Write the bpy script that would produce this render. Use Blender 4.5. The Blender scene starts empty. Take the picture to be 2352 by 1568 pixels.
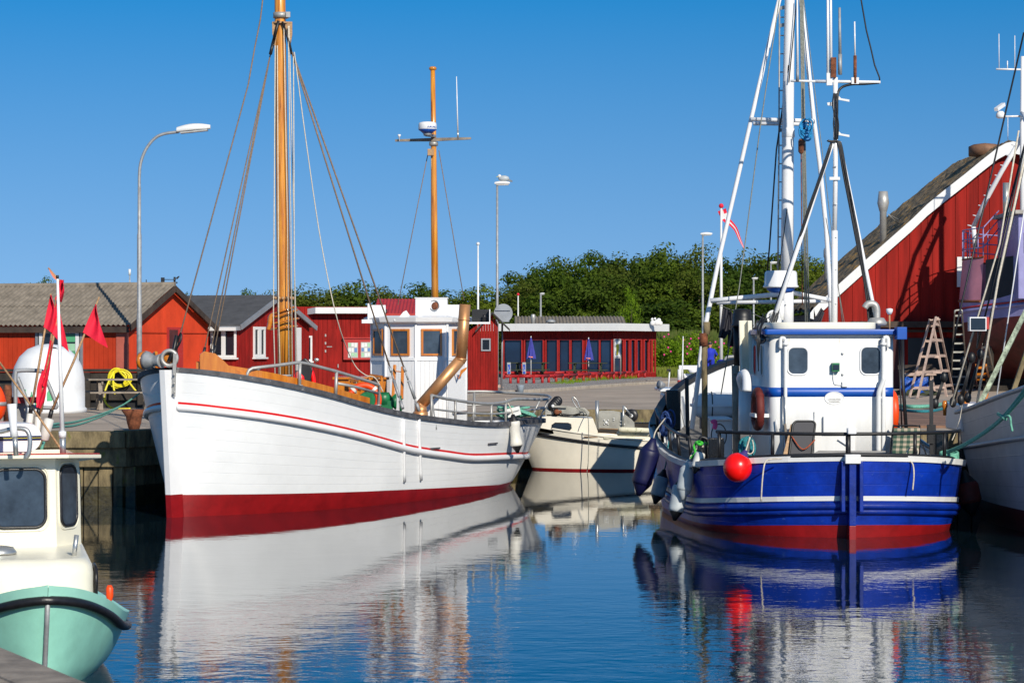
import bpy, math, random
from math import sin, cos, pi, sqrt, radians
from mathutils import Vector, Matrix
random.seed(7)
scene = bpy.context.scene
C = scene.collection
V = Vector
# ---------------------------------------------------------------- camera, sky, sun, exposure
F_, CX, YH, CZ = 5553.0, 1176.0, 792.0, 3.0
GZ = 1.35                                   # height of the quay above the water
cam = bpy.data.cameras.new('camera'); camo = bpy.data.objects.new('camera', cam); C.objects.link(camo)
camo.location = (0, 0, CZ); camo.rotation_euler = (radians(90.083), 0, 0)
cam.lens = 85; cam.sensor_width = 36; cam.clip_start = .5; cam.clip_end = 6000
cam.dof.use_dof = True; cam.dof.focus_distance = 45; cam.dof.aperture_fstop = 11
scene.camera = camo
SUN_AZ, SUN_EL = radians(23), radians(29)   # sun behind the camera, to its right
world = bpy.data.worlds.new('World'); scene.world = world; world.use_nodes = True
nt = world.node_tree; nt.nodes.clear()
sky = nt.nodes.new('ShaderNodeTexSky'); sky.sky_type = 'NISHITA'; sky.sun_disc = False
sky.sun_elevation = SUN_EL; sky.sun_rotation = pi - SUN_AZ
sky.altitude = 900; sky.air_density = 1.0; sky.dust_density = .0; sky.ozone_density = 5.0
tc = nt.nodes.new('ShaderNodeTexCoord')       # air is clearer higher up: look a little above the true direction, and let the colour deepen with height
va = nt.nodes.new('ShaderNodeVectorMath'); va.operation = 'ADD'; va.inputs[1].default_value = (0, 0, .2)
vn = nt.nodes.new('ShaderNodeVectorMath'); vn.operation = 'NORMALIZE'
nt.links.new(tc.outputs['Generated'], va.inputs[0]); nt.links.new(va.outputs[0], vn.inputs[0]); nt.links.new(vn.outputs[0], sky.inputs[0])
sz = nt.nodes.new('ShaderNodeSeparateXYZ'); nt.links.new(tc.outputs['Generated'], sz.inputs[0])
def mr(a, b, c, d):
    r = nt.nodes.new('ShaderNodeMapRange'); r.inputs[1].default_value = a; r.inputs[2].default_value = b; r.inputs[3].default_value = c; r.inputs[4].default_value = d
    nt.links.new(sz.outputs[2], r.inputs[0]); return r.outputs[0]
hs = nt.nodes.new('ShaderNodeHueSaturation'); s2 = nt.nodes.new('ShaderNodeMath'); s2.operation = 'MULTIPLY'; nt.links.new(mr(.0, .17, .96, 1.36), s2.inputs[0]); nt.links.new(mr(.2, .6, 1, .72), s2.inputs[1])
nt.links.new(s2.outputs[0], hs.inputs['Saturation']); hs.inputs['Hue'].default_value = .492; nt.links.new(mr(0, .15, 1.12, 1.27), hs.inputs['Value'])
bg = nt.nodes.new('ShaderNodeBackground'); bg.inputs[1].default_value = .098
wo = nt.nodes.new('ShaderNodeOutputWorld')
nt.links.new(sky.outputs[0], hs.inputs['Color']); nt.links.new(hs.outputs[0], bg.inputs[0]); nt.links.new(bg.outputs[0], wo.inputs[0])
sl = bpy.data.lights.new('sun', 'SUN'); sl.energy = 4.7; sl.angle = radians(.5); sl.color = (1, .93, .80)
so = bpy.data.objects.new('sun', sl); C.objects.link(so)
SD = V((sin(SUN_AZ)*cos(SUN_EL), -cos(SUN_AZ)*cos(SUN_EL), sin(SUN_EL)))
so.rotation_euler = SD.to_track_quat('Z', 'Y').to_euler(); so.location = (20, -20, 40)
scene.view_settings.view_transform = 'Standard'; scene.view_settings.look = 'None'
scene.view_settings.exposure = .05; scene.view_settings.gamma = 1
scene.cycles.max_bounces = 6; scene.cycles.use_denoising = True
scene.cycles.sample_clamp_indirect = 6

# ---------------------------------------------------------------- helpers
def P(x, y, d): return V(((x-CX)*d/F_, d, CZ-(y-YH)*d/F_))
def G(x, y, z=GZ): return P(x, y, (CZ-z)*F_/(y-YH))
def XD(p): return CX+p[0]*F_/p[1]

def mat(name, col, rough=.5, metal=0, var=.12, vs=3.0, bump=0, bs=20, col2=None, spec=.5, coat=0, stretch=(1,1,1), spots=None, spot_t=.62, alpha=None):
    m = bpy.data.materials.new(name); m.use_nodes = True; t = m.node_tree; N = t.nodes; L = t.links
    b = N['Principled BSDF']; b.inputs['Roughness'].default_value = rough; b.inputs['Metallic'].default_value = metal
    b.inputs['Specular IOR Level'].default_value = spec
    if coat: b.inputs['Coat Weight'].default_value = coat; b.inputs['Coat Roughness'].default_value = .08
    g = N.new('ShaderNodeNewGeometry'); mp = N.new('ShaderNodeMapping'); mp.inputs['Scale'].default_value = stretch
    L.new(g.outputs['Position'], mp.inputs[0])
    n = N.new('ShaderNodeTexNoise'); n.inputs['Scale'].default_value = vs; n.inputs['Detail'].default_value = 6; n.inputs['Roughness'].default_value = .65
    L.new(mp.outputs[0], n.inputs[0])
    r = N.new('ShaderNodeMapRange'); r.inputs[1].default_value = .3; r.inputs[2].default_value = .7; L.new(n.outputs[0], r.inputs[0])
    mx = N.new('ShaderNodeMix'); mx.data_type = 'RGBA'
    c2 = col2 if col2 else tuple(c*(1-var*1.6) for c in col)
    c1 = col if col2 else tuple(min(1, c*(1+var*.6)) for c in col)
    mx.inputs[6].default_value = (*c1, 1); mx.inputs[7].default_value = (*c2, 1); L.new(r.outputs[0], mx.inputs[0])
    out = mx.outputs[2]
    if spots:
        n3 = N.new('ShaderNodeTexNoise'); n3.inputs['Scale'].default_value = spots[3]; n3.inputs['Detail'].default_value = 8; n3.inputs['Roughness'].default_value = .7
        L.new(mp.outputs[0], n3.inputs[0])
        r3 = N.new('ShaderNodeMapRange'); r3.inputs[1].default_value = spot_t; r3.inputs[2].default_value = spot_t+.05; L.new(n3.outputs[0], r3.inputs[0])
        m3 = N.new('ShaderNodeMix'); m3.data_type = 'RGBA'; m3.inputs[7].default_value = (*spots[:3], 1)
        L.new(out, m3.inputs[6]); L.new(r3.outputs[0], m3.inputs[0]); out = m3.outputs[2]
    L.new(out, b.inputs['Base Color'])
    if bump:
        n2 = N.new('ShaderNodeTexNoise'); n2.inputs['Scale'].default_value = bs; n2.inputs['Detail'].default_value = 4; L.new(mp.outputs[0], n2.inputs[0])
        bp = N.new('ShaderNodeBump'); bp.inputs['Strength'].default_value = 1; bp.inputs['Distance'].default_value = bump
        L.new(n2.outputs[0], bp.inputs['Height']); L.new(bp.outputs[0], b.inputs['Normal'])
    return m

def plank_bump(m, planks=1.0, depth=.006, width=.06, dark=.35):
    """seams at every whole number of the UV map's v: a shallow groove, slightly darker"""
    t = m.node_tree; N = t.nodes; L = t.links; b = N['Principled BSDF']
    uv = N.new('ShaderNodeUVMap'); uv.uv_map = 'UVMap'; s = N.new('ShaderNodeSeparateXYZ'); L.new(uv.outputs[0], s.inputs[0])
    m1 = N.new('ShaderNodeMath'); m1.operation = 'MULTIPLY'; m1.inputs[1].default_value = planks; L.new(s.outputs[1], m1.inputs[0])
    fr = N.new('ShaderNodeMath'); fr.operation = 'PINGPONG'; fr.inputs[1].default_value = .5; L.new(m1.outputs[0], fr.inputs[0])
    r = N.new('ShaderNodeMapRange'); r.inputs[1].default_value = 0; r.inputs[2].default_value = width; L.new(fr.outputs[0], r.inputs[0])
    bp = N.new('ShaderNodeBump'); bp.inputs['Distance'].default_value = depth; bp.inputs['Strength'].default_value = .8; L.new(r.outputs[0], bp.inputs['Height'])
    prev = b.inputs['Normal'].links
    if prev: L.new(prev[0].from_socket, bp.inputs['Normal'])
    L.new(bp.outputs[0], b.inputs['Normal'])
    src = b.inputs['Base Color'].links[0].from_socket
    mx = N.new('ShaderNodeMix'); mx.data_type = 'RGBA'; mx.blend_type = 'MULTIPLY'
    rr = N.new('ShaderNodeMapRange'); rr.inputs[1].default_value = 0; rr.inputs[2].default_value = 1; rr.inputs[3].default_value = dark; rr.inputs[4].default_value = 0; L.new(r.outputs[0], rr.inputs[0])
    mx.inputs[7].default_value = (.25, .25, .28, 1); L.new(src, mx.inputs[6]); L.new(rr.outputs[0], mx.inputs[0]); L.new(mx.outputs[2], b.inputs['Base Color'])
    return m

class MB:
    """collects shapes in world coordinates; build() links them as one mesh object"""
    def __init__(s): s.v = []; s.f = []; s.m = []; s.sm = []; s.uv = []; s.mi = 0; s.smooth = False
    def face(s, idx, mi=None, sm=None, uv=None):
        s.f.append(idx); s.m.append(s.mi if mi is None else mi); s.sm.append(s.smooth if sm is None else sm); s.uv.append(uv)
    def poly(s, pts, mi=None, sm=None):
        k = len(s.v); s.v += [V(p) for p in pts]; s.face(list(range(k, k+len(pts))), mi, sm); return s
    def hexa(s, p, mi=None):
        k = len(s.v); s.v += [V(q) for q in p]
        for a in ((0,3,2,1),(4,5,6,7),(0,1,5,4),(1,2,6,5),(2,3,7,6),(3,0,4,7)): s.face([k+i for i in a], mi, False)
        return s
    def box(s, x0, x1, y0, y1, z0, z1, mi=None):
        return s.hexa([(x0,y0,z0),(x1,y0,z0),(x1,y1,z0),(x0,y1,z0),(x0,y0,z1),(x1,y0,z1),(x1,y1,z1),(x0,y1,z1)], mi)
    def bar(s, a, b, w, h, up=V((0,0,1)), mi=None, w2=None, h2=None):
        a = V(a); b = V(b); d = (b-a).normalized(); sd = d.cross(V(up))
        if sd.length < 1e-4: sd = d.cross(V((0,1,0)))
        sd.normalize(); u = sd.cross(d).normalized(); w2 = w2 or w; h2 = h2 or h
        q = []
        for p, ww, hh in ((a,w,h),(b,w2,h2)):
            q += [p-sd*ww/2-u*hh/2, p+sd*ww/2-u*hh/2, p+sd*ww/2+u*hh/2, p-sd*ww/2+u*hh/2]
        return s.hexa(q, mi)
    def tube(s, pts, r, seg=8, mi=None, closed=False, caps=True):
        pts = [V(p) for p in pts]; n = len(pts); rs = r if isinstance(r, (list, tuple)) else [r]*n
        k0 = len(s.v); prev = None
        for i, p in enumerate(pts):
            if closed: d = pts[(i+1) % n]-pts[i-1]
            else: d = pts[min(i+1, n-1)]-pts[max(i-1, 0)]
            if d.length < 1e-9: d = V((0,0,1))
            d.normalize()
            if prev is None:
                a = V((0,0,1)) if abs(d.z) < .9 else V((1,0,0)); a = (a-d*a.dot(d)).normalized()
            else:
                a = prev-d*prev.dot(d); a = a.normalized() if a.length > 1e-6 else V((1,0,0))
            prev = a; b = d.cross(a)
            for j in range(seg):
                t = 2*pi*j/seg; s.v.append(p+(a*cos(t)+b*sin(t))*rs[i])
        for i in range(n if closed else n-1):
            A = k0+i*seg; B = k0+((i+1) % n)*seg
            for j in range(seg): s.face([A+j, A+(j+1) % seg, B+(j+1) % seg, B+j], mi, True)
        if caps and not closed:
            s.face([k0+j for j in range(seg)][::-1], mi, False); s.face([k0+(n-1)*seg+j for j in range(seg)], mi, False)
        return s
    def lathe(s, prof, c=(0,0,0), axis=(0,0,1), seg=20, mi=None, sm=True):
        c = V(c); d = V(axis).normalized(); a = V((1,0,0)) if abs(d.x) < .9 else V((0,1,0)); a = (a-d*a.dot(d)).normalized(); b = d.cross(a)
        k0 = len(s.v); n = len(prof)
        for (r, h) in prof:
            for j in range(seg):
                t = 2*pi*j/seg; s.v.append(c+d*h+(a*cos(t)+b*sin(t))*r)
        for i in range(n-1):
            for j in range(seg): s.face([k0+i*seg+j, k0+i*seg+(j+1) % seg, k0+(i+1)*seg+(j+1) % seg, k0+(i+1)*seg+j], mi, sm)
        s.face([k0+j for j in range(seg)][::-1], mi, False); s.face([k0+(n-1)*seg+j for j in range(seg)], mi, False)
        return s
    def ball(s, c, r, seg=16, mi=None, sc=(1,1,1)):
        c = V(c); k0 = len(s.v); rg = seg//2
        for i in range(rg+1):
            ph = pi*i/rg
            for j in range(seg):
                t = 2*pi*j/seg; s.v.append(c+V((r*sc[0]*sin(ph)*cos(t), r*sc[1]*sin(ph)*sin(t), r*sc[2]*cos(ph))))
        for i in range(rg):
            for j in range(seg): s.face([k0+i*seg+j, k0+(i+1)*seg+j, k0+(i+1)*seg+(j+1) % seg, k0+i*seg+(j+1) % seg], mi, True)
        return s
    def prism(s, pts, d, mi=None):
        """closed outline pts (3-D, in one plane) pushed by the vector d"""
        k = len(s.v); n = len(pts); d = V(d); s.v += [V(p) for p in pts]+[V(p)+d for p in pts]
        s.face(list(range(k, k+n)), mi, False); s.face(list(range(k+n, k+2*n))[::-1], mi, False)
        for i in range(n): s.face([k+i, k+n+i, k+n+(i+1) % n, k+(i+1) % n], mi, False)
        return s
    def grid(s, rows, mi=None, sm=True, uvs=None, mrow=None):
        k = len(s.v); m = len(rows[0])
        for r in rows: s.v += [V(p) for p in r]
        for i in range(len(rows)-1):
            for j in range(m-1):
                uv = None
                if uvs: uv = [uvs[i][j], uvs[i][j+1], uvs[i+1][j+1], uvs[i+1][j]]
                s.face([k+i*m+j, k+i*m+j+1, k+(i+1)*m+j+1, k+(i+1)*m+j], mrow[j] if mrow else mi, sm, uv)
        return s
    def sheet(s, rows, th, mi=None):
        """grid with thickness th along its normals (closed)"""
        m = len(rows[0]); R = [[V(p) for p in r] for r in rows]; n = len(R); B = []
        for i in range(n):
            br = []
            for j in range(m):
                du = R[min(i+1, n-1)][j]-R[max(i-1, 0)][j]; dv = R[i][min(j+1, m-1)]-R[i][max(j-1, 0)]
                nn = du.cross(dv); nn = nn.normalized() if nn.length > 1e-9 else V((0,0,1)); br.append(R[i][j]-nn*th)
            B.append(br)
        s.grid(R, mi, True); s.grid([r[::-1] for r in B], mi, True)
        for i in range(n-1):
            s.poly([R[i][0], R[i+1][0], B[i+1][0], B[i][0]], mi, False); s.poly([R[i+1][-1], R[i][-1], B[i][-1], B[i+1][-1]], mi, False)
        for j in range(m-1):
            s.poly([R[0][j+1], R[0][j], B[0][j], B[0][j+1]], mi, False); s.poly([R[-1][j], R[-1][j+1], B[-1][j+1], B[-1][j]], mi, False)
        return s
    def build(s, name, mats, parent=None, bev=0):
        if not isinstance(mats, (list, tuple)): mats = [mats]
        me = bpy.data.meshes.new(name); off = parent_loc(parent) if parent else V((0,0,0))
        if not parent and s.v:
            xs = [v.x for v in s.v]; ys = [v.y for v in s.v]; zs = [v.z for v in s.v]
            off = V(((min(xs)+max(xs))/2, (min(ys)+max(ys))/2, min(zs)))
        me.from_pydata([tuple(v-off) for v in s.v], [], s.f)
        for m in mats: me.materials.append(m)
        me.polygons.foreach_set('material_index', s.m); me.polygons.foreach_set('use_smooth', s.sm)
        if any(u is not None for u in s.uv):
            ul = me.uv_layers.new(name='UVMap'); k = 0
            for p, u in zip(me.polygons, s.uv):
                for q, li in enumerate(p.loop_indices):
                    ul.data[li].uv = u[q] if u else (0, .5)
        me.update()
        o = bpy.data.objects.new(name, me); C.objects.link(o)
        if parent: o.parent = parent
        else: o.location = off
        if bev:
            b = o.modifiers.new('bevel', 'BEVEL'); b.width = bev; b.segments = 2; b.limit_method = 'ANGLE'; b.angle_limit = radians(50); b.harden_normals = False
        return o
def parent_loc(o):
    l = V((0,0,0))
    while o: l += V(o.location); o = o.parent
    return l
def thing(name, label, cat, loc, group=None):
    o = bpy.data.objects.new(name, None); C.objects.link(o); o.location = loc; o.empty_display_size = .2
    return tag(o, label, cat, group)
def tag(o, label, cat, group=None, kind=None):
    o['label'] = label; o['category'] = cat
    if group: o['group'] = group
    if kind: o['kind'] = kind
    return o
def struct(o, kind='structure'): o['kind'] = kind; return o
def dup(root, loc, label, rz=0):
    r = root.copy(); C.objects.link(r); r.location = loc; r.rotation_euler = (0,0,rz); r['label'] = label
    for ch in root.children:
        c = ch.copy(); C.objects.link(c); c.parent = r
        for g in ch.children:
            d = g.copy(); C.objects.link(d); d.parent = c
    return r
def text(s_, name, size, pos, right, up, m, parent, ext=.002, align='CENTER'):
    cu = bpy.data.curves.new(name, 'FONT'); cu.body = s_; cu.size = size; cu.extrude = ext; cu.align_x = align; cu.align_y = 'CENTER'
    t = bpy.data.objects.new(name, cu); C.objects.link(t)
    bpy.context.view_layer.update()
    me = bpy.data.meshes.new_from_object(t.evaluated_get(bpy.context.evaluated_depsgraph_get()))
    bpy.data.objects.remove(t); right = V(right).normalized(); up = V(up).normalized(); n = right.cross(up)
    M = Matrix((right, up, n)).transposed().to_4x4(); off = parent_loc(parent)
    me.transform(Matrix.Translation(V(pos)-off) @ M); me.materials.clear(); me.materials.append(m)
    o = bpy.data.objects.new(name, me); C.objects.link(o); o.parent = parent; return o

class Fr:
    """a vertical plane in the world: origin o, horizontal u, outward normal w; pixels are read onto it"""
    def __init__(s, o, u, w=None):
        s.o = V((o[0], o[1], 0)); s.u = V((u[0], u[1], 0)).normalized()
        s.w = V((s.u.y, -s.u.x, 0)) if w is None else V((w[0], w[1], 0)).normalized()
    def pt(s, t, out, z): return s.o+s.u*t+s.w*out+V((0,0,z))
    def tx(s, x, out=0):
        k = (x-CX)/F_; o = s.o+s.w*out; return (k*o.y-o.x)/(s.u.x-k*s.u.y)
    def at(s, x, y, out=0):
        t = s.tx(x, out); d = (s.o+s.u*t+s.w*out).y; return t, CZ-(y-YH)*d/F_
    def P(s, x, y, out=0): t, z = s.at(x, y, out); return s.pt(t, out, z)
    def box(s, m, t0, t1, o0, o1, z0, z1, mi=None):
        return m.hexa([s.pt(t0,o1,z0), s.pt(t1,o1,z0), s.pt(t1,o0,z0), s.pt(t0,o0,z0), s.pt(t0,o1,z1), s.pt(t1,o1,z1), s.pt(t1,o0,z1), s.pt(t0,o0,z1)], mi)
    def rect(s, m, x0, y0, x1, y1, o0, o1, mi=None):
        t0, z1 = s.at(x0, y0); t1, z0 = s.at(x1, y1); return s.box(m, t0, t1, o0, o1, z0, z1, mi)

def lerp(a, b, t): return a+(b-a)*t
def tab(T):
    xs = [a for a, _ in T]; ys = [b for _, b in T]; n = len(T); sl_ = []
    for i in range(n):
        if i == 0: sl_.append((ys[1]-ys[0])/(xs[1]-xs[0]))
        elif i == n-1: sl_.append((ys[-1]-ys[-2])/(xs[-1]-xs[-2]))
        else:
            a = (ys[i]-ys[i-1])/(xs[i]-xs[i-1]); b = (ys[i+1]-ys[i])/(xs[i+1]-xs[i]); sl_.append(0 if a*b <= 0 else 2*a*b/(a+b))
    def f(x):
        if x <= xs[0]: return ys[0]
        if x >= xs[-1]: return ys[-1]
        i = 0
        while x > xs[i+1]: i += 1
        h = xs[i+1]-xs[i]; t = (x-xs[i])/h
        return (2*t**3-3*t*t+1)*ys[i]+(t**3-2*t*t+t)*h*sl_[i]+(-2*t**3+3*t*t)*ys[i+1]+(t**3-t*t)*h*sl_[i+1]
    return f
def sag(a, b, s=.1, n=10, wob=0):
    a = V(a); b = V(b); R = []
    for i in range(n+1):
        t = i/n; p = a.lerp(b, t); p.z -= 4*s*t*(1-t)
        if wob: p += V((random.uniform(-wob, wob), random.uniform(-wob, wob), random.uniform(-wob, wob)))
        R.append(p)
    return R
def smooth(pts, n=6):
    pts = [V(p) for p in pts]; R = []
    for i in range(len(pts)-1):
        p0 = pts[max(i-1, 0)]; p1 = pts[i]; p2 = pts[i+1]; p3 = pts[min(i+2, len(pts)-1)]
        for k in range(n):
            t = k/n; R.append(.5*((2*p1)+(p2-p0)*t+(2*p0-5*p1+4*p2-p3)*t*t+(3*p1-p0-3*p2+p3)*t**3))
    R.append(pts[-1]); return R

class Hull:
    def __init__(s, S, B, bs, bw, zs, rs=.5, rb=.2, pw=.8, n=None, fore=0):
        s.S = V((S[0], S[1], 0)); B = V((B[0], B[1], 0)); s.L = (B-s.S).length; s.h = (B-s.S).normalized()
        s.n = V((-s.h.y, s.h.x, 0)) if n is None else V(n)
        s.bs = tab(bs); s.bw = tab(bw); s.zs = zs if callable(zs) else tab(zs); s.rs = rs; s.rb = rb; s.pw = pw; s.fore = fore
    def pt(s, u, sd, z, inset=0):
        zs = s.zs(u); q = z/zs; a = max(0, q)
        b = lerp(s.bw(u), s.bs(u), a**s.pw)
        if q < 0: b *= max(.02, 1-(-z)*.45)
        q = max(-.4, q)
        l = u*s.L+s.rs*(1-u)**4*(1-q)-s.rb*u**8*(1-q)
        return s.S+s.h*l+s.n*(sd*max(0, b-inset))+V((0,0,z))
    def lo(s, l, c, z): return s.S+s.h*l+s.n*c+V((0,0,z))
    def us(s, a=0, b=1, n=48): return [lerp(a, b, .5-.5*cos(pi*i/n)) for i in range(n+1)]
    def path(s, zf, sd, a, b, n=40, out=0):
        return [s.pt(u, sd, zf(u), -out) for u in s.us(a, b, n)]
    def loop(s, zf, out=0, n=48):
        """whole way round: port bow -> stern -> starboard bow"""
        A = [s.pt(u, 1, zf(u), -out) for u in reversed(s.us(0, 1, n))]; B = [s.pt(u, -1, zf(u), -out) for u in s.us(0, 1, n)]
        return A+B
    def shell(s, rows, mrow, nplank=8, n=72):
        m = MB()
        for sd in (1, -1):
            R = []; U = []
            for u in s.us(0, 1, n):
                zr = [r(u) for r in rows]
                R.append([s.pt(u, sd, z) for z in zr]); U.append([(u*s.L, nplank*z/s.zs(u)) for z in zr])
            if sd < 0: R = [r for r in R][::-1]; U = U[::-1]
            m.grid(R, None, True, U, mrow)
        R = [[s.pt(u, 1, -.5), s.pt(u, -1, -.5)] for u in s.us(0, 1, 20)]; m.grid(R, mrow[0], False)
        return m
    def inner(s, depth=.4, t=.07, n=60, md=0, mw=1):
        m = MB()
        for sd in (1, -1):
            R = []
            for u in s.us(0, 1, n):
                z1 = s.zs(u); z0 = z1-depth
                R.append([s.pt(u, sd, z1-.01, t), s.pt(u, sd, z0, t)])
            if sd > 0: R = R[::-1]
            m.grid(R, mw, True)
        R = []
        for u in s.us(0, 1, n):
            z0 = s.zs(u)-depth
            a = s.pt(u, 1, z0, t); b = s.pt(u, -1, z0, t); R.append([a, a.lerp(b, .25)+V((0,0,.03)), a.lerp(b, .5)+V((0,0,.04)), a.lerp(b, .75)+V((0,0,.03)), b])
        m.grid(R, md, False)
        return m
def rows_between(f0, f1, n): return [(lambda u, k=k: lerp(f0(u), f1(u), k/n)) for k in range(n+1)]
# ---------------------------------------------------------------- materials
M_ = {}
def dm(k, *a, **kw): M_[k] = mat(k, *a, **kw); return M_[k]
dm('white_paint', (.74,.74,.73), .35, var=.05, vs=2, spots=(.62,.60,.55,6), spot_t=.7)
dm('white_gloss', (.78,.78,.79), .25, var=.03, bump=.0015, bs=9)
dm('hull_white', (.80,.81,.82), .28, var=.05, vs=1.2, bump=.003, bs=5, spots=(.6,.6,.58,7), spot_t=.73)
dm('boot_red', (.27,.006,.008), .4, var=.2, vs=3, bump=.002, bs=12, spots=(.38,.12,.1,9), spot_t=.68)
dm('stripe_red', (.62,.004,.008), .35, var=.08)
dm('varnish', (.62,.22,.02), .22, var=.3, vs=1.5, stretch=(6,6,.8), coat=.5, col2=(.42,.11,.008))
dm('mast_wood', (.80,.36,.045), .25, var=.3, vs=1.9, stretch=(11,11,.55), coat=.4, col2=(.36,.09,.008), spots=(.16,.035,.005,1.3), spot_t=.585)
dm('cap_grey', (.09,.09,.10), .7, var=.4, vs=6, bump=.004, bs=25, spots=(.22,.22,.22,9), spot_t=.6)
dm('galv', (.46,.45,.43), .5, metal=.45, var=.15, vs=6)
dm('galv_matt', (.36,.37,.38), .55, metal=.3, var=.2, vs=8, spots=(.3,.22,.16,10), spot_t=.68)
dm('steel', (.55,.55,.53), .33, metal=.75, var=.05)
dm('copper', (.80,.42,.19), .42, metal=.65, var=.25, vs=4, stretch=(1,1,.6), col2=(.55,.25,.10))
dm('white_weather', (.75,.745,.73), .4, var=.05, vs=1.5, stretch=(5,5,.5), spots=(.60,.50,.38,2.2), spot_t=.66, bump=.002, bs=6)
dm('glass', (.015,.02,.03), .04, var=.1, spec=.6)
dm('glass_cool', (.015,.018,.024), .06, vs=2.2, spec=.35, col2=(.06,.085,.12))  # paler patches paint a see-through look into the pane colour
dm('black', (.012,.012,.014), .45, var=.3)
dm('black_wet', (.008,.008,.009), .25, var=.2, bump=.004, bs=40)
dm('rope_brown', (.24,.17,.12), .9, var=.3, vs=30)
dm('rope_grey', (.24,.25,.22), .9, var=.3, vs=40)
dm('rope_white', (.62,.56,.46), .9, var=.2, vs=30)
dm('rope_green', (.16,.46,.34), .8, var=.3, vs=30, bump=.004, bs=90)
dm('rope_teal', (.02,.22,.26), .8, var=.4, vs=30, bump=.004, bs=90)
dm('rope_blue', (.02,.06,.22), .8, var=.4, vs=40)
dm('rope_lime', (.06,.55,.05), .8, var=.3, vs=30)
dm('orange', (.88,.07,.005), .45, var=.1)
dm('red_shaded', (.13,.015,.010), .7, var=.3, vs=8)  # orange darkened to deep red, with shade put into the colour
dm('orange_old', (.55,.10,.03), .7, var=.3, vs=8)
dm('ball_red', (.93,.006,.004), .3, var=.04, vs=4)
dm('green_paint', (.01,.17,.06), .4, var=.3, vs=8)
dm('fender_white', (.72,.70,.64), .45, var=.12, vs=5, spots=(.35,.33,.25,9), spot_t=.66)
dm('fender_grey', (.42,.46,.48), .5, var=.12, vs=5)
dm('fender_navy', (.004,.005,.05), .5, var=.2)
dm('blue_hull', (.002,.032,.36), .36, var=.3, vs=2.2, bump=.005, bs=9, spots=(.03,.08,.34,9), spot_t=.63)
dm('blue_paint', (.004,.078,.40), .4, var=.1)
dm('cream_hull', (.80,.74,.62), .3, var=.07, vs=2, spots=(.45,.33,.18,5), spot_t=.74)
dm('mint', (.33,.72,.58), .3, var=.12, vs=2.5, spots=(.08,.16,.13,5), spot_t=.74)
dm('mint_light', (.40,.80,.66), .35, var=.08, vs=3)
dm('cream_cabin', (.80,.76,.62), .3, var=.05, vs=3)
dm('rubber', (.015,.014,.016), .4, var=.4, vs=9, bump=.004, bs=15)
dm('grey_hull', (.50,.49,.49), .4, var=.1, vs=2.5)
dm('boot_dark', (.09,.012,.012), .5, var=.3)
dm('alu', (.36,.35,.31), .5, metal=.35, var=.2, vs=5)
dm('rust', (.22,.07,.03), .9, var=.5, vs=12, bump=.01, bs=50)
dm('float', (.70,.66,.50), .7, var=.15, vs=6, spots=(.20,.24,.08,12), spot_t=.58)
dm('deck_grey', (.16,.15,.14), .8, var=.3, vs=5)
dm('deck_white', (.66,.66,.66), .6, var=.15, vs=6)
dm('wood_grey', (.30,.25,.20), .85, var=.35, vs=4, stretch=(1,1,1), bump=.005, bs=30)
dm('wood_pink', (.47,.34,.28), .8, var=.25, vs=6)
dm('timber', (.22,.17,.09), .9, var=.5, vs=2.5, stretch=(2,2,.8), bump=.012, bs=14, spots=(.15,.15,.04,3), spot_t=.6)
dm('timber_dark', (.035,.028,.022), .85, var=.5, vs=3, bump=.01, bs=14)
dm('timber_wet', (.05,.04,.012), .5, var=.6, vs=5, bump=.01, bs=14)
dm('red_corr', (.52,.045,.012), .7, spec=.25, var=.18, vs=1.6, stretch=(1,1,.6), spots=(.60,.22,.14,9), spot_t=.76)
dm('red_board', (.29,.011,.008), .75, spec=.2, var=.3, vs=2.2, stretch=(3,3,.5), bump=.003, bs=20)
dm('red_barn', (.30,.014,.009), .8, spec=.2, var=.34, vs=1.1, stretch=(2.3,1,.16), bump=.003, bs=18, spots=(.42,.13,.1,6), spot_t=.76)
dm('red_trim', (.46,.03,.025), .5, var=.15)
dm('red_log', (.40,.012,.014), .6, var=.25, vs=4)
dm('eternit', (.23,.195,.155), .95, var=.28, vs=3.5, bump=.004, bs=22, spots=(.46,.24,.05,5), spot_t=.68)
dm('eternit_old', (.25,.18,.10), .95, var=.6, vs=4, bump=.02, bs=14, spots=(.40,.21,.04,2.2), spot_t=.56)
dm('felt', (.075,.075,.08), .9, var=.2, vs=3, spots=(.5,.27,.02,9), spot_t=.68)
dm('roof_dark', (.05,.045,.045), .9, var=.3)
dm('asphalt', (.42,.34,.265), .95, var=.22, vs=.5, bump=.004, bs=60, spots=(.31,.255,.205,.35), spot_t=.62)
dm('quay_top', (.34,.30,.26), .95, var=.25, vs=.8, bump=.004, bs=60)
dm('paving', (.27,.18,.125), .95, var=.25, vs=2, bump=.006, bs=25)
dm('gravel', (.34,.30,.27), .95, var=.6, vs=14, bump=.02, bs=18, spots=(.6,.57,.53,22), spot_t=.55)
dm('kerb', (.42,.37,.31), .9, var=.2)
dm('earth', (.25,.14,.09), .95, var=.4, vs=1.5)
dm('grass_floor', (.10,.12,.02), .95, var=.5, vs=3)
dm('conc', (.38,.36,.33), .9, var=.2, vs=4)
dm('glass_green', (.10,.42,.20), .5, var=.1)
dm('paper', (.72,.74,.72), .7, var=.05)
dm('paper_green', (.35,.62,.40), .7)
dm('paper_blue', (.12,.25,.5), .7)
dm('yellow', (.78,.66,.02), .4, var=.1)
dm('skin', (.48,.20,.12), .6)
dm('overall', (.01,.03,.45), .8, var=.15, vs=12)
dm('flag_red', (.78,.008,.04), .7, var=.15, vs=8)
dm('flag_pink', (.85,.25,.14), .7, var=.15)
dm('bamboo', (.46,.27,.13), .6, var=.3, vs=14, stretch=(1,1,3))
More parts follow.
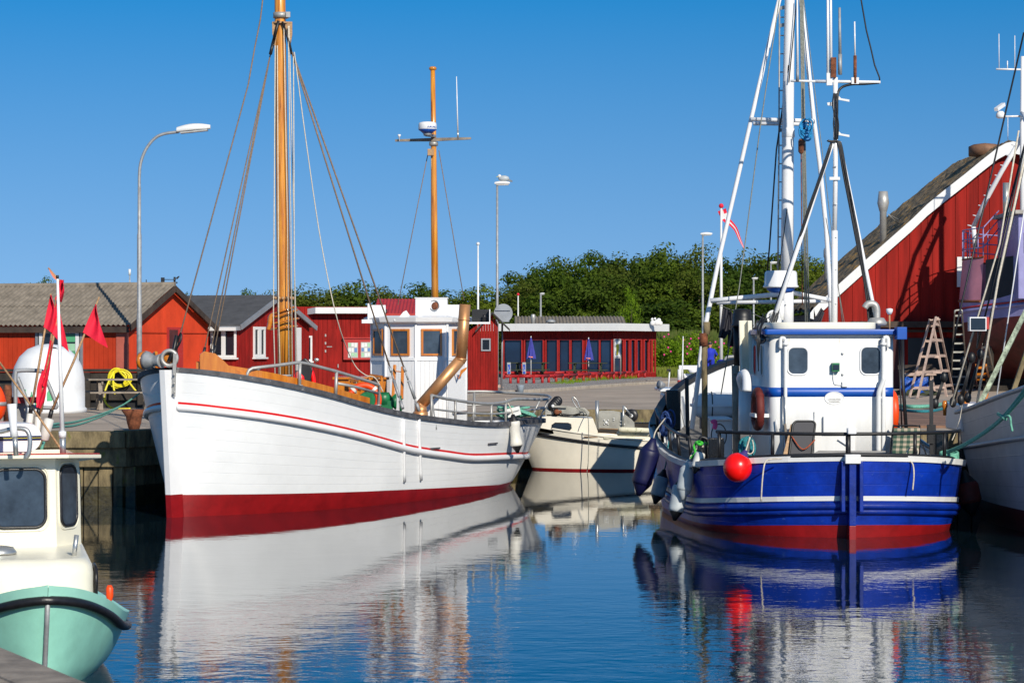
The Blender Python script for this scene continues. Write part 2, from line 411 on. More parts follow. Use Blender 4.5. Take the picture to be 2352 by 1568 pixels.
dm('umbrella', (.045,.05,.32), .8, var=.2, vs=9)
dm('sign_grey', (.30,.32,.35), .5, metal=.3, var=.12)
dm('sign_blue', (.01,.07,.45), .4)
dm('tarp', (.01,.09,.45), .5, var=.5, vs=9, bump=.04, bs=7)
dm('pink_paint', (.62,.24,.30), .5, var=.15, vs=2, spots=(.15,.18,.45,3), spot_t=.66)
dm('lilac', (.27,.26,.50), .45, var=.15, vs=2)
dm('purple_red', (.05,.01,.012), .8)
dm('cushion', (.02,.02,.03), .6)
dm('wood_dark', (.06,.04,.03), .8, var=.4)
dm('bark', (.10,.075,.05), .95, var=.4, vs=6)
for k, w_, dk in (('hull_white',.03,.05),('blue_hull',.04,.3),('grey_hull',.04,.3)): plank_bump(M_[k], 1, .003, w_, dk)

def leaf_mat(name, c1, c2):
    m = bpy.data.materials.new(name); m.use_nodes = True; t = m.node_tree; N = t.nodes; L = t.links; b = N['Principled BSDF']
    b.inputs['Roughness'].default_value = .7; b.inputs['Specular IOR Level'].default_value = .12
    g = N.new('ShaderNodeTexCoord'); n = N.new('ShaderNodeTexNoise'); n.inputs['Scale'].default_value = 1.1; n.inputs['Detail'].default_value = 5
    L.new(g.outputs['Object'], n.inputs[0]); oi = N.new('ShaderNodeObjectInfo')
    ad = N.new('ShaderNodeMath'); ad.operation = 'MULTIPLY_ADD'; ad.inputs[1].default_value = .5; L.new(oi.outputs['Random'], ad.inputs[0]); L.new(n.outputs[0], ad.inputs[2])
    r = N.new('ShaderNodeMapRange'); r.inputs[1].default_value = .45; r.inputs[2].default_value = 1.0; L.new(ad.outputs[0], r.inputs[0])
    mx = N.new('ShaderNodeMix'); mx.data_type = 'RGBA'; mx.inputs[6].default_value = (*c1, 1); mx.inputs[7].default_value = (*c2, 1); L.new(r.outputs[0], mx.inputs[0]); L.new(mx.outputs[2], b.inputs['Base Color'])
    tr = N.new('ShaderNodeBsdfTranslucent'); L.new(mx.outputs[2], tr.inputs[0]); ms = N.new('ShaderNodeMixShader'); ms.inputs[0].default_value = .42
    L.new(b.outputs[0], ms.inputs[1]); L.new(tr.outputs[0], ms.inputs[2]); L.new(ms.outputs[0], N['Material Output'].inputs[0]); M_[name] = m
leaf_mat('leaf_dark', (.045,.085,.010), (.085,.130,.014))
leaf_mat('leaf_mid', (.055,.105,.010), (.145,.195,.018))
leaf_mat('leaf_olive', (.075,.105,.015), (.135,.165,.022))
leaf_mat('leaf_bright', (.13,.24,.012), (.25,.36,.02))
leaf_mat('reed', (.10,.15,.03), (.22,.20,.07))
leaf_mat('grass', (.13,.19,.03), (.28,.32,.06))

# water: one sheet, small ripples
wm = bpy.data.materials.new('water'); wm.use_nodes = True; t = wm.node_tree; N = t.nodes; L = t.links; b = N['Principled BSDF']
b.inputs['Base Color'].default_value = (.004,.012,.018,1); b.inputs['Roughness'].default_value = .02; b.inputs['IOR'].default_value = 1.5; b.inputs['Specular IOR Level'].default_value = .6
g = N.new('ShaderNodeNewGeometry')
def wn(scale, det, stretch):
    mp = N.new('ShaderNodeMapping'); mp.inputs['Scale'].default_value = stretch; n = N.new('ShaderNodeTexNoise'); n.inputs['Scale'].default_value = scale; n.inputs['Detail'].default_value = det
    L.new(g.outputs['Position'], mp.inputs[0]); L.new(mp.outputs[0], n.inputs[0]); return n.outputs[0]
n1 = wn(1.5, 2, (.8,1,1)); n2 = wn(7, 3, (.7,1,1)); n3 = wn(.10, 2, (1,.7,1))
sx = N.new('ShaderNodeSeparateXYZ'); L.new(g.outputs['Position'], sx.inputs[0])
ry = N.new('ShaderNodeMapRange'); ry.inputs[1].default_value = 40; ry.inputs[2].default_value = 22; ry.inputs[3].default_value = .12; ry.inputs[4].default_value = 1.0; L.new(sx.outputs[1], ry.inputs[0])
rn = N.new('ShaderNodeMapRange'); rn.inputs[1].default_value = .35; rn.inputs[2].default_value = .65; rn.inputs[3].default_value = .45; rn.inputs[4].default_value = 1.15; L.new(n3, rn.inputs[0])
ml = N.new('ShaderNodeMath'); ml.operation = 'MULTIPLY'; L.new(ry.outputs[0], ml.inputs[0]); L.new(rn.outputs[0], ml.inputs[1])
bp1 = N.new('ShaderNodeBump'); bp1.inputs['Distance'].default_value = .010; L.new(n1, bp1.inputs['Height']); L.new(ml.outputs[0], bp1.inputs['Strength'])
bp2 = N.new('ShaderNodeBump'); bp2.inputs['Distance'].default_value = .0042; L.new(n2, bp2.inputs['Height']); L.new(ml.outputs[0], bp2.inputs['Strength']); L.new(bp1.outputs[0], bp2.inputs['Normal'])
L.new(bp2.outputs[0], b.inputs['Normal']); M_['water'] = wm

# ---------------------------------------------------------------- setting
m = MB(); m.poly([(-400,-60,0),(400,-60,0),(400,80,0),(-400,80,0)]); struct(m.build('water', M_['water']))
EDGE = [(-60,45.1),(-7.2,45.1),(.9,60),(5.2,60),(7.15,45.2),(60,45.2)]
m = MB(); m.poly([(-2500,45.1,GZ)]+[(x,y,GZ) for x,y in EDGE]+[(2500,45.2,GZ),(2500,4000,GZ),(-2500,4000,GZ)])
struct(m.build('ground', M_['asphalt']))
def tess(x0, x1, y0, y1): return None
# quay wall: capping beam, waling, planks
def quay(name, a, b, lab, pm='timber'):
    a = V((*a,0)); b = V((*b,0)); L_ = (b-a).length; fr = Fr(a, b-a)
    root = thing(name, lab[0], 'quay wall', V((*((a+b)/2).xy, -.5)), 'timber quay walls')
    m = MB(); t = 0
    while t < L_:
        t2 = min(t+3.6, L_); fr.box(m, t+.01, t2-.01, -.32, .06, GZ-.27, GZ+.05+random.uniform(-.01,.01)); t = t2
    m.build('capping_beam', M_['timber'], root, .015)
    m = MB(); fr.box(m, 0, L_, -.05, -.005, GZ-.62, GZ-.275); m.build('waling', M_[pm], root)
    m = MB(); t = 0
    while t < L_:
        w = random.uniform(.2,.28); o = random.uniform(-.03,.03); top = GZ-.63
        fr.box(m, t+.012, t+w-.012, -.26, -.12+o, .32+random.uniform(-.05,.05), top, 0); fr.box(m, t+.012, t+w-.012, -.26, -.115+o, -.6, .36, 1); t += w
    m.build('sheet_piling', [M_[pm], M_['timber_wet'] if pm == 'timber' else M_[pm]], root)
    m = MB(); fr.box(m, 0, L_, -.6, -.30, -.6, GZ-.3); m.build('backing', M_['timber_dark'], root)
quay('quay_wall', (-30,45.1), (-7.2,45.1), ['sunlit timber quay wall with green stains behind the mint green boat'])
quay('quay_wall', (-7.2,45.1), (.9,60), ['timber quay wall in shade along the far side of the white wooden boat'])
quay('quay_wall', (.9,60), (5.2,60), ['timber quay wall edge behind the small cream boat'], 'timber_dark')  # dark timber from here on: shade under the deck put into the colour
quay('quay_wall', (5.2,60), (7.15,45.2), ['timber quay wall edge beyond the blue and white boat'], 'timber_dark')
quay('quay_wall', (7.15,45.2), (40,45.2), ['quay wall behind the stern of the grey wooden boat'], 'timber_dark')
# pavement, gravel, kerb, earth
def sheet(name, pts, z, m_): 
    q = MB(); q.prism([(x,y,z) for x,y in pts], (0,0,-.06)); return struct(q.build(name, m_))
def gp(x, y): p = G(x, y); return (p.x, p.y)
sheet('gravel', [gp(1120,901), gp(1290,893), gp(1420,881), gp(1520,871.5), gp(1520,868), gp(1100,868)], GZ+.055, M_['gravel'])
kp = [gp(1060,915), gp(1130,905), gp(1230,900), gp(1330,893), gp(1450,884), gp(1600,877), gp(1800,872)]
kq = [gp(1060,902), gp(1130,897), gp(1230,892.5), gp(1330,886.5), gp(1450,879), gp(1600,872.5), gp(1800,868)]
m = MB()
for i in range(len(kp)-1): m.prism([(*kp[i],GZ+.05), (*kp[i+1],GZ+.05), (*kq[i+1],GZ+.05), (*kq[i],GZ+.05)], (0,0,-.05))
struct(m.build('pavement', M_['paving']))
m = MB()
for i in range(len(kp)-1): m.bar((*kp[i],GZ+.045), (*kp[i+1],GZ+.045), .3, .13)
struct(m.build('kerb', M_['kerb'], bev=.02))
sheet('grass_verge', [(-60,122.5),(200,118),(900,900),(-900,900),(-60,400)], GZ+.05, M_['grass_floor'])
sheet('earth', [(7.6,48),(30,48),(30,60),(8.4,60)], GZ+.052, M_['earth'])
# foreground pier
a = V((-2.82,13.3,0)); b = V((-2.05,11.8,0)); u = (b-a).normalized(); fr = Fr(a-u*8, u, (-u.y, u.x, 0))
root = thing('pier', 'weathered dark timber pier edge in the near left corner', 'pier', (-3.2,11,0))
m = MB(); fr.box(m, 0, 22, -.32, 0, GZ-.32, GZ); m.build('edge_beam', M_['wood_grey'], root, .02)
m = MB(); t = 0
while t < 22: fr.box(m, t, t+.17, -4.5, -.33, GZ-.07, GZ-.01); t += .18
m.build('deck', M_['wood_grey'], root)
for t in range(1, 22, 3): m = MB(); m.tube([fr.pt(t,-.5,-.6), fr.pt(t,-.5,GZ-.08)], .13, 10); m.build('pile', M_['timber'], root)
# ---------------------------------------------------------------- white wooden boat
def zfit(H, bs_, T, ulo, uhi, nodes, off=0):
    """height along the near side so that the line passes through the picture points T (sorted by x)"""
    out = []; xs = [p[0] for p in T]; ft = tab(T)
    for u in nodes:
        uu = min(max(u, ulo), uhi); p = H.S+H.h*(uu*H.L)+H.n*bs_(uu); x = CX+p.x*F_/p.y
        out.append((u, CZ-(ft(min(max(x, xs[0]), xs[-1]))-YH)*p.y/F_))
    return tab(out)
nodes = [0,.04,.08,.13,.2,.3,.4,.5,.6,.68,.75,.8,.85,.9,.94,.97,1]
WB = Hull((.02,54.0), (-5.94,42.1), [(0,.02),(.012,.5),(.03,.85),(.07,1.22),(.13,1.5),(.22,1.74),(.35,1.88),(.5,1.92),(.65,1.91),(.78,1.83),(.86,1.68),(.91,1.47),(.95,1.12),(.975,.78),(.99,.45),(1,.07)],
          [(0,.02),(.03,.35),(.09,.78),(.2,1.25),(.35,1.58),(.5,1.68),(.65,1.64),(.78,1.38),(.88,.95),(.95,.48),(.985,.2),(1,.06)], [(0,1.5),(1,2.6)], rs=.75, rb=.22, n=(.878,-.478,0))
WB.n = V((-WB.h.y, WB.h.x, 0))
if WB.n.x < 0: WB.n = -WB.n
WB.zs = zfit(WB, WB.bs, [(398,849),(470,855),(570,869),(680,889),(770,911),(870,939),(960,957),(1040,967),(1100,973),(1150,974),(1205,967)], .1, 1, nodes)
bm_ = lambda u: lerp(WB.bw(u), WB.bs(u), .72)
zst = zfit(WB, bm_, [(400,922),(480,930),(620,948),(780,978),(870,1001),(930,1018),(1000,1030),(1060,1037),(1100,1041),(1190,1037)], .12, 1, nodes)
zbt = lambda u: .10+.29*max(0, (u-.25)/.75)**.9
root = thing('wooden_boat', 'white wooden cutter with red stripe, varnished mast and copper exhaust pipe', 'boat', WB.lo(WB.L/2,0,-.5))
rows = [lambda u: -.5, lambda u: -.2, lambda u: 0, zbt]+rows_between(zbt, lambda u: zst(u)-.045, 9)[1:]+[lambda u: zst(u)]+rows_between(zst, WB.zs, 4)[1:]
mr = [1,1,1]+[0]*9+[2]+[0]*4
WB.shell(rows, mr, 13).build('hull', [M_['hull_white'], M_['boot_red'], M_['stripe_red']], root)
WB.inner(.42, .09).build('deck', [M_['deck_grey'], M_['white_gloss']], root)
m = MB(); m.tube(WB.loop(lambda u: zst(u)-.1, .03), .06, 8); m.build('rubbing_strake', M_['white_gloss'], root)
m = MB()
L1 = WB.loop(WB.zs, .05); L2 = WB.loop(WB.zs, -.16)
m.grid([[a+V((0,0,.045)), b+V((0,0,.045)), b-V((0,0,.03)), a-V((0,0,.04)), a+V((0,0,.045))] for a, b in zip(L1, L2)], 0, False); m.build('cap_rail', M_['cap_grey'], root)
# stem and stern posts
m = MB()
st = [WB.pt(1,0,z)+WB.h*.13 for z in (-.5,0,.4,1,1.7,2.3,WB.zs(1)+.0)]
rg = [[p+WB.h*.15+WB.n*.06, p+WB.h*.15-WB.n*.06, p-WB.h*.16-WB.n*.11, p-WB.h*.16+WB.n*.11, p+WB.h*.15+WB.n*.06] for p in st]; m.grid(rg[:3], 1, False); m.grid(rg[2:], 0, False); m.poly(rg[-1][:-1], 0, False)
m.build('stem', [M_['white_gloss'], M_['boot_red']], root, .02)
# bow varnished toe rail, near and far
m = MB()
for sd in (1,-1):
    pts = [WB.pt(u, sd, WB.zs(u)+.02, .13) for u in [.985-.012*i for i in range(24)]]
    m = MB(); m.grid([[p+V((0,0,.17)), p+V((0,0,-.01)), p-WB.n*(.06*sd)+V((0,0,-.01)), p-WB.n*(.06*sd)+V((0,0,.17)), p+V((0,0,.17))] for p in pts], 0, False); m.build('toe_rail', M_['varnish'], root)
m = MB()
for sd in (1,-1):
    a = WB.pt(.985, sd, WB.zs(.985)+.04, .12); b = WB.pt(.94, sd, WB.zs(.94)+.04, .12)
    prof = [(0,0),(0,.27),(.08,.34),(.3,.33),(.45,.24),(.6,.13),(.8,.08),(1,.05),(1,0)]
    m = MB(); m.prism([a.lerp(b, t)+V((0,0,h)) for t, h in prof], (b-a).cross(V((0,0,1))).normalized()*.05); m.build('bow_chock', M_['varnish'], root, .008)
for u in (.93,.885): 
    m = MB(); c = WB.pt(u, 1, WB.zs(u)+.05, .3); m.box(c.x-.16,c.x+.16,c.y-.1,c.y+.1,c.z-.2,c.z+.14,0); m.box(c.x-.175,c.x+.175,c.y-.115,c.y+.115,c.z+.14,c.z+.17,1); m.build('bollard', [M_['varnish'], M_['galv_matt']], root, .01)
# anchor roller and stem-head ring
m = MB()
t0 = WB.pt(1,0,WB.zs(1))+WB.h*.12; sdv = WB.n
m.lathe([(.08,-.13),(.15,-.12),(.16,-.05),(.10,.06),(.09,.10),(.12,.2),(.13,.24)], t0-sdv*.34+V((0,0,.16)), sdv, 20, 0)
m.lathe([(.08,-.03),(.155,.0),(.165,.06),(.10,.10)], t0-sdv*.54+V((0,0,.16)), sdv, 20, 1)
m.build('anchor_roller', [M_['galv_matt'], M_['varnish']], root)
m = MB(); c = P(389,822,t0.y-.05)
m.tube([c+V((.13*cos(a),0,.13*sin(a))) for a in [2*pi*i/20 for i in range(20)]], .035, 8, closed=True)
m.bar(P(402,812,t0.y-.1), P(399,911,t0.y-.02), .06, .03, up=V((0,1,0)))
for yy in (860,880,900): m.ball(P(400,yy,t0.y-.13), .022, 8)
m.build('stemhead_fitting', M_['galv'], root)
m = MB(); c = P(389,822,t0.y+.02); m.lathe([(.02,0),(.11,.0),(.11,.2),(.02,.2)], c, (0,1,0), 18); m.build('roller_core', M_['varnish'], root)
# pulpit loop far side of bow
m = MB(); pf = [WB.pt(u,-1,WB.zs(u)+h,.08) for u, h in ((.985,.03),(.985,.3),(.97,.38),(.9,.36),(.8,.36),(.72,.36),(.66,.36),(.66,.02))]
m.tube(smooth(pf,3), .025, 8); m.build('far_rail', M_['galv_matt'], root)
# near forward rail
def near(x, y, c=None):
    """point over the near side deck edge that shows at the picture position x, y"""
    lo, hi = .15, .995
    for _ in range(40):
        u = (lo+hi)/2; p = WB.pt(u,1,WB.zs(u),.08)
        if XD(p) > x: lo = u
        else: hi = u
    return P(x, y, WB.pt(u,1,WB.zs(u),.08).y)
m = MB()
m.tube([near(*q) for q in ((567,868),(568,858),(572,850),(580,845.5),(600,843),(640,838.5),(675,833.5),(689,832.5),(705,835),(770,852),(830,870),(866,882),(871,886),(869,932))], .030, 10)
m.tube([near(*q) for q in ((689,833),(688,886))], .03, 10); m.tube([near(*q) for q in ((773,853),(771,911))], .03, 10); m.tube([near(*q) for q in ((775,880),(820,889),(868,903))], .026, 10)
for q in ((567,869),(688,886),(771,911),(869,931)): p = near(*q); m.lathe([(.06,0),(.06,.02)], p, seg=10)
m.build('forward_railing', M_['galv'], root)
# stern railing
def rp(u, sd, h): return WB.pt(u, sd, WB.zs(u)+h, .10)
nearT = [(991,907.5),(1018,914),(1046,918.5),(1087,924.6),(1128.5,926.8),(1161.5,922.6),(1185,916)]
top = [near(*q) for q in nearT]
us_ = [.13,.09,.06,.03,.01]
top += [rp(u,1,h) for u, h in ((.13,.46),(.09,.48),(.06,.50),(.03,.53),(.01,.55))]+[rp(.005,-1,.57)]+[rp(u,-1,.60) for u in (.02,.05,.09,.15,.22,.3,.36)]
m = MB(); m.tube(smooth(top,4), .030, 10)
for q, yb in ((991,964),(1046,969),(1087,972.5),(1128.5,974),(1161.5,974)):
    yt = dict(nearT)[q]; m.tube([near(q,yt), near(q,yb)], .026, 8); m.lathe([(.055,0),(.055,.02)], near(q,yb), seg=10)
for u, sd in ((.09,1),(.02,1),(.03,-1),(.12,-1),(.24,-1),(.36,-1)): m.tube([rp(u,sd,.49 if sd > 0 else .60), rp(u,sd,.03)], .026, 8); m.lathe([(.055,0),(.055,.02)], rp(u,sd,.03), seg=10)
m.build('stern_railing', M_['galv'], root)
m = MB(); m.tube(smooth([near(*q) for q in ((993,939),(1046,945),(1087,949),(1128,950),(1161,948))]+[rp(u,1,.27) for u in (.12,.06,.015)]+[rp(u,-1,.3) for u in (.02,.08,.2,.36)],4), .020, 8); m.build('lower_rail', M_['galv'], root)
# vertical rubbing battens and scuppers
for x0, x1 in ((927,929),(962,967)):
    def nh(x, z):
        lo, hi = .2,.95
        for _ in range(40):
            u = (lo+hi)/2; p = WB.pt(u,1,z,-.02)
            if XD(p) > x: lo = u
            else: hi = u
        return WB.pt((lo+hi)/2,1,z,-.02)
    zs_ = [1.6,1.3,1.05,.8,.55,.4]; q = [nh(lerp(x0,x1,i/5), z) for i, z in enumerate(zs_)]
    m = MB(); m.tube(q, .032, 6); m.build('batten', M_['white_gloss'], root)
for x in (1000,1132): m = MB(); m.bar(nh(x-10,1.0)+V((0,0,0)), nh(x+10,1.0), .03, .03, up=V((0,0,1))); m.build('scupper', M_['cap_grey'], root)
# wheelhouse (eight-sided)
W0 = WB.lo(3.95, 0, 0)
def wp(l, c, z): return W0+WB.h*l+WB.n*c+V((0,0,z))
w, w1, a_, e_ = .888, .353, .82, .355
ring = [(0,w),(a_,w),(a_+e_,w1),(a_+e_,-w1),(a_,-w),(0,-w)]
zb, ztop = 1.05, 3.45
wh = MB()
for i in range(6):
    p, q = ring[i], ring[(i+1) % 6]; wh.poly([wp(*p,zb), wp(*q,zb), wp(*q,ztop), wp(*p,ztop)])
whp = wh.build('wheelhouse', M_['white_gloss'], root)
m = MB()
for i in range(5):          # boards, corner posts
    p, q = ring[i], ring[i+1]; A = wp(*p,0); B = wp(*q,0); fr = Fr(A, B-A)
    if (fr.w.dot(A-W0)) < 0: fr.w = -fr.w
    Lf = (B-A).length; n_ = max(3, int(Lf/.09)); 
    for k in range(n_): fr.box(m, k*Lf/n_+.003, (k+1)*Lf/n_-.003, .0, .012, zb, 2.68)
    fr.box(m, .02, Lf-.02, 0, .03, 2.68, 2.74)
    m.tube([A+V((0,0,zb)), A+V((0,0,ztop))], .03, 8)
m.build('panelling', M_['white_gloss'], whp)
def win(fr, t0, t1, z0, z1, parent, fm, fw=.05, gm='glass', mull=0):
    m = MB(); fr.box(m, t0, t1, 0, .035, z0, z0+fw); fr.box(m, t0, t1, 0, .035, z1-fw, z1); fr.box(m, t0, t0+fw, 0, .033, z0+fw, z1-fw); fr.box(m, t1-fw, t1, 0, .033, z0+fw, z1-fw)
    if mull: tm = (t0+t1)/2; fr.box(m, tm-mull/2, tm+mull/2, 0, .034, z0+fw, z1-fw)
    f = m.build('window', M_[fm], parent, .004)
    m = MB(); fr.box(m, t0+fw*.7, t1-fw*.7, 0, .018, z0+fw*.7, z1-fw*.7); m.build('pane', M_[gm], f); return f
for i in range(5):
    p, q = ring[i], ring[i+1]; A = wp(*p,0); B = wp(*q,0); fr = Fr(A, B-A)
    if fr.w.dot((A+B)/2-wp(.5,0,0)) < 0: fr.w = -fr.w
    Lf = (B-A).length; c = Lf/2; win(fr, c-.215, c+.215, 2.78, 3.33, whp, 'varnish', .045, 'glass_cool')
# visor roof
m = MB()
def ringp(o, z): 
    c = wp(.5,0,z); return [c+(wp(l,cc,z)-c)*(1+o/((wp(l,cc,z)-c).length)) for l, cc in ring]
for (o0,z0,o1,z1) in ((.02,3.43,.14,3.47),(.14,3.47,.17,3.56),(.17,3.56,.02,3.60)):
    A = ringp(o0,z0); B = ringp(o1,z1)
    for i in range(6): m.poly([A[i], A[(i+1)%6], B[(i+1)%6], B[i]])
m.poly(ringp(.02,3.60)); m.poly(ringp(.02,3.43)[::-1]); rf = m.build('wheelhouse_roof', M_['white_gloss'], root)
m = MB()      # scroll trim on the roof front
A = P(904,732,W0.y-1.1)
prof = [(0,0),(12,-5),(20,-14),(27,-17),(34,-8),(41,-4),(48,-8),(55,-17),(62,-14),(66,-8),(66,3),(0,3)]
m.prism([P(905+px*1.05,733+py*1.2,W0.y-1.15) for px, py in prof[::-1]], (0,.04,0)); m.build('scroll_trim', M_['white_gloss'], rf)
m = MB(); c = P(995,722,W0.y-.25); m.box(c.x-.36,c.x+.30,c.y-.3,c.y+.3,3.6,3.96); m.box(c.x-.38,c.x+.32,c.y-.32,c.y+.32,3.96,3.98)
m.box(c.x+.30,c.x+.62,c.y-.3,c.y+.3,3.6,3.83); m.build('roof_box', M_['white_gloss'], rf, .01)
m = MB(); c = P(1006,703,W0.y-.45); m.lathe([(.03,-.05),(.05,0),(.05,.12),(.10,.2),(.115,.24),(.10,.24),(.03,.1)], c+V((0,.1,0)), (-.3,-.9,.05), 18); c2 = P(1021,704,W0.y-.35)
m.lathe([(.02,-.1),(.06,-.08),(.085,0),(.085,.03),(.01,.035)], c2, (.1,-1,0), 16); m.ball(c+V((-.05,-.1,0)), .085, 14, 1, (1,.5,1)); m.build('searchlight', [M_['galv_matt'], M_['rust']], rf)
# nav light boards
m = MB(); c = P(865,737,W0.y-.55); m.box(c.x-.30,c.x+.25,c.y-.14,c.y+.14,c.z-.05,c.z+.03); m.box(c.x-.18,c.x-.14,c.y-.14,c.y+.2,c.z+.03,c.z+.36); m.box(c.x-.14,c.x+.18,c.y+.1,c.y+.14,c.z+.03,c.z+.33); m.build('port_light_board', M_['white_gloss'], rf, .006)
m = MB(); c = P(1106,736,W0.y-.9); m.box(c.x-.42,c.x+.18,c.y-.12,c.y+.16,c.z-.07,c.z-.03,0); m.box(c.x-.20,c.x+.17,c.y+.1,c.y+.13,c.z-.03,c.z+.23,1); m.box(c.x+.16,c.x+.18,c.y-.12,c.y+.13,c.z-.03,c.z+.23,0)
m.lathe([(.04,-.02),(.04,.10),(.03,.12)], (c.x+.06,c.y,c.z+.0), seg=12, mi=1); m.build('light_board', [M_['white_gloss'], M_['black']], rf)
m = MB(); fr = Fr(wp(0,w,0), WB.h, WB.n); fr.w = WB.n; m.tube([fr.pt(.05,.05,1.62), fr.pt(.6,.05,1.62)], .02, 8, 0); m.ball(fr.pt(.62,.05,1.62), .035, 8, 1); m.build('grab_rail', [M_['rust'], M_['steel']], whp)
m = MB(); q = [P(x,y,W0.y-.95) for x, y in ((1046,857),(1054,868),(1058,850),(1073,842),(1071,849),(1062,857),(1054,871))]
m.prism(q, (0,.05,0)); m.build('boat_hook_bracket', M_['varnish'], whp)
# companion, skylight, winch
c = P(835,905,46.9)
m = MB(); m.box(c.x-.55,c.x+.45,c.y,c.y+1.1,1.3,2.33,0); m.box(c.x-.6,c.x+.5,c.y-.06,c.y+1.16,2.33,2.38,1); m.build('hatch_house', [M_['varnish'], M_['varnish']], root, .01)
m = MB()
for xa, xb, ya in ((804,826,872),(850,878,862)): 
    A = P(xa,ya,46.7); B = P(xb,ya+4,46.5)
    for q in range(9): z = A.z-.05-q*.065; m.bar((A.x+.06,A.y,z), (B.x-.06,B.y,z), .02, .03, mi=1)
    m.bar(A, B, .05, .06, mi=0); m.bar((A.x,A.y,A.z), (A.x,A.y,A.z-.75), .05, .06, mi=0); m.bar((B.x,B.y,B.z), (B.x,B.y,B.z-.75), .05, .06, mi=0)
m.build('shutter', [M_['varnish'], M_['wood_grey']], root)
m = MB()
for xa, ya, xb, yb in ((907,838,903,912),(925,842,923,916)):
    m.bar(P(xa,ya,46.6), P(xb,yb,46.4), .06, .06); 
m.bar(P(906,852,46.6), P(926,854,46.6), .02,.02); m.build('pin_rail', M_['varnish'], root, .01)
m = MB(); c = P(884,922,46.3)
m.lathe([(.14,-.22),(.16,-.2),(.08,-.12),(.08,.12),(.16,.2),(.14,.22)], c, (1,.1,0), 18); m.box(c.x-.12,c.x+.15,c.y-.12,c.y+.12,c.z-.35,c.z+.02); m.lathe([(.05,0),(.14,.05),(.15,.2),(.1,.28)], c+V((-.02,0,-.1)), seg=16)
for k in (0,): m.tube([c+V((.3,.1,-.05))+V((.0,.15*cos(a),.15*sin(a))) for a in [2*pi*i/16 for i in range(16)]], .02, 8, closed=True)
m.tube([P(835,925,45.9)+V((.11*cos(a),0,.11*sin(a))) for a in [2*pi*i/16 for i in range(16)]], .014, 8, closed=True)
m.lathe([(.2,-.1),(.22,0),(.16,.1)], P(845,925,46.2), (0,1,0), 16)
m.build('winch', M_['green_paint'], root)
# copper exhaust
m = MB(); d = 48.3
q = [P(966,958,d), P(967,930,d), P(1058.5,825,d), P(1068,699,d)]
m.tube([q[0], q[1]], .118, 20); m.tube([q[1], q[2]], [.113,.113], 20); m.tube([q[2], q[3]], .113, 20)
m.ball(q[1], .116, 20); m.ball(q[2], .116, 20)
for a_1, b_1 in ((q[0].lerp(q[1],.62), q[1]), (q[2]+V((0,0,-.0)), q[3]), (q[3],q[2])):
    dd = (b_1-a_1).normalized()*.012; p = a_1 if a_1 is not q[3] else q[3].lerp(q[2],.28); m.tube([p-dd, p+dd], .122, 20)
m.lathe([(.15,-.04),(.15,.1),(.118,.12)], q[0], seg=20)
m.build('exhaust_pipe', M_['copper'], root)
# masts
def cl(x):
    k = (x-CX)/F_; l = (k*WB.S.y-WB.S.x)/(WB.h.x-k*WB.h.y); return (WB.S+WB.h*l).y
d1 = cl(650)
mast = MB(); mast.tube([P(656,905,d1), P(652.5,700,d1), P(649,480,d1), P(646,300,d1), P(643.5,60,d1), P(641,-260,d1)], [.137,.133,.125,.115,.107,.09], 24)
mo = mast.build('main_mast', M_['mast_wood'], root)
m = MB()
for x0, x1, y0, y1 in ((625,636,50,105),(655,671,50,108)):
    pr = [(x0,y0),(x1,y0),(x1,y0+30),(lerp(x0,x1,.7),y1),(lerp(x0,x1,.45),y1),(x0,y0+25)]
    m.prism([P(a,b,d1-.10) for a, b in pr], (0,.05,0))
m.lathe([(.14,0),(.17,.0),(.17,.035),(.14,.035)], P(645,56,d1), seg=20)
m.build('hounds', M_['bamboo'], mo, .005)
m = MB(); m.lathe([(.13,0),(.145,0),(.145,.10),(.13,.10)], P(645,42,d1), seg=20); m.box(*[v for v in (P(658,35,d1).x, P(668,35,d1).x)], d1-.14, d1-.08, P(645,42,d1).z, P(645,42,d1).z+.1); m.build('mast_band', M_['galv'], mo)
m = MB()
for yy, rx, tl in ((738,.30,.10),(722,.28,.14),(752,.27,.05),(713,.24,.12)):
    c = P(653,yy,d1); m.tube([c+V((rx*.9*cos(a),rx*.8*sin(a),tl*cos(a)*.6)) for a in [2*pi*i/22 for i in range(22)]], .018, 8, closed=True)
m.tube(smooth([P(629,722,d1-.2), P(622,728,d1-.2), P(620,742,d1-.2), P(616,757,d1-.2)],5), [.05]*10+[.045]*6, 8)
m.build('mast_hoops', M_['varnish'], mo)
m = MB()
for i in range(9): a = pi+pi*i/8; m.ball(P(652,685,d1)+V((.19*cos(a),.19*sin(a),0)), .032, 10)
m.build('parrel_beads', M_['bamboo'], mo)
RG = 0.016
m = MB()
# black-served tops then wire ropes
def stay(m_, pts, r=.014, blk=0):
    m_.tube(pts, r, 6, 0)
cA = P(625,85,d1-.05); cB = P(667,68,d1-.1)
bowd = t0.y
m.tube([P(640,48,d1-.16), P(628,95,d1-.12)], .03, 6, 1); m.tube([P(628,95,d1-.12), P(621,125,d1-.2)], .032, 6, 1)
m.tube([P(648,50,d1-.16), P(664,95,d1-.16), P(670,125,d1-.2)], .022, 6, 1)
stay(m, [P(603,0,bowd), P(612,-40,bowd)]); 
stay(m, [P(608,-40,d1-.8), P(598,45,d1-.9), P(585,110,d1-1.1), P(570,195,d1-1.3), P(405,800,bowd)], .013)
for xe, ye, ue in ((463,832,.95),(478,836,.93),(488,828,.90)):
    e = WB.pt(ue,-1,WB.zs(ue)+.15); stay(m, [P(621,125,d1-.1), P(xe,ye,e.y)], .012); m.tube([P(xe+8,ye-35,e.y), P(xe,ye,e.y)], .026, 6, 1)
e1 = near(925,938); e2 = near(963,944)
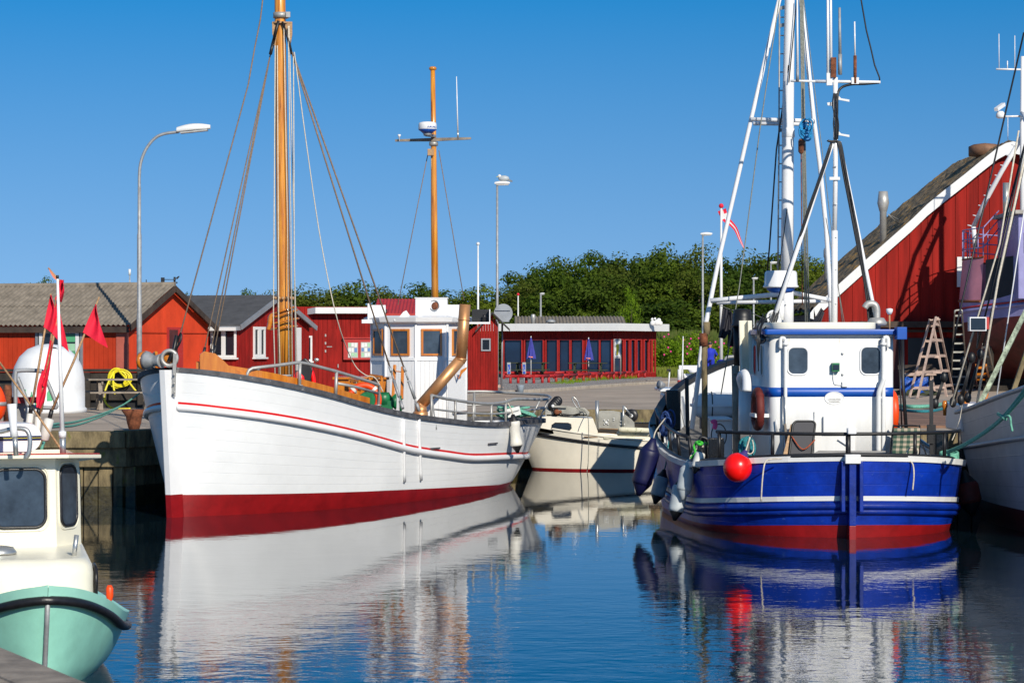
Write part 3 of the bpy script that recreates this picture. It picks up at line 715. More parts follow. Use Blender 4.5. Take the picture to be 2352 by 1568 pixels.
stay(m, [P(670,120,d1-.2), P(895,842,46.2)], .016); stay(m, [P(671,120,d1-.2), P(927,842,46.2)], .016)
m.build('shroud', [M_['rope_brown'], M_['black']], root)
m = MB()
for (xa,ya), e in (((895,842),e1),((927,842),e2)):
    A = P(xa,ya,46.2); m.tube([A, A.lerp(e,.12)], .028, 8); m.tube([A.lerp(e,.14), A.lerp(e,.3)], .018, 6); m.tube([A.lerp(e,.32), A.lerp(e,.72)], .03, 8); m.tube([A.lerp(e,.72), A.lerp(e,.85)], .013, 6); m.tube([A.lerp(e,.82), e], .034, 8)
m.build('turnbuckle', M_['galv_matt'], root)
m = MB()
for x0, x1, y1 in ((631,628,868),(636,640,870)): m.tube([P(x0+1,105,d1-.16), P(x1,y1-140,d1-.25), P(x1+4,y1,d1-.5)], .011, 6)
for x0, x1, y1 in ((652,664,860),(662,672,870),(664,679,884)): m.tube([P(x0,60,d1-.17), P(x1-4,500,d1-.17), P(x1,y1,d1-.4)], .009, 6)
m.tube(smooth([P(676,120,d1-.2), P(705,340,d1-.4), P(738,560,d1-.5), P(775,735,d1-.6), P(810,830,46), P(838,860,46), P(862,868,46), P(880,900,46)],5), .010, 6)
m.tube([P(674,130,d1-.2), P(676,600,d1-.3), P(683,880,d1-.5)], .010, 6)
m.build('halyard', M_['rope_white'], root)
m = MB(); m.tube(smooth([P(404,790,bowd), P(415,765,bowd-.05), P(414,785,bowd-.1), P(398,808,bowd), P(404,775,bowd)],5), .018, 6); m.tube([P(388,830,bowd-.1), P(400,800,bowd), P(406,770,bowd)], .035, 8); m.build('forestay_end', M_['black'], root)
d2 = cl(997)
m = MB(); m.tube([P(1000,745,d2), P(997,500,d2), P(996,330,d2), P(994,160,d2)], [.074,.070,.058,.048], 16); m.lathe([(.05,-.02),(.08,0),(.08,.04),(.05,.06)], P(994,160,d2), seg=16); ao = m.build('aft_mast', M_['mast_wood'], root)
m = MB(); m.bar(P(908,323,d2+.1), P(995,321,d2-.05), .05, .045, w2=.07, h2=.07); m.bar(P(995,321,d2-.05), P(1082,318,d2-.1), .07, .07, w2=.05, h2=.045)
m.build('crosstree', M_['wood_grey'], ao)
m = MB(); m.lathe([(.05,0),(.09,0),(.095,.05),(.09,.08),(.05,.08)], P(996,335,d2), seg=14); m.build('mast_band', M_['galv'], ao)
m = MB(); c = P(982,303,d2-.42); m.lathe([(.10,0),(.13,.03),(.19,.07),(.188,.075)], c-V((0,0,.03)), seg=28, mi=1); m.lathe([(.186,.045),(.192,.06),(.192,.14),(.18,.185),(.12,.205),(.0,.207)], c, seg=28, mi=0); m.lathe([(.08,-.08),(.1,0)], c-V((0,0,0)), seg=12, mi=2); m.bar(c+V((0,0,-.07)), c+V((.12,.4,-.05)), .1, .05, mi=2)
rd = m.build('radar_dome', [M_['white_gloss'], M_['blue_paint'], M_['galv_matt']], ao)
text('FURUNO', 'lettering', .05, c+V((.10,-.168,.09)), V((.86,.5,0)), (0,0,1), M_['blue_paint'], rd)
m = MB(); m.tube([P(1052,320,d2-.1), P(1051.5,300,d2-.1)], .02, 8, 1); m.tube([P(1051.5,300,d2-.1), P(1048.5,176,d2-.1)], [.016,.008], 8, 0); m.lathe([(.012,-.14),(.012,-.05),(.03,-.04),(.035,.0)], P(917,309,d2), seg=10); m.build('antenna', [M_['white_gloss'], M_['steel']], ao)
m = MB(); 
for x0,y0,x1,y1 in ((984,348,914,700),(1008,345,1066,690)): m.tube([P(x0,y0,d2), P(x1,y1,d2-.1)], .009, 6)
m.build('stay', M_['rope_brown'], ao)
m = MB(); c = P(991,345,d2-.1); m.box(c.x-.08,c.x+.05,c.y-.1,c.y,c.z-.12,c.z+.02); m.tube([c, c-V((0,0,.4))], .015, 6); m.build('block', M_['bamboo'], ao, .02)
m = MB(); A = near(992,910); m.tube(sag(A, near(1003,985)-V((0,.15,0)), .02, 8), .014, 6); m.build('chain', M_['galv_matt'], root)
# things on the white boat
def ring_buoy(name, c, R, r, nrm, lab, m1='orange', m2='fender_white', grp=None):
    nrm = V(nrm).normalized(); a = nrm.cross(V((0,0,1))).normalized(); b = a.cross(nrm); t = thing(name, lab, 'lifebuoy', V(c), grp)
    m = MB(); pts = [V(c)+(a*cos(q)+b*sin(q))*R for q in [2*pi*i/36 for i in range(36)]]; m.tube(pts, r, 12, closed=True); m.build('ring', M_[m1], t)
    for k in (1,3,5,7):
        m = MB(); q0 = k*pi/4-.10; m.tube([V(c)+(a*cos(q)+b*sin(q))*R for q in [q0, q0+.07, q0+.13, q0+.2]], r+.006, 12, caps=False); m.build('reflective_band', M_[m2], t)
    return t
ring_buoy('lifebuoy', P(836,918,45.55), .275, .062, (.05,-1,.12), 'orange lifebuoy leaning beside the green winch on the white wooden boat')
def fender(name, top, bot, r, mm, cap, lab, grp=None, rope=None, waist=0):
    top = V(top); bot = V(bot); L_ = (bot-top).length; ax = (bot-top)/L_; t = thing(name, lab, 'fender', bot, grp)
    ce = min(.34, r*1.4/L_)
    prof = [(r*.25,0),(r*.45,L_*ce*.35),(r*.86,L_*ce*.8),(r,L_*ce)]; m = MB()
    mid = [(r*(1-waist*sin(pi*k/8)), L_*lerp(ce,1-ce,k/8)) for k in range(9)]
    m.lathe(prof[2:]+mid[1:-1]+[(r,L_*(1-ce)),(r*.86,L_*(1-ce*.8))], top, ax, 20); m.build('body', M_[mm], t)
    m = MB(); m.lathe(prof[:3]+[(r*.865,L_*ce*.82)], top, ax, 18); m.build('end_cap', M_[cap], t); m = MB(); m.lathe([(r*.865,L_*(1-ce*.82)),(r*.86,L_*(1-ce*.8)),(r*.45,L_*(1-ce*.35)),(r*.2,L_)], top, ax, 18); m.build('end_cap', M_[cap], t)
    if rope:
        m = MB(); m.tube(smooth([top]+[V(q) for q in rope],4), .012, 6); m.build('lanyard', M_['rope_white' if cap != 'black' or mm == 'fender_white' else 'rope_teal'], t)
    return t
ft = near(1179,948)-V((0,.2,0)); ft.y -= .15
fender('fender', P(1178,951,ft.y), P(1189,1040,ft.y), .13, 'fender_white', 'black', 'white fender with black ends hanging at the stern of the white wooden boat', 'fenders', [P(1172,935,ft.y), P(1160,915,ft.y+.1)], .2)
m = MB(); c0 = near(1183,945)
for k in range(22):
    c = c0+V((random.uniform(-.22,.26),random.uniform(-.1,.3),random.uniform(-.1,.08))); R = random.uniform(.06,.13); ph = random.random()*6; ti = random.uniform(.2,.6)
    m.tube([c+V((R*1.5*cos(a),R*sin(a),R*ti*sin(a+ph))) for a in [2*pi*i/12 for i in range(12)]], .022, 6, closed=True)
tag(m.build('rope_coil', M_['rope_green']), 'pale green rope coil heaped on the stern rail of the white boat', 'rope')
sg = thing('sign', 'small white reserved sign on the stern rail of the white wooden boat', 'sign', near(1180,945))
A = near(1180,945)+V((0,-.14,0)); m = MB(); rt = V((.97,0,.24)); up = V((-.24,0,.97))
m.prism([A-rt*.14-up*.09, A+rt*.14-up*.09, A+rt*.14+up*.09, A-rt*.14+up*.09], (0,.012,0)); m.build('board', M_['paper'], sg)
text('RESERVERET', 'lettering', .045, A+V((0,-.004,0)), rt, up, M_['black'], sg)
# ---------------------------------------------------------------- blue and white cutter
BB = Hull((5.26,37.45), (4.66,49.5), [(0,.04),(.008,.5),(.02,1.0),(.045,1.5),(.075,1.82),(.12,2.08),(.2,2.26),(.35,2.36),(.5,2.38),(.62,2.3),(.75,2.0),(.86,1.5),(.94,.85),(.98,.4),(1,.08)],
          [(0,.04),(.01,.45),(.025,.9),(.06,1.4),(.1,1.75),(.17,2.05),(.3,2.2),(.5,2.22),(.65,2.0),(.8,1.3),(.9,.7),(1,.05)], [(0,1.25),(.08,1.14),(.2,1.05),(.35,1.1),(.55,1.32),(.7,1.6),(.8,1.9),(.95,2.45),(1,2.65)], rs=.22, rb=.5)
B_ = BB
root = thing('fishing_cutter', 'blue fishing cutter with white wheelhouse, blue stripe and tall white mast', 'boat', BB.lo(6,0,-.5))
zs2 = tab([(0,.62),(.08,.54),(.2,.46),(.4,.5),(.7,.8),(1,1.4)]); zb2 = tab([(0,.2),(.1,.12),(.2,.09),(.6,.1),(1,.3)])
rows = [lambda u: -.5, lambda u: -.2, lambda u: 0, zb2]+rows_between(zb2, zs2, 4)[1:]+rows_between(zs2, BB.zs, 6)[1:]
BB.shell(rows, [1,1,1]+[0]*10, 6).build('hull', [M_['blue_hull'], M_['boot_red']], root)
BB.inner(.62, .10).build('deck', [M_['deck_grey'], M_['white_paint']], root)
def belt(H, zf, o, hh, name, mm, mi_=None, t=.05, n=48, bev=0):
    m = MB(); A = H.loop(lambda u: zf(u)+hh/2, o, n); B = H.loop(lambda u: zf(u)-hh/2, o, n); A2 = H.loop(lambda u: zf(u)+hh/2, -t, n); B2 = H.loop(lambda u: zf(u)-hh/2, -t, n)
    m.grid([[p, q, r, s, p] for p, q, r, s in zip(A, B, B2, A2)], 0, False); return m.build(name, mm, root)
belt(BB, lambda u: BB.zs(u), .055, .09, 'cap_rail', M_['white_paint'])
belt(BB, lambda u: zs2(u), .035, .075, 'white_strake', M_['white_paint'])
m = MB(); m.tube(BB.loop(lambda u: zs2(u)-.12, .03), .06, 8); m.tube(BB.loop(lambda u: zs2(u)-.21, .02), .05, 8); m.build('rubbing_strake', M_['blue_hull'], root)
m = MB(); m.tube(BB.loop(lambda u: BB.zs(u)+.05, -.04), .035, 6); m.build('black_edge', M_['black'], root)
m = MB(); c = BB.lo(-.06,0,0)
for dx, w_ in ((0,.11),(-.14,.06),(.14,.06)): (m.box(c.x+dx-w_/2,c.x+dx+w_/2,c.y-.05+abs(dx)*.25,c.y+.35,.21 if dx == 0 else .42,1.2,0), m.box(c.x-.055,c.x+.055,c.y-.049,c.y+.35,-.4,.209,2) if dx == 0 else 0)
m.box(c.x-.12,c.x+.12,c.y-.09,c.y+.25,1.17,1.31,1); m.build('stern_post', [M_['blue_hull'], M_['white_paint'], M_['boot_red']], root, .01)
# inside of the high bow: black cap
for sd in (1,-1):
    m = MB(); pts = [BB.pt(u, sd, BB.zs(u)+.05, .05) for u in BB.us(.62,.995,16)]
    for a, b in zip(pts, pts[1:]): m.bar(a, b, .16, .10)
    m.build('bow_cap', M_['black'], root)
for u in (.66,.72,.78,.84,.9):
    for sd in (1,-1): m = MB(); m.bar(BB.pt(u,sd,BB.zs(u)-.05,.16), BB.pt(u,sd,BB.zs(u)-.62,.16), .09, .09); m.build('bulwark_stanchion', M_['white_paint'], root)
m = MB(); c = P(1546,960,46.4); m.box(c.x-.14,c.x+.14,c.y-.13,c.y+.13,1.35,2.14); m.build('bollard', M_['black_wet'], root, .03)
m = MB(); c = P(1640,1062,39.2); m.box(c.x-.10,c.x+.16,c.y-.1,c.y+.15,.6,1.5); m.build('stern_bollard', M_['black_wet'], root, .02)
# wheelhouse: rounded plan
WF = Fr((4.22,39.35), (1,.05))
tR = WF.tx(2055); tL = WF.tx(1768); z0, z1 = .55, WF.at(1900,768)[1]
def rrect(t0, t1, o0, o1, r, n=5):
    pts = []
    for cx, cy, a0 in ((t1-r,o1-r,0),(t0+r,o1-r,90),(t0+r,o0+r,180),(t1-r,o0+r,270)):
        for k in range(n+1): a = radians(a0+90*k/n); pts.append((cx+r*cos(a), cy+r*sin(a)))
    return pts
def rprism(m, fr, t0, t1, o0, o1, z0, z1, r, mi=None, n=5):
    pl = rrect(t0, t1, o0, o1, r, n); k = len(m.v); N_ = len(pl)
    m.v += [fr.pt(t,o,z0) for t, o in pl]+[fr.pt(t,o,z1) for t, o in pl]
    for i in range(N_): m.face([k+i, k+(i+1)%N_, k+N_+(i+1)%N_, k+N_+i], mi, True)
    m.face([k+N_+i for i in range(N_)], mi, False); m.face([k+i for i in range(N_)][::-1], mi, False)
DP = 2.1
m = MB(); rprism(m, WF, tL, tR, -DP, 0, z0, z1, .14); wh = m.build('wheelhouse', M_['white_weather'], root)
za, zb_ = WF.at(1900,911)[1], WF.at(1900,889.5)[1]
m = MB(); rprism(m, WF, tL-.004, tR+.004, -DP-.004, .004, za, zb_, .144); m.build('blue_stripe', M_['blue_paint'], wh)
m = MB(); rprism(m, WF, tL-.10, tR+.10, -DP-.1, .12, z1, z1+.085, .05); rprism(m, WF, tL-.03, tR+.0, -DP, .04, z1-.03, z1-.001, .1, 1)
m.box(*sorted((WF.pt(tR+.0,0,0).x, WF.pt(tR+.16,0,0).x)), 39.2,39.5,z1-.08,z1+.12,0); rf = m.build('roof', [M_['blue_paint'], M_['white_paint']], wh, .008)
m = MB(); rprism(m, WF, tL+.05, tR-.25, -DP+.05, -.05, z1+.086, z1+.20, .3); m.build('roof_hatch', M_['cream_cabin'], rf, .01)
def rwin(fr, x0, y0, x1, y1, o, parent, r=.07, gm='glass_cool', fm='white_gloss', tr=.016):
    t0, zt = fr.at(x0,y0); t1, zb = fr.at(x1,y1); pl = rrect(t0,t1,zb,zt,r,6)
    m = MB(); m.tube([fr.pt(t,o+.004,z) for t, z in pl], tr, 8, closed=True); f = m.build('window', M_[fm], parent)
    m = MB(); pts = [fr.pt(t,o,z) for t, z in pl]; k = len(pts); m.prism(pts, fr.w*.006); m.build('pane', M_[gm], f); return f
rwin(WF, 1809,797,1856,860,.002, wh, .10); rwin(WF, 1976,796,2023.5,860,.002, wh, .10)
PF = Fr(WF.pt(tL,0,0), (.05,-1), (-1,-.05)); PF.o = WF.pt(tL,-DP,0); 
for o0 in (.42,1.15):
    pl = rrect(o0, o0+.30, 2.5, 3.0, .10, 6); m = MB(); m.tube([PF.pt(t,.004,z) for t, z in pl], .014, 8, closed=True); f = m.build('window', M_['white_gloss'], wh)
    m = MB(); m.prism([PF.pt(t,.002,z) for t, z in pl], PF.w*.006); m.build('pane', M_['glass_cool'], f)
# pipes on the aft wall
def wpipe(name, pts, r, mm='white_paint', par=None, n=4):
    m = MB(); m.tube(smooth([WF.P(x,y,o) for x, y, o in pts], n), r, 10); return m.build(name, M_[mm], par or wh)
wpipe('vent_pipe', [(1804,1046,.09),(1804,950,.09),(1804,850,.09),(1804,786,.09),(1803,779,.09),(1798,776,.09),(1793,779,.09),(1792.5,800,.09)], .030)
wpipe('vent_pipe', [(2029,1046,.09),(2029,950,.09),(2029,850,.09),(2029,784,.09),(2030,777,.09),(2035,774.5,.09),(2039.5,778,.09),(2040,797,.09)], .034)
wpipe('bent_pipe', [(2018,1046,.12),(2018,960,.12),(2018,915,.12),(2019,900,.13),(2025,885,.14),(2031,868,.15)], .040)
m = MB()
for x, y in ((1804,790),(2029,790),(2018,913)):
    m.lathe([(.05,-.02),(.05,.02)], WF.P(x,y,.1), seg=12)
m.build('pipe_collar', M_['white_paint'], wh)
m = MB(); WF.rect(m, 1909.5,833,1926,853,0,.10,0); WF.rect(m, 1911,837,1924.5,849,.09,.115,1); m.tube(smooth([WF.P(1915,853,.05), WF.P(1914,870,.02), WF.P(1918,882,.02), WF.P(1934,884,.02)],4), .007, 6, 2); WF.rect(m, 1933,876,1946,888,0,.05,2); m.build('stern_light', [M_['green_paint'], M_['glass'], M_['white_paint']], wh, .004)
m = MB()
for x, y in ((1935.5,811),(1935.5,859)): m.lathe([(.02,0),(.02,.03),(.008,.04)], WF.P(x,y,0), WF.w, 10)
m.build('bolt', M_['white_paint'], wh)
m = MB(); t, z = WF.at(1916,914); 
m.tube([WF.pt(t+.155*cos(a),.006,z+.10*sin(a)) for a in [2*pi*i/32 for i in range(32)]], .007, 6, closed=True); m.prism([WF.pt(t+.15*cos(a),.003,z+.095*sin(a)) for a in [2*pi*i/32 for i in range(32)]], WF.w*.003)
pl = m.build('makers_plate', M_['white_paint'], wh)
text('LANGELAND', 'lettering', .036, WF.pt(t,.008,z-.02), WF.u, (0,0,1), M_['conc'], pl, .003); text('DANMARK', 'lettering', .036, WF.pt(t,.008,z-.06), WF.u, (0,0,1), M_['conc'], pl, .003)
m = MB(); WF.rect(m, 1869,944,1964,1046,0,.035); dr = m.build('door', M_['white_weather'], wh, .012)
m = MB(); WF.rect(m, 1888.5,955,1944.5,996,.035,.10); m.build('hatch_lid', M_['white_paint'], dr, .012)
m = MB(); m.bar(WF.P(1925,1008,.06), WF.P(1948,1023,.06), .03, .02); WF.rect(m, 1861,965,1868,985,0,.08); m.build('latch', M_['white_paint'], wh); m = MB(); m.tube([WF.P(1783,963,.05), WF.P(1785,990,.05)], .012, 8); m.build('handle', M_['white_paint'], wh)
m = MB(); m.tube([WF.P(1797,909,.06), WF.P(1800,1046,.10)], .007, 6, 1); m.tube([WF.P(1803,911,.12), WF.P(1804,975,.14)], .006, 6, 1); m.tube([WF.P(1803,973,.14), WF.P(1806,1015,.15)], .022, 8, 2); m.tube([WF.P(1806,1010,.15), WF.P(1807,1044,.16)], .015, 8, 0)
tag(m.build('fishing_rod', [M_['orange'], M_['steel'], M_['wood_grey']]), 'fishing rods strapped upright to the white wheelhouse wall', 'fishing rod')
# radar dome, masts and gantry
d3 = 42.2
def pt3(q): return P(q[0], q[1], q[2] if len(q) > 2 else d3)
def tubes(name, items, mm, par, seg=12):
    m = MB()
    for pts, r in items: m.tube([pt3(q) for q in pts], r, seg)
    return m.build(name, M_[mm], par)
mm_ = tubes('main_mast', [([(1807,790),(1807.5,640)], [.118,.118]), ([(1807.5,640),(1809,470),(1810,256),(1814,0),(1816,-200)], [.110,.107,.103,.088,.085])], 'white_gloss', root, 24)
m = MB(); m.lathe([(.104,-.01),(.114,.0),(.114,.12),(.10,.16)], P(1810.5,315,d3), seg=24); m.build('mast_collar', M_['white_gloss'], mm_)
tubes('mast_leg', [([(1790,0,d3+.1),(1725.7,271.7,d3+.2),(1696,402,d3+.25),(1650,600,d3+.3),(1622,739,d3+.3),(1612,800,d3+.2),(1589,985,d3)], [.038]*4+[.043]*3)], 'white_gloss', root, 14)
tubes('mast_leg', [([(1839.8,0,d3+.1),(1869,271.7,d3+.2),(1883,379,d3+.2),(1897.5,524,d3+.2),(1906,660,d3+.2),(1911,790,d3+.2)], .040)], 'white_gloss', root, 14)
tubes('cross_tube', [([(1724,274,d3+.15),(1872,278,d3+.15)], .036),([(1730,284,d3+.5),(1868,285,d3+.5)], .034)], 'white_gloss', root)
tubes('cross_tube', [([(1632,690.6,d3),(1700,684,d3),(1790,675.5,d3)], .042),([(1820,672,d3),(1860,680,d3),(1912,690,d3)], .040),([(1646,695,d3+.6),(1908,691,d3+.6)], .034)], 'white_gloss', root)
m = MB(); m.tube([P(1790.5,22,d3+.1), P(1789,350,d3+.1), P(1786,700,d3+.1)], .014, 6)
for i in range(17): y = 40+i*42; x = 1790.5-i*.2; m.tube([P(x,y,d3+.1), P(x+14,y,d3+.1)], .011, 6)
for y in (20,60,300): m.bar(P(1790,y,d3+.1), P(1806,y-4,d3+.05), .02, .06)
m.build('mast_ladder', M_['galv'], root)
c = P(1793.5,661,d3-.75); m = MB(); m.lathe([(.10,-.09),(.19,-.075),(.24,-.03),(.24,.0)], c, seg=28, mi=1); m.lathe([(.25,.0),(.305,.01),(.305,.03),(.285,.05),(.275,.26),(.25,.29),(0,.30)], c, seg=32, mi=0); m.tube([c-V((0,0,.22)), c-V((0,0,.55))], .06, 12, 0); m.bar(c-V((0,0,.25)), c+V((.15,.75,-.25)), .08, .06, mi=0)
m.build('radar_dome', [M_['white_gloss'], M_['blue_paint']], root)
d4 = 40.4
am = tubes('antenna_mast', [([(1916,760,d4),(1917,530,d4)], .054),([(1917,530,d4),(1919,402,d4),(1919,178,d4)], .040)], 'white_gloss', root, 14)
tubes('brace', [([(1911.6,328,d4),(1887,400,d4),(1838.5,549.6,d4-.1),(1771,752,d4-.3)], .038)], 'white_gloss', am); tubes('brace', [([(1928,326,d4),(1971.8,536.8,d4),(2010,722,d4-.1),(2013,755,d4-.1)], .032)], 'white_gloss', am)
tubes('crossarm', [([(1816,186,d4),(1875,187,d4)], .020),([(1873,187,d4),(2022,189,d4)], .026)], 'white_gloss', am)
m = MB()
for x0, y0, x1, y1 in ((1899,168,1912,196),(1956,178,1973,193),(1917,212,1924,224),): m = MB(); m.prism([P(x0,y0,d4-.05), P(x1,y0,d4-.05), P(x1,y1,d4-.05), P(x0,y1,d4-.05)], (0,.05,0)); m.build('antenna_plate', M_['white_paint'], am)
m = MB()
for yy, s_ in ((219,1),(300,1),(238,-1)):
    m = MB(); m.prism([P(1920,yy,d4), P(1925,yy,d4), P(1932,yy+7,d4), P(1951,yy+10,d4), P(1951,yy+15,d4), P(1920,yy+9,d4)] if s_ > 0 else [P(1917,yy-4,d4), P(1900,yy-2,d4), P(1901,yy+4,d4), P(1917,yy+6,d4)], (0,.03,0)); m.build('step_plate', M_['white_paint'], am)
for yy in (385,472,548,622,700): m = MB(); m.tube([P(1913,yy,d4), P(1922,yy-4,d4-.08)], .012, 6); m.build('step', M_['white_paint'], am)
m = MB(); m.bar(P(1905,410,d4-.05), P(1929,410,d4-.05), .04, .05); m.build('clamp', M_['white_paint'], am)
m = MB()
for x, y0, yb, r0, r1, c_ in ((1832,168,-40,.022,.013,0),(1902,190,-60,.026,.018,0),(1909,176,-80,.024,.018,0),(1929.5,130,18,.028,.020,1),(1964,130,50,.014,.012,0)): m.tube([P(x,y0,d4), P(x-1,yb,d4)], [r0,r1], 8, c_)
for x, y0, y1, r, c_ in ((1929.5,172,125,.034,1),(1964,192,128,.028,2),(1832,186,160,.026,1)): m.tube([P(x,y0,d4-.03), P(x,y1,d4-.03)], r, 8, c_)
m.prism([P(1909,132,d4-.08), P(1921,132,d4-.08), P(1921,178,d4-.08), P(1909,178,d4-.08)], (0,.04,0), 2); m.build('antenna', [M_['white_gloss'], M_['galv_matt'], M_['rust']], am)
m = MB()
m.tube([P(1976,-30,d4), P(1978,0,d4), P(1990,70,d4), P(2000,110,d4), P(2009,150,d4), P(2020,178,d4), P(2021,192,d4)], .013, 6)
m.tube(smooth([P(2019,190,d4), P(1985,193,d4), P(1955,194,d4), P(1932,202,d4), P(1924,220,d4-.05), P(1923,260,d4-.05), P(1921,318,d4-.05)],5), .022, 6)
for k in range(5):
    o_ = random.uniform(-3,3); m.tube(smooth([P(1915+k*2,215,d4-.06)]+[P(1915+k*2.2+random.uniform(-4,4),y,d4-.07) for y in (240,262,285,305)]+[P(1916+k*2,320,d4-.06)],4), .010, 6)
m.tube([P(1912+16*cos(a)*.7,322+3*sin(a),d4-.06) for a in [pi*i/8 for i in range(9)]], .02, 6)
for k in range(4):
    o_ = k*2.4; m.tube(smooth([P(1922+o_*.6,325,d4-.05)]+[P(lerp(1926,1988,(y-335)/330)+o_+random.uniform(-1.5,1.5), y, d4-.05) for y in (335,400,470,540,600,665)]+[P(1996+o_*2,745,d4-.1)],4), .017, 6)
    m.tube(smooth([P(1912-o_*.4,325,d4-.05)]+[P(lerp(1907,1795,(y-340)/330)-3+o_*.7+random.uniform(-1.2,1.2), y, d4-.12) for y in (340,400,470,540,600,670)]+[P(1770+o_*2,735,d4-.35), P(1752+o_*3,758,d4-.3)],4), .012, 6)
for k in range(8): m.tube(smooth([P(1757+random.uniform(-9,12),726+random.uniform(-8,10),39.9), P(1745+random.uniform(-8,8),748,39.6), P(1740+random.uniform(-4,6),775+random.uniform(0,10),39.4), P(1742,810+k*6,39.5)],4), .009, 6)
for k in range(6): m.tube(smooth([P(1935+k*3,752,d4-.3), P(1955+k*5,742+random.uniform(-4,6),d4-.35), P(1980+k*3,748+random.uniform(-5,5),d4-.3), P(1998+k*2,740,d4-.25)],4), .010, 6)
m.build('cable', M_['black'], am)
m = MB()
for q in range(4): m.tube([P(1776+14*cos(a)+q,728+q*3+14*sin(a),d3-1.2+.1*q) for a in [2*pi*i/18 for i in range(18)]], .018, 6, closed=True)
m.build('hose_coil', M_['white_gloss'], root)
c = P(2014,748,d4-.2); m = MB(); m.lathe([(.06,-.1),(.06,0),(.16,.01),(.17,.05),(.12,.13),(.05,.14)], c, seg=18); m.tube(smooth([c+V((0,0,.1)), c+V((0,0,.28)), c+V((-.05,0,.36)), c+V((-.15,0,.36)), c+V((-.2,0,.3))],5), .055, 10); m.build('roof_vent', M_['galv'], root)
m = MB(); m.tube([P(2043,760,39.6), P(2043,720,39.6)], .015, 8, 1); m.lathe([(.03,0),(.055,.05),(.055,.09),(.02,.1)], P(2043,722,39.6), seg=14, mi=0); m.build('gps_antenna', [M_['white_gloss'], M_['bamboo']], root)
# rigging
m = MB()
for pts in ([(1840,-20),(1783.4,344,d3+.3),(1761,600,d3+.4),(1752,700,d3+.4)], [(1838,100,d3-.2),(1830,330,d3-.2),(1812,690,d3-.2)], [(1875,100,d3+.3),(1858,640,d3)], ): pass
m.tube([P(1812,150,d3-.1), P(1783.4,344,d3+.1), P(1768,560,d3+.4), P(1761,640,d3+.5)], .014, 6)
m.tube([P(1830,0,d3-.15), P(1812,190,d3-.15)], .010, 6); m.tube([P(1808,480,d3-.14), P(1786,640,d3-.14)], .008, 6)
m.build('wire', M_['black'], root)
m = MB()
for x0, x1 in ((1838,1850),(1841,1854),(1844,1859)): m.tube([P(x0,-10,d3-.2), P(x0+5,330,d3-.2), P(x1,760,d3-.3)], .013, 6)
m.tube([P(1790,0,d3-.1), P(1745,300,d3-.1), P(1698,660,d3-.4), P(1656,905,d3-.8)], .010, 6); m.tube([P(1846,0,d3), P(1895,400,d3), P(1935,740,d3-.5)], .007, 6); m.tube([P(1897,500,d3), P(1940,745,d3-.5)], .007, 6)
m.build('running_rigging', M_['rope_grey'], root)
m = MB()
for k in range(5): 
    c = P(1849+k*.8,287+k*5,d3-.3); m.tube([c+V((.09*cos(a),.04*sin(a),.10*sin(a)+.03*cos(a+k))) for a in [2*pi*i/16 for i in range(16)]], .018, 6, closed=True)
m.tube(smooth([P(1858,272,d3-.35), P(1866,280,d3-.35), P(1864,300,d3-.35), P(1850,318,d3-.35), P(1838,312,d3-.35), P(1836,296,d3-.35)],5), .016, 6); m.build('rope_knot', M_['rope_teal'] if 0 else mat('rope_sky', (.01,.25,.55), .8, var=.4, vs=30), root)
m = MB(); c = P(1840,335,d3-.3); m.lathe([(.03,.12),(.05,.08),(.05,-.1),(.02,-.14)], c, seg=10); m.tube([c+V((0,0,-.1)), P(1843,700,d3-.3)], .010, 6); m.build('block', M_['rust'], root)
# port side clutter
m = MB(); d = 41.0; t0_, t1_ = P(1698,736,d), P(1727,851,d)
m.prism([P(1698,736,d), P(1727,736,d), P(1729,860,d), P(1701,860,d)], (0,.03,0), 0); m.prism([P(1698,736,d-.12), P(1703,736,d-.12), P(1706,860,d-.12), P(1701,860,d-.12)], (0,.14,0), 0); m.prism([P(1718,736,d-.12), P(1727,736,d-.12), P(1729,860,d-.12), P(1720,860,d-.12)], (0,.14,0), 0)
m.build('channel_post', M_['cream_cabin'], root)
m = MB(); m.tube([P(1711,995,40.6), P(1713,893,40.6)], .118, 18, 0); m.tube(smooth([P(1712,900,40.6), P(1705,880,40.5), P(1703,868,40.4), P(1710,858,40.25), P(1716,868,40.1), P(1716,899,40.05)],5), .085, 14, 0); m.build('ventilator', [M_['white_gloss']], root)
m = MB(); m.tube([P(1693,1075,41.1), P(1689,839,41.1)], .066, 14, 0); m.tube([P(1691,860,41.1), P(1691,855,41.1)], .075, 14, 0); m.tube([P(1695,840,41.3), P(1694,745,41.3)], .07, 14, 1); m.build('exhaust_stack', [M_['wood_grey'], M_['black']], root)
m = MB(); c = P(1705,746,41.3); m.lathe([(.195,-.03),(.195,0),(.17,.02),(.165,.14),(.145,.26),(.05,.275)], c, seg=24); tag(m.build('tub', M_['black']), 'black plastic tub upturned over the exhaust stack of the blue cutter', 'tub')
m = MB(); m.tube([P(1618.5,1010,42), P(1618.5,795,42)], .052, 12, 0); m.tube([P(1616,795,42), P(1616,765,42)], .075, 12, 1); m.tube([P(1623,768,42), P(1623,739,42)], .06, 12, 0); m.build('boom_crutch', [M_['timber'], M_['rust']], root)
m = MB(); m.bar(P(1577,869,44.8), P(1580,1012,44.8), .07, .07); m.build('guard_post', M_['black'], root)
m = MB(); c = P(1653,931,43.6)
m.lathe([(.02,-.50),(.16,-.48),(.225,-.36),(.24,-.1),(.24,.1),(.225,.36),(.16,.48),(.02,.50)], c, (1,.1,0), 24, 0); m.lathe([(.245,-.36),(.262,-.34),(.262,.34),(.245,.36)], c-V((0,0,.0)), (1,.1,0), 24, 0) if 0 else m.box(c.x-.52,c.x+.5,c.y-.26,c.y+.26,c.z-.02,c.z+.03,0)
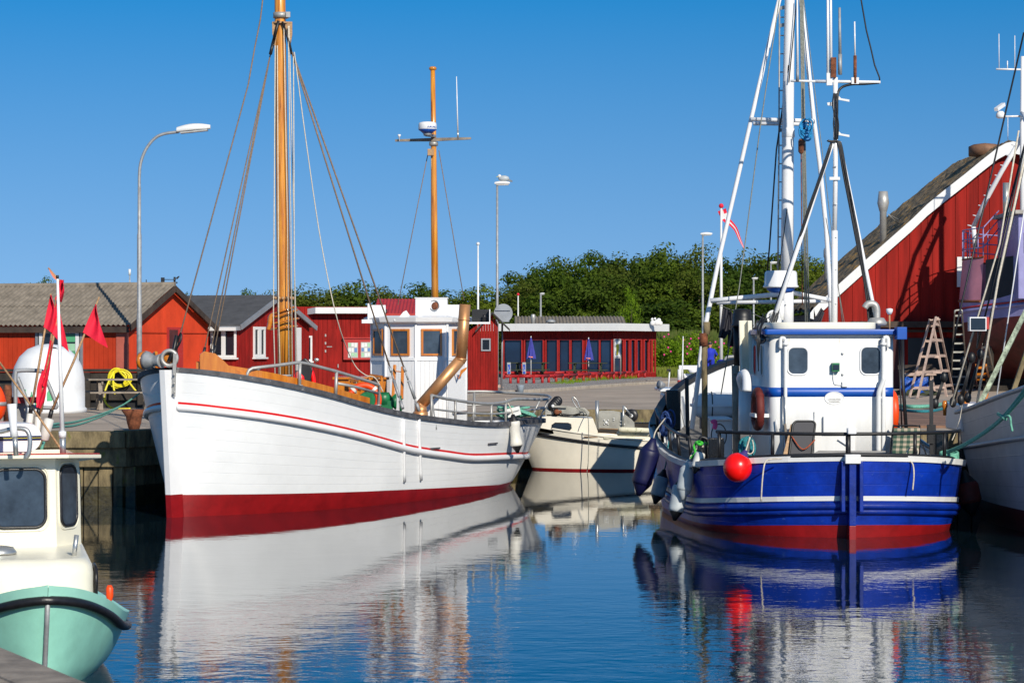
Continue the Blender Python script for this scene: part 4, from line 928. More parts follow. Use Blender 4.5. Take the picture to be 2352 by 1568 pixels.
for dx in (-.15,.3): m.tube([c+V((dx,.25*cos(a),.245*sin(a))) for a in [2*pi*i/24 for i in range(24)]], .012, 6, 1, closed=True)
m.box(c.x-.35,c.x+.45,c.y-.2,c.y+.2,c.z-.42,c.z-.22,1)
lr = thing('liferaft', 'white liferaft canister lying in a cradle on the foredeck of the blue cutter', 'liferaft', c-V((0,0,.42))); m.build('canister', [M_['white_gloss'], M_['black']], lr, .01)
m = MB(); m.box(P(1632,1,41.6).x, P(1682,1,41.6).x, 41.6, 42.6, .5, P(1,965,41.6).z, 0); m.box(P(1630,1,41.5).x, P(1684,1,41.5).x, 41.5, 42.7, P(1,965,41.6).z, P(1,962,41.6).z+.02, 0); m.build('deck_box', M_['white_gloss'], root, .02)
m = MB(); a = P(1651,1000,41.4); m.tube([a+V((.13*cos(q),0,.2*sin(q))) for q in [2*pi*i/20 for i in range(20)]], .010, 6, closed=True); m.build('cable_loop', M_['black'], root)
m = MB(); m.tube(smooth([P(1640,967,41.2), P(1643,975,41.2), P(1640,985,41.2)],4), .04, 8); m.ball(P(1640,968,41.2), .06, 10, sc=(1,.7,.7)); tag(m.build('cloth', mat('pink_cloth', (.75,.08,.25), .8)), 'bright pink cloth knotted on the port rail of the blue cutter', 'cloth')
# laundry on a line
m = MB(); m.tube(sag(P(1634,690,42.3), P(1722,718,41.6), .05, 8), .006, 6); m.tube(sag(P(1722,715,41.6), P(1770,735,41.2), .02, 6), .006, 6); m.build('clothes_line', M_['rope_grey'], root)
def cloth(pts, name, lab):
    m = MB(); a = [P(x,y,42) for x, y in pts]; n = len(a)//2; rows_ = []
    for i in range(n):
        p, q = a[i], a[-1-i]; rows_.append([p.lerp(q,t)+V((0,.05*sin(t*9+i),0)) for t in [k/6 for k in range(7)]])
    m.sheet(rows_, .02); return tag(m.build(name, M_['cushion']), lab, 'laundry')
cloth([(1662,708),(1656,740),(1650,775),(1662,777),(1674,760),(1676,712)], 'shirt', 'black shirt pegged on the line beside the black tub')
cloth([(1674,712),(1673,750),(1671,795),(1684,796),(1686,750),(1684,720)], 'trousers', 'black trousers hanging on the line in front of the black tub')
cloth([(1738,735),(1734,750),(1722,760),(1760,762),(1765,750),(1762,738)], 'black_jacket', 'black garment bundled on the line left of the white hose coil')
cloth([(1888,708),(1872,730),(1855,752),(1868,758),(1884,738),(1892,716)], 'black_sock', 'black garment hanging right of the main mast against the red boathouse')
# stern rails (black)
def brp(u, sd, z): p = BB.pt(u, sd, 1.1, .05); p.z = z; return p
m = MB(); rr = [brp(u,1,1.62) for u in (.10,.07,.045,.02,.006)]+[brp(u,-1,1.62) for u in (.006,.02,.045,.07,.10,.13)]
m.tube(smooth(rr,4), .028, 8)
for u, sd in ((.095,1),(.03,1),(.001,1),(.025,-1),(.06,-1),(.125,-1)): p = brp(u,sd,1.62); m.tube([p, V((p.x,p.y,1.2))], .03 if u > .01 else .04, 8)
m.build('stern_railing', M_['black'], root)
m = MB(); c = brp(0,1,1.66); m.box(c.x-.07,c.x+.07,c.y-.1,c.y+.05,1.62,1.72,0); m.build('stern_lamp', M_['white_gloss'], root, .02)
m = MB(); p = [BB.pt(u,1,BB.zs(u)+.42,.12) for u in (.22,.3,.38,.46,.54,.6)]; m.tube(p, .03, 8)
for u in (.22,.31,.4,.5,.6): m.tube([BB.pt(u,1,BB.zs(u)+.42,.12), BB.pt(u,1,BB.zs(u),.12)], .03, 8)
a_ = P(1607,1062,39.6); 
for xx in (1609,1615,1622,1630): m.tube([P(xx,1006+abs(xx-1618)*.2,40), P(xx,1062,40)], .022, 6)
m.tube(smooth([P(1606,1062,39.9), P(1607,1012,39.9), P(1614,1004,39.9), P(1629,1016,39.9), P(1632,1062,39.9)],4), .028, 8)
m.build('side_railing', M_['black'], root)
m = MB(); m.bar(P(2139,1050,39.9), P(2139,873,39.9), .055, .055); m.bar(P(2139,1018,39.9), P(2139,975,39.9), .13, .13); m.build('derrick_post', M_['black'], root)
m = MB(); m.tube([P(2072,768,40.2), P(2074,880,40), P(2083,1010,39.9)], .03, 8); m.tube([P(2064,770,40.3), P(2068,900,40.2), P(2072,1000,40)], .012, 6); m.build('handrail', M_['black'], root)
m = MB(); m.box(P(2165,1,38.9).x-.12, P(2165,1,38.9).x+.1, 38.9, 39.1, 1.2, 1.62); m.build('cleat_block', M_['black_wet'], root, .03)
# fenders, buoy
fender('fender', P(1501,1006,41.5), P(1466,1138,41.5), .175, 'fender_navy', 'fender_navy', 'large navy blue fender hanging outermost at the port bow of the blue cutter', 'fenders', [P(1507,988,41.6), P(1528,960,42.4)])
fender('fender', P(1526,1078,42.0), P(1504,1157,41.9), .125, 'fender_grey', 'black', 'grey fender with black ends between the navy fender and the blue hull', 'fenders', [P(1530,1060,42), P(1538,1000,42.2), P(1546,990,42.4)])
fender('fender', P(1567,1095,39.7), P(1549,1195,39.6), .13, 'fender_grey', 'black', 'lowest grey fender with black tip against the shaded blue hull', 'fenders', [P(1572,1080,39.7), P(1585,1062,39.8)])
fender('fender', P(1583,1055,39.55), P(1567,1147,39.45), .125, 'fender_grey', 'fender_grey', 'all grey fender hanging under the green rope on the blue hull', 'fenders', [P(1590,1040,39.6), P(1600,1030,39.8)])
fender('fender', P(1613,1027,39.2), P(1595,1087,39.1), .085, 'fender_white', 'black', 'small white fender with black end beside the green rope', 'fenders', [P(1618,1018,39.4)])
fender('fender', P(2212,1080,40.3), P(2235,1185,40.2), .20, 'red_shaded', 'black', 'fender in shade-darkened red squeezed between the blue cutter and the grey hull', 'fenders')
m = MB(); m.tube(smooth([P(1612,1016,39.4), P(1603,1014,39.5), P(1594,1025,39.4), P(1597,1040,39.3), P(1586,1052,39.3)],5), .022, 6); m.tube(smooth([P(1598,1016,39.5), P(1606,1020,39.3), P(1620,1018,39.5)],5), .026, 6); tag(m.build('green_rope', M_['rope_lime']), 'bright green rope tied over the port quarter rail of the blue cutter', 'rope')
c = P(1694,1073,37.9); t = thing('buoy', 'round bright red buoy hanging over the stern of the blue cutter', 'buoy', c-V((0,0,.22)))
m = MB(); m.ball(c, .226, 32, 0, (1,1,1.02)); m.build('float_ball', M_['ball_red'], t)
m = MB(); ax = V((.45,0,.9)).normalized(); m.lathe([(.13,.17),(.08,.225),(.05,.25),(.03,.30)], c, ax, 16); m.build('eye', mat('purple', (.05,.03,.16), .5), t)
m = MB(); m.tube(smooth([c+ax*.28, P(1716,1025,38), P(1722,1005,38), P(1724,995,38.1)],4), .013, 6); m.tube(smooth([c+ax*.28, P(1722,1042,37.9), P(1730,1036,37.9), P(1730,1018,38), P(1723,996,38.1)],4), .010, 6); m.build('lanyard', M_['rope_white'], t)
m = MB()
for k in range(9):
    cx_ = 1713+random.uniform(-5,5); cy_ = 1028; rx = random.uniform(9,17); ry = random.uniform(20,27); dd = 38.4+random.uniform(-.08,.08)
    m.tube([P(cx_+rx*cos(a)*.9+2*k*.5,cy_+ry*sin(a),dd) for a in [2*pi*i/18 for i in range(18)]], .019, 6, closed=True)
tag(m.build('rope_coil', M_['rope_teal']), 'teal rope coil hung on the black stern rail above the red buoy', 'rope')
m = MB(); m.tube(smooth([P(1796,1053,37.5), P(1770,1054,37.4), P(1757,1062,37.3), P(1751,1100,37.25), P(1748,1150,37.3)],5), .012, 6); tag(m.build('rope', M_['rope_white']), 'thin white line hanging over the stern left of the centre post', 'rope', 'white lines hanging over the stern')
m = MB(); m.tube(smooth([P(2070,1052,37.9), P(2084,1055,37.75), P(2096,1065,37.7), P(2099,1090,37.65), P(2096,1125,37.65)],5), .013, 6); m.tube(smooth([P(2080,1045,38), P(2090,1028,38), P(2106,1030,38), P(2108,1042,38), P(2098,1050,38)],4), .011, 6); tag(m.build('rope', M_['rope_white']), 'white line hanging over the stern below the chequered chair', 'rope', 'white lines hanging over the stern')
# chairs and table
cb = thing('deck_chair', 'dark blue reclining deck chair with orange strap left of the white hatch', 'chair', P(1840,1060,38.6)-V((0,0,.4)))
m = MB(); back = rrect(0,.36,0,.62,.07,5); o = P(1812,1050,38.9); ux = V((1,.02,0)); uz = (P(1822,970,39.1)-o).normalized(); 
m.prism([o+ux*a+uz*b for a, b in back], (0,.03,0), 0); m.build('backrest', M_['cushion'], cb)
m = MB(); m.tube([o+ux*a+uz*b+V((0,-.0,0)) for a, b in back], .018, 8, closed=True); m.build('frame', M_['black'], cb)
m = MB(); m.prism([o+ux*(-.10)+uz*0+V((0,.03,0)), o+ux*.03+uz*.0+V((0,.03,0)), o+ux*.03+uz*.60+V((0,.03,0)), o+ux*-.03+uz*.56+V((0,.03,0))], (0,.05,0)); m.build('side_pad', M_['bamboo'], cb)
m = MB(); m.tube(smooth([o+uz*.36+ux*.0-V((0,.03,0)), o+uz*.14+ux*.2-V((0,.05,0)), o+uz*.3+ux*.38-V((0,.03,0))],5), .012, 6); m.build('strap', mat('strap', (.4,.08,.03), .8, var=.4, vs=30), cb)
pm = bpy.data.materials.new('plaid'); pm.use_nodes = True; t_ = pm.node_tree; N = t_.nodes; L = t_.links; b = N['Principled BSDF']; b.inputs['Roughness'].default_value = .9
uvn = N.new('ShaderNodeUVMap'); uvn.uv_map = 'UVMap'; sp = N.new('ShaderNodeSeparateXYZ'); L.new(uvn.outputs[0], sp.inputs[0]); prev = None
acc = None
for ax_ in (0,1):
    fr_ = N.new('ShaderNodeMath'); fr_.operation = 'FRACT'; L.new(sp.outputs[ax_], fr_.inputs[0]); gt = N.new('ShaderNodeMath'); gt.operation = 'LESS_THAN'; gt.inputs[1].default_value = .5; L.new(fr_.outputs[0], gt.inputs[0])
    if acc: ad = N.new('ShaderNodeMath'); ad.operation = 'ADD'; L.new(acc, ad.inputs[0]); L.new(gt.outputs[0], ad.inputs[1]); acc = ad.outputs[0]
    else: acc = gt.outputs[0]
cr = N.new('ShaderNodeValToRGB'); cr.color_ramp.interpolation = 'CONSTANT'; cr.color_ramp.elements[0].color = (.42,.34,.25,1); cr.color_ramp.elements[1].position = .4; cr.color_ramp.elements[1].color = (.14,.16,.11,1); e = cr.color_ramp.elements.new(.8); e.color = (.02,.06,.04,1)
dv = N.new('ShaderNodeMath'); dv.operation = 'MULTIPLY'; dv.inputs[1].default_value = .5; L.new(acc, dv.inputs[0]); L.new(dv.outputs[0], cr.inputs[0]); L.new(cr.outputs[0], b.inputs['Base Color'])
cc = thing('garden_chair', 'green and beige chequered cushioned chair on the stern deck', 'chair', P(2080,1060,38.8)-V((0,0,.4)))
o = P(2048,1052,38.8); ux = (P(2105,1052,38.7)-o).normalized(); uz = (P(2054,975,39.2)-P(2048,1052,38.8)).normalized(); rows_ = []; uvs = []
for i in range(14):
    f = i/13; rows_.append([o+ux*(.42*g)+uz*(.60*f)+V((0,-.03*abs(sin(f*pi*3))-.025*sin(g*pi),0)) for g in [k/6 for k in range(7)]]); uvs.append([(g*4,f*6) for g in [k/6 for k in range(7)]])
m = MB(); m.grid(rows_, 0, True, uvs); m.grid([[p+V((0,.07,0)) for p in r] for r in rows_], 0, True, uvs)
for i in range(13): 
    for a_1, b_1 in ((rows_[i][0],rows_[i+1][0]),(rows_[i][-1],rows_[i+1][-1])): m.poly([a_1,b_1,b_1+V((0,.07,0)),a_1+V((0,.07,0))])
m.poly([rows_[-1][0],rows_[-1][-1],rows_[-1][-1]+V((0,.07,0)),rows_[-1][0]+V((0,.07,0))])
m.build('cushion', pm, cc)
m = MB(); m.tube(smooth([o+V((-.02,.08,0)), o+uz*.6+V((-.0,.1,0)), o+uz*.64+ux*.05+V((0,.1,0)), o+uz*.64+ux*.38+V((0,.1,0)), o+uz*.58+ux*.43+V((0,.1,0)), o+ux*.45+V((0,.08,0))],4), .014, 8); m.tube([o+ux*.46+uz*.3, P(2128,1045,38.3)], .012, 6); m.build('frame', M_['black'], cc)
tb = thing('folding_table', 'low narrow beige folding table top behind the stern rail', 'table', P(1945,1060,38.3)-V((0,0,.4)))
m = MB(); m.prism([P(1866,1042,38.2), P(2034,1041,38.2), P(2034,1035,38.5), P(1880,1034,38.5)], (0,0,-.03)); m.build('table_top', M_['conc'], tb)
for x in (1878,1925,1985): m = MB(); m.tube([P(x,1040,38.35), P(x-5,1070,38.35)], .01, 6); m.build('leg', M_['black'], tb)
ring_buoy('lifebuoy', PF.pt(1.72,.14,1.95), .29, .07, PF.w, 'lifebuoy in shade-darkened red on the shaded side of the white wheelhouse', 'red_shaded', 'red_shaded')
m = MB(); PF.box(m, 1.42,2.02,.0,.23,1.82,1.88); PF.box(m, 1.42,1.45,.2,.23,1.35,1.82); m.build('buoy_holder', M_['white_paint'], wh)
SF = WF.pt(tR,-.6,2.0); ring_buoy('lifebuoy', SF+V((.09,.15,-.1)), .29, .07, (1,.05,0), 'orange lifebuoy on the far right side of the white wheelhouse', 'orange', 'orange')
m = MB(); c = WF.pt(tL,0,0); q = P(1748,779,39.5); m.ball(q, .09, 12, 0, (1,1,.9)); m.tube([q, q+V((.22,0,.02))], .04, 8, 1); m.build('deck_lamp', [M_['glass'], M_['galv_matt']], wh)
m = MB()
for k in range(12):
    cc_ = P(1530+random.uniform(-6,12),960+random.uniform(-10,25),43.2+random.uniform(-.2,.2)); m.tube([cc_+V((.07*cos(a),.05*sin(a+k),.16*sin(a))) for a in [2*pi*i/12 for i in range(12)]], .018, 6, closed=True)
tag(m.build('rope_coil', M_['rope_blue']), 'dark blue rope bundle over the port bow rail of the blue cutter', 'rope')
# mooring rope to the right
m = MB(); 
for k in (0,1): m.tube(smooth([P(2158,1046,38.6), P(2175,1037+k*3,38.5), P(2215,1020+k*2,38), P(2260,992+k*3,37.4), P(2300,960+k*4,36.8), P(2330,925+k*7,36.4), P(2360,885+k*12,36)],5), .025, 8)
m.tube(smooth([P(2300,962,36.7), P(2318,955,36.5), P(2322,975,36.5), P(2325,990,36.5)],4), .02, 6); m.tube([P(2292,950,36.8), P(2310,962,36.6)], .03, 6)
for k in range(6): m.tube([P(2180+20*cos(a),1040+k*3+5*sin(a),38.6-.15*sin(a)) for a in [2*pi*i/16 for i in range(16)]], .022, 6, closed=True)
tag(m.build('mooring_rope', M_['rope_green']), 'pale green mooring rope from the blue stern up to the grey boat', 'rope')
# ---------------------------------------------------------------- cream boat by the far quay
def chull(name, par, H, mats, boot, nr=8): 
    rows = [lambda u: -.5, lambda u: 0, boot]+rows_between(boot, H.zs, nr)[1:]; H.shell(rows, [1,1]+[0]*nr, 4).build('hull', mats, par)
CB = Hull((6.15,58.75), (.05,58.45), [(0,.75),(.1,.95),(.3,1.12),(.55,1.1),(.75,.9),(.9,.5),(.97,.2),(1,.03)], [(0,.6),(.2,1.0),(.5,1.05),(.75,.80),(.9,.40),(.97,.15),(1,.02)], [(0,.66),(.3,.64),(.45,.71),(.6,.79),(.75,.90),(.9,1.04),(1,1.16)], rs=.1, rb=.45)
CS = -1 if CB.n.y > 0 else 1
root = thing('small_boat', 'small cream fibreglass boat with net hauler moored at the quay', 'boat', CB.lo(3,0,-.5))
chull('hull', root, CB, [M_['cream_hull'], M_['boot_red']], lambda u: .045)
CB.inner(.16, .07).build('deck', [M_['cream_hull'], M_['cream_hull']], root)
m = MB(); m.tube(CB.loop(lambda u: CB.zs(u)-.17-.03*u, .02), .035, 8, closed=True); m.build('rubbing_strip', M_['rubber'], root)
m = MB(); m.tube(CB.loop(lambda u: CB.zs(u), .0), .025, 8); m.build('gunwale', M_['cream_hull'], root)
CF = Fr((1.0,57.85), (1,0))
pf = [CF.at(*q) for q in ((1222,985),(1236,959),(1252,956),(1362,960.5),(1381,1012))]
m = MB(); q = [CF.pt(t,0,z) for t, z in pf]+[CF.pt(pf[-1][0],0,.74), CF.pt(pf[0][0]+.5,0,.93), CF.pt(pf[0][0],0,1.05)]; m.prism(q, (0,1.35,0)); cbn = m.build('cabin', M_['cream_hull'], root, .04)
def polywin(fr, pts, o, par, gm='glass', fm='rubber', tr=.014):
    P_ = [fr.P(x,y,o) for x, y in pts]; m = MB(); m.tube(P_, tr, 6, closed=True); f = m.build('window', M_[fm], par); m = MB(); m.prism(P_, fr.w*.004); m.build('pane', M_[gm], f)
polywin(CF, [(1266,983),(1268,976),(1275,971),(1305,971.5),(1311,974),(1312,983),(1307,988.5),(1290,986)], .006, cbn)
hl = thing('net_hauler', 'grey metal net hauler with rollers on the cream boat cabin', 'net hauler', P(1300,957,58))
m = MB(); d = 57.95
m.prism([P(x,y,d) for x, y in ((1252.5,937),(1252,957),(1349,956),(1353,949),(1350,942),(1338,937),(1300,935),(1278,935),(1262,944))], (0,.04,0)); m.prism([P(x,y,d+.5) for x, y in ((1253,930),(1253,955),(1353,955),(1354,946),(1342,936),(1300,932),(1260,936))], (0,.04,0)); m.box(P(1255,1,d).x, P(1350,1,d).x, d, d+.5, P(1,955,d).z, P(1,951,d).z); m.build('frame', M_['alu'], hl, .006)
m = MB(); c = P(1270,932,d-.05)
for k in range(4): m.lathe([(.06,0),(.125,.02),(.125,.07),(.06,.09)], c+V((.035*k,.12*k,.035*k)), (.1,1,0), 20, 0)
m.lathe([(.02,-.03),(.04,-.02),(.04,.02)], c, (0,1,0), 14, 1); m.build('roller', [M_['rubber'], M_['white_paint']], hl)
m = MB(); m.bar(P(1272,933,d-.06), P(1302,934,d-.06), .03, .05); m.build('arm', M_['alu'], hl)
m = MB()
for k in range(3): m.tube(smooth([P(1270+k,938,d-.08), P(1273,950+k,d-.08), P(1285,948,d-.08), P(1300,951+k*2,d-.08), P(1318,952,d-.08), P(1335,947+k,d-.08)],4), .010, 6)
m.build('hose', M_['rubber'], hl)
m = MB(); m.lathe([(.03,0),(.07,.02),(.07,.08),(.03,.1)], P(1279,946,d-.16), (0,1,0), 9); m.ball(P(1287,945,d-.1), .04, 8); m.build('motor', M_['rust'], hl)
m = MB(); m.tube(smooth([P(1327,938,d), P(1318,925,d), P(1314,915,d), P(1318,912,d), P(1326,921,d), P(1332,937,d)],5), .014, 8); m.build('hoop', M_['steel'], hl)
m = MB(); m.tube(smooth([P(1334,939,d-.1), P(1345,947,d-.1), P(1351,962,57.3), P(1352,1000,57.3), P(1351,1060,57.32), P(1348,1084,57.32)],5), .010, 6); tag(m.build('water_hose', M_['rope_grey']), 'dark hose hanging down the side of the cream boat', 'hose')
m = MB(); m.tube([P(1371.5,984,57.9), P(1371.5,919.5,57.9)], .042, 14); m.build('exhaust_pipe', M_['steel'], root)
hp = thing('net_hauler', 'grey metal plate hauler with black wheel at the stern of the cream boat', 'net hauler', P(1420,985,58))
m = MB(); m.prism([P(x,y,57.9) for x, y in ((1375,985),(1376,944),(1382,942.5),(1410,943),(1430,947),(1450,962),(1457,970),(1458,988))], (0,.03,0)); m.build('plate', M_['alu'], hp)
m = MB()
for x, y in ((1388,964),(1397,964),(1388.5,973),(1396.5,973),(1410,960),(1410,964),(1426,967),(1426,974),(1434,974)): m.lathe([(.014,0),(.014,.02)], P(x,y,57.88), (0,-1,0), 8)
m.lathe([(.03,0),(.03,.03)], P(1392.7,969,57.88), (0,-1,0), 10); m.build('bolt', M_['white_paint'], hp)
m = MB(); c = P(1450,954.5,58.3); m.lathe([(.05,-.04),(.155,-.05),(.165,-.02),(.165,.02),(.155,.05),(.05,.04)], c, (.25,1,0), 24); m.build('wheel', M_['rubber'], hp)
m = MB(); m.tube([P(1432,932,57.8), P(1431,983,57.8)], .022, 8, 0); m.tube([P(1432,932,57.8), P(1450,954,57.9)], .022, 8, 0); m.ball(P(1450,954.5,57.95), .045, 12, 1); m.build('lever', [M_['steel'], M_['white_paint']], hp)
for x0, x1, y, col, lb in ((1420,1494,987,'float','uppermost long white float lying across the cream boat'),(1416,1490,996,'float','mossy long float second from the top on the cream boat'),(1384,1458,1006,'float','mossy yellowish float nearest the cream boat cabin'),(1412,1486,1014,'fender_white','lowest clean white float against the cream boat gunwale')):
    dd = 57.55+.15*((y-987)/9 % 2); A = P(x0,y-1.5,dd); B = P(x1,y+1.5,dd); ax = (B-A).normalized(); L_ = (B-A).length; t = thing('marker_float', lb, 'float', (A+B)/2, 'floats on the cream boat')
    m = MB(); m.lathe([(.02,0),(.055,.03),(.062,.1),(.062,L_-.03),(.045,L_)], A, ax, 14); m.build('float_body', M_[col], t); m = MB(); m.tube([A-ax*.45, B+ax*.25], .012, 6); m.build('pole', M_['bamboo'], t)

# ---------------------------------------------------------------- mint green boat (near left)
hx = V((.30,-.954,0)).normalized(); MBW = V((-3.95,20.6,0)); ms = MBW-hx*5.5
GB = Hull((ms.x,ms.y), (MBW.x,MBW.y), [(0,.8),(.2,.95),(.5,1.0),(.65,.97),(.8,.80),(.88,.62),(.94,.42),(.975,.26),(.992,.13),(1,.002)], [(0,.6),(.3,.8),(.6,.72),(.8,.45),(.9,.25),(.97,.1),(1,.001)], [(0,.5),(.5,.48),(.7,.53),(.8,.60),(.88,.74),(.94,.85),(1,.95)], rs=.1, rb=.35, pw=.6)
if GB.n.x < 0: GB.n = -GB.n
root = thing('small_boat', 'mint green motorboat with cream cabin in the near left corner', 'boat', GB.lo(2.7,0,-.5))
rows = [lambda u: -.5, lambda u: -.1]+rows_between(lambda u: -.1, lambda u: GB.zs(u)-.14, 8)[1:]+[GB.zs]
GB.shell(rows, [0]*9+[1], 4).build('hull', [M_['mint'], M_['mint_light']], root)
m = MB(); m.tube(GB.loop(lambda u: GB.zs(u)-.13, .03), .042, 10, closed=True); m.build('rubbing_strip', M_['rubber'], root)
m = MB(); A = GB.loop(lambda u: GB.zs(u), 0); B = GB.loop(lambda u: GB.zs(u)+.01, -.10); n2_ = len(A)//2
for i in range(len(A)-1): 
    if i != n2_-1: m.poly([A[i], A[i+1], B[i+1], B[i]], None, True)
m.build('gunwale', M_['mint_light'], root)
GB.inner(.10, .09).build('foredeck', [M_['cream_cabin'], M_['mint_light']], root)
m = MB(); m.tube([GB.pt(1,0,z)+hx*.012 for z in (-.3,0,.3,.6,.8)], .022, 8); m.build('stem_band', M_['galv_matt'], root)
def gl(t, c, z): return MBW-hx*t+GB.n*c+V((0,0,z))
def rring(r, n=6):
    return r
def loft(m, ringf, zs_, mi=None, cap=True):
    R = [ringf(i) for i in range(len(zs_))]; n = len(R[0]); k = len(m.v)
    for r, z in zip(R, zs_): m.v += [gl(t,c,z) for t, c in r]
    for i in range(len(R)-1):
        for j in range(n): m.face([k+i*n+j, k+i*n+(j+1)%n, k+(i+1)*n+(j+1)%n, k+(i+1)*n+j], mi, True)
    if cap: m.face([k+(len(R)-1)*n+j for j in range(n)], mi, False)
def plan(t0, t1, w0, w1, r, n=6):
    pts = []      # rounded trapezoid, narrow toward the bow (t0)
    for (cx, cy, a0) in ((t1, w1, 0),):
        pass
    P0 = [(t1,-w1),(t0,-w0),(t0,w0),(t1,w1)]; out = []
    for i, p in enumerate(P0):
        p = V((*p,0)); a = V((*P0[i-1],0)); b = V((*P0[(i+1)%4],0)); da = (a-p).normalized(); db = (b-p).normalized(); rr = r if i in (1,2) else .02
        for k in range(n+1):
            s = k/n; out.append(tuple((p+da*rr*(1-s)**2+db*rr*s**2).xy))
    return out
m = MB()
def rf_(i):
    e = [0,0,.02,.06,.12][i]; return plan(.95+e, 3.4, .52-e*.6, .74-e*.6, .24)
loft(m, rf_, [.45,.95,1.02,1.06,1.085]); tk = m.build('cabin_trunk', M_['cream_cabin'], root)
m = MB(); lft = gl(1.35,.555,.86); q = [gl(t,.525+.09*(t-.95)-.045,z) for t, z in ((1.15,.98),(1.6,.98),(1.7,.9),(1.6,.72),(1.2,.72),(1.1,.85))]; m.tube([p+GB.n*.06 for p in q], .018, 8, closed=True); f = m.build('window', M_['rubber'], tk); m = MB(); m.prism([p+GB.n*.06 for p in q], GB.n*.005); m.build('pane', M_['glass'], f)
cr = [(2.42,-.36),(2.42,.36),(2.80,.64),(4.2,.68),(4.2,-.68),(2.80,-.64)]
m = MB(); k = 0; zc0, zc1 = 1.05, 1.93
tops = [(t-.0+(.05 if t < 2.5 else .03), c*.97) for t, c in cr]
A = [gl(t,c,zc0) for t, c in cr]; B = [gl(t,c,zc1) for t, c in tops]
for i in range(6): m.poly([A[i], A[(i+1)%6], B[(i+1)%6], B[i]])
cb_ = m.build('cabin', M_['cream_cabin'], root)
def panelwin(i, s0, s1, z0, z1, r):
    a, b = A[i], A[(i+1)%6]; a2, b2 = B[i], B[(i+1)%6]
    def q(s, z): f = (z-zc0)/(zc1-zc0); return a.lerp(b,s).lerp(a2.lerp(b2,s), f)
    L_ = (b-a).length; nn = (b-a).cross(a2-a).normalized(); nn = nn if nn.dot(a-gl(3.2,0,1)) > 0 else -nn
    pl = rrect(s0*L_, s1*L_, z0, z1, r, 6); pts = [q(s/L_, z)+nn*.008 for s, z in pl]
    m = MB(); m.tube(pts, .016, 8, closed=True); f = m.build('window', M_['rubber'], cb_)
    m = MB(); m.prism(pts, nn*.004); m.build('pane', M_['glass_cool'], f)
    m = MB(); pts2 = [q(s/L_, z)+nn*.004 for s, z in rrect(s0*L_-.03, s1*L_+.03, z0-.03, z1+.03, r, 6)]; m.tube(pts2, .010, 6, closed=True); m.build('seal', M_['cream_cabin'], f)
panelwin(0, .17, .86, 1.27, 1.82, .10); panelwin(1, .17, .82, 1.27, 1.84, .10); panelwin(5, .1, .85, 1.27, 1.82, .09); panelwin(2, .1, .5, 1.3, 1.8, .09)
m = MB(); R = [gl(t,c,0) for t, c in ((2.25,-.45),(2.25,.45),(2.72,.82),(4.35,.84),(4.35,-.84),(2.72,-.82))]
zt_ = [1.93,1.93,1.905,1.80,1.80,1.905]; m.prism([p+V((0,0,z)) for p, z in zip(R, zt_)], (0,0,.035), 0); m.prism([p*.0+gl(3.2,0,0)+(p-gl(3.2,0,0))*.985+V((0,0,z+.036)) for p, z in zip(R, zt_)], (0,0,.012), 1); m.build('roof', [M_['cream_cabin'], M_['red_trim']], root, .012)
m = MB(); c = gl(1.7,-.25,1.09); m.lathe([(.16,0),(.16,.02),(.13,.06),(.05,.075)], c, seg=22); m.build('deck_vent', M_['steel'], root)
m = MB(); c = P(169,1284,22); m.box(c.x-.04,c.x+.04,c.y-.06,c.y+.06,c.z-.02,c.z+.03); m.tube([c, P(176,1228,22)], .022, 12); m.build('spotlight_post', M_['steel'], root)
m = MB(); m.box(P(2,1200,23.6).x-.1, P(45,1200,23.6).x, 23.75, 23.95, 1.12, 1.30, 0); m.build('bag', [M_['yellow']], root) if 0 else None
m = MB(); m.lathe([(.01,0),(.025,.02),(.035,.06),(.035,.13),(.02,.16)], P(252,1382,22.7), (0,0,1), 14); tag(m.build('fender', M_['orange']), 'tiny orange fender hung on the right side of the mint boat', 'fender', 'fenders')
# roof raft
rf2 = thing('liferaft', 'white liferaft case with navy and yellow stripes on the mint boat roof', 'liferaft', gl(3.1,0,1.98))
A0 = P(-90,1010,22.9); B0 = P(97,1010,23.3); cz = (P(1,972,23).z+P(1,1046,23).z)/2; m = MB(); RF = Fr(A0, B0-A0); tl, tr_ = 0, (B0-A0).length; zl = P(1,1046,23).z+.02; zh = P(1,972,23).z
pl = rrect(tl, tr_, zl, zh, .13, 8); K = [(0,.93),(.06,1.0),(.5,1.0),(.56,.93)]
rr2 = []
for o_, s_ in K: rr2.append([RF.pt((tl+tr_)/2+(t-(tl+tr_)/2)*(1-(1-s_)*.4), -o_, (zl+zh)/2+(z-(zl+zh)/2)*s_) for t, z in pl+[pl[0]]])
m.grid(rr2, 0, True); m.poly(rr2[0][:-1], 0, False); m.build('case', M_['white_gloss'], rf2)
m = MB()
for y, w_, c_ in ((1005.5,.022,1),(1007.5,.016,0),(1010.5,.022,1)):
    z = P(1,y-.5,23).z
    m.tube([RF.pt(tl+.0,.008,z), RF.pt(tr_-.02,.008,z), RF.pt(tr_+.006,-.06,z), RF.pt(tr_+.006,-.5,z)], w_/2, 6, c_)
m.build('stripe', [M_['yellow'], mat('navy', (.01,.02,.09), .5)], rf2)
m = MB()
for a_1, b_1 in (((-20,985),(70,1048)),): m.tube(smooth([P(-20,984,22.6), P(0,991,22.6), P(30,984,22.6), P(56,985,22.6), P(66,995,22.6), P(69,1015,22.6), P(66,1040,22.6), P(60,1050,22.6)],6), .022, 10)
m.tube([P(37,1046,22.5), P(34,1000,22.5)], .024, 10); m.build('cradle_rail', M_['steel'], rf2)
m = MB(); m.tube([P(33.5,1003,22.5), P(31,985,22.5), P(27.5,927,22.5)], [.038,.034,.045], 12); m.build('tube_holder', M_['white_gloss'], root)
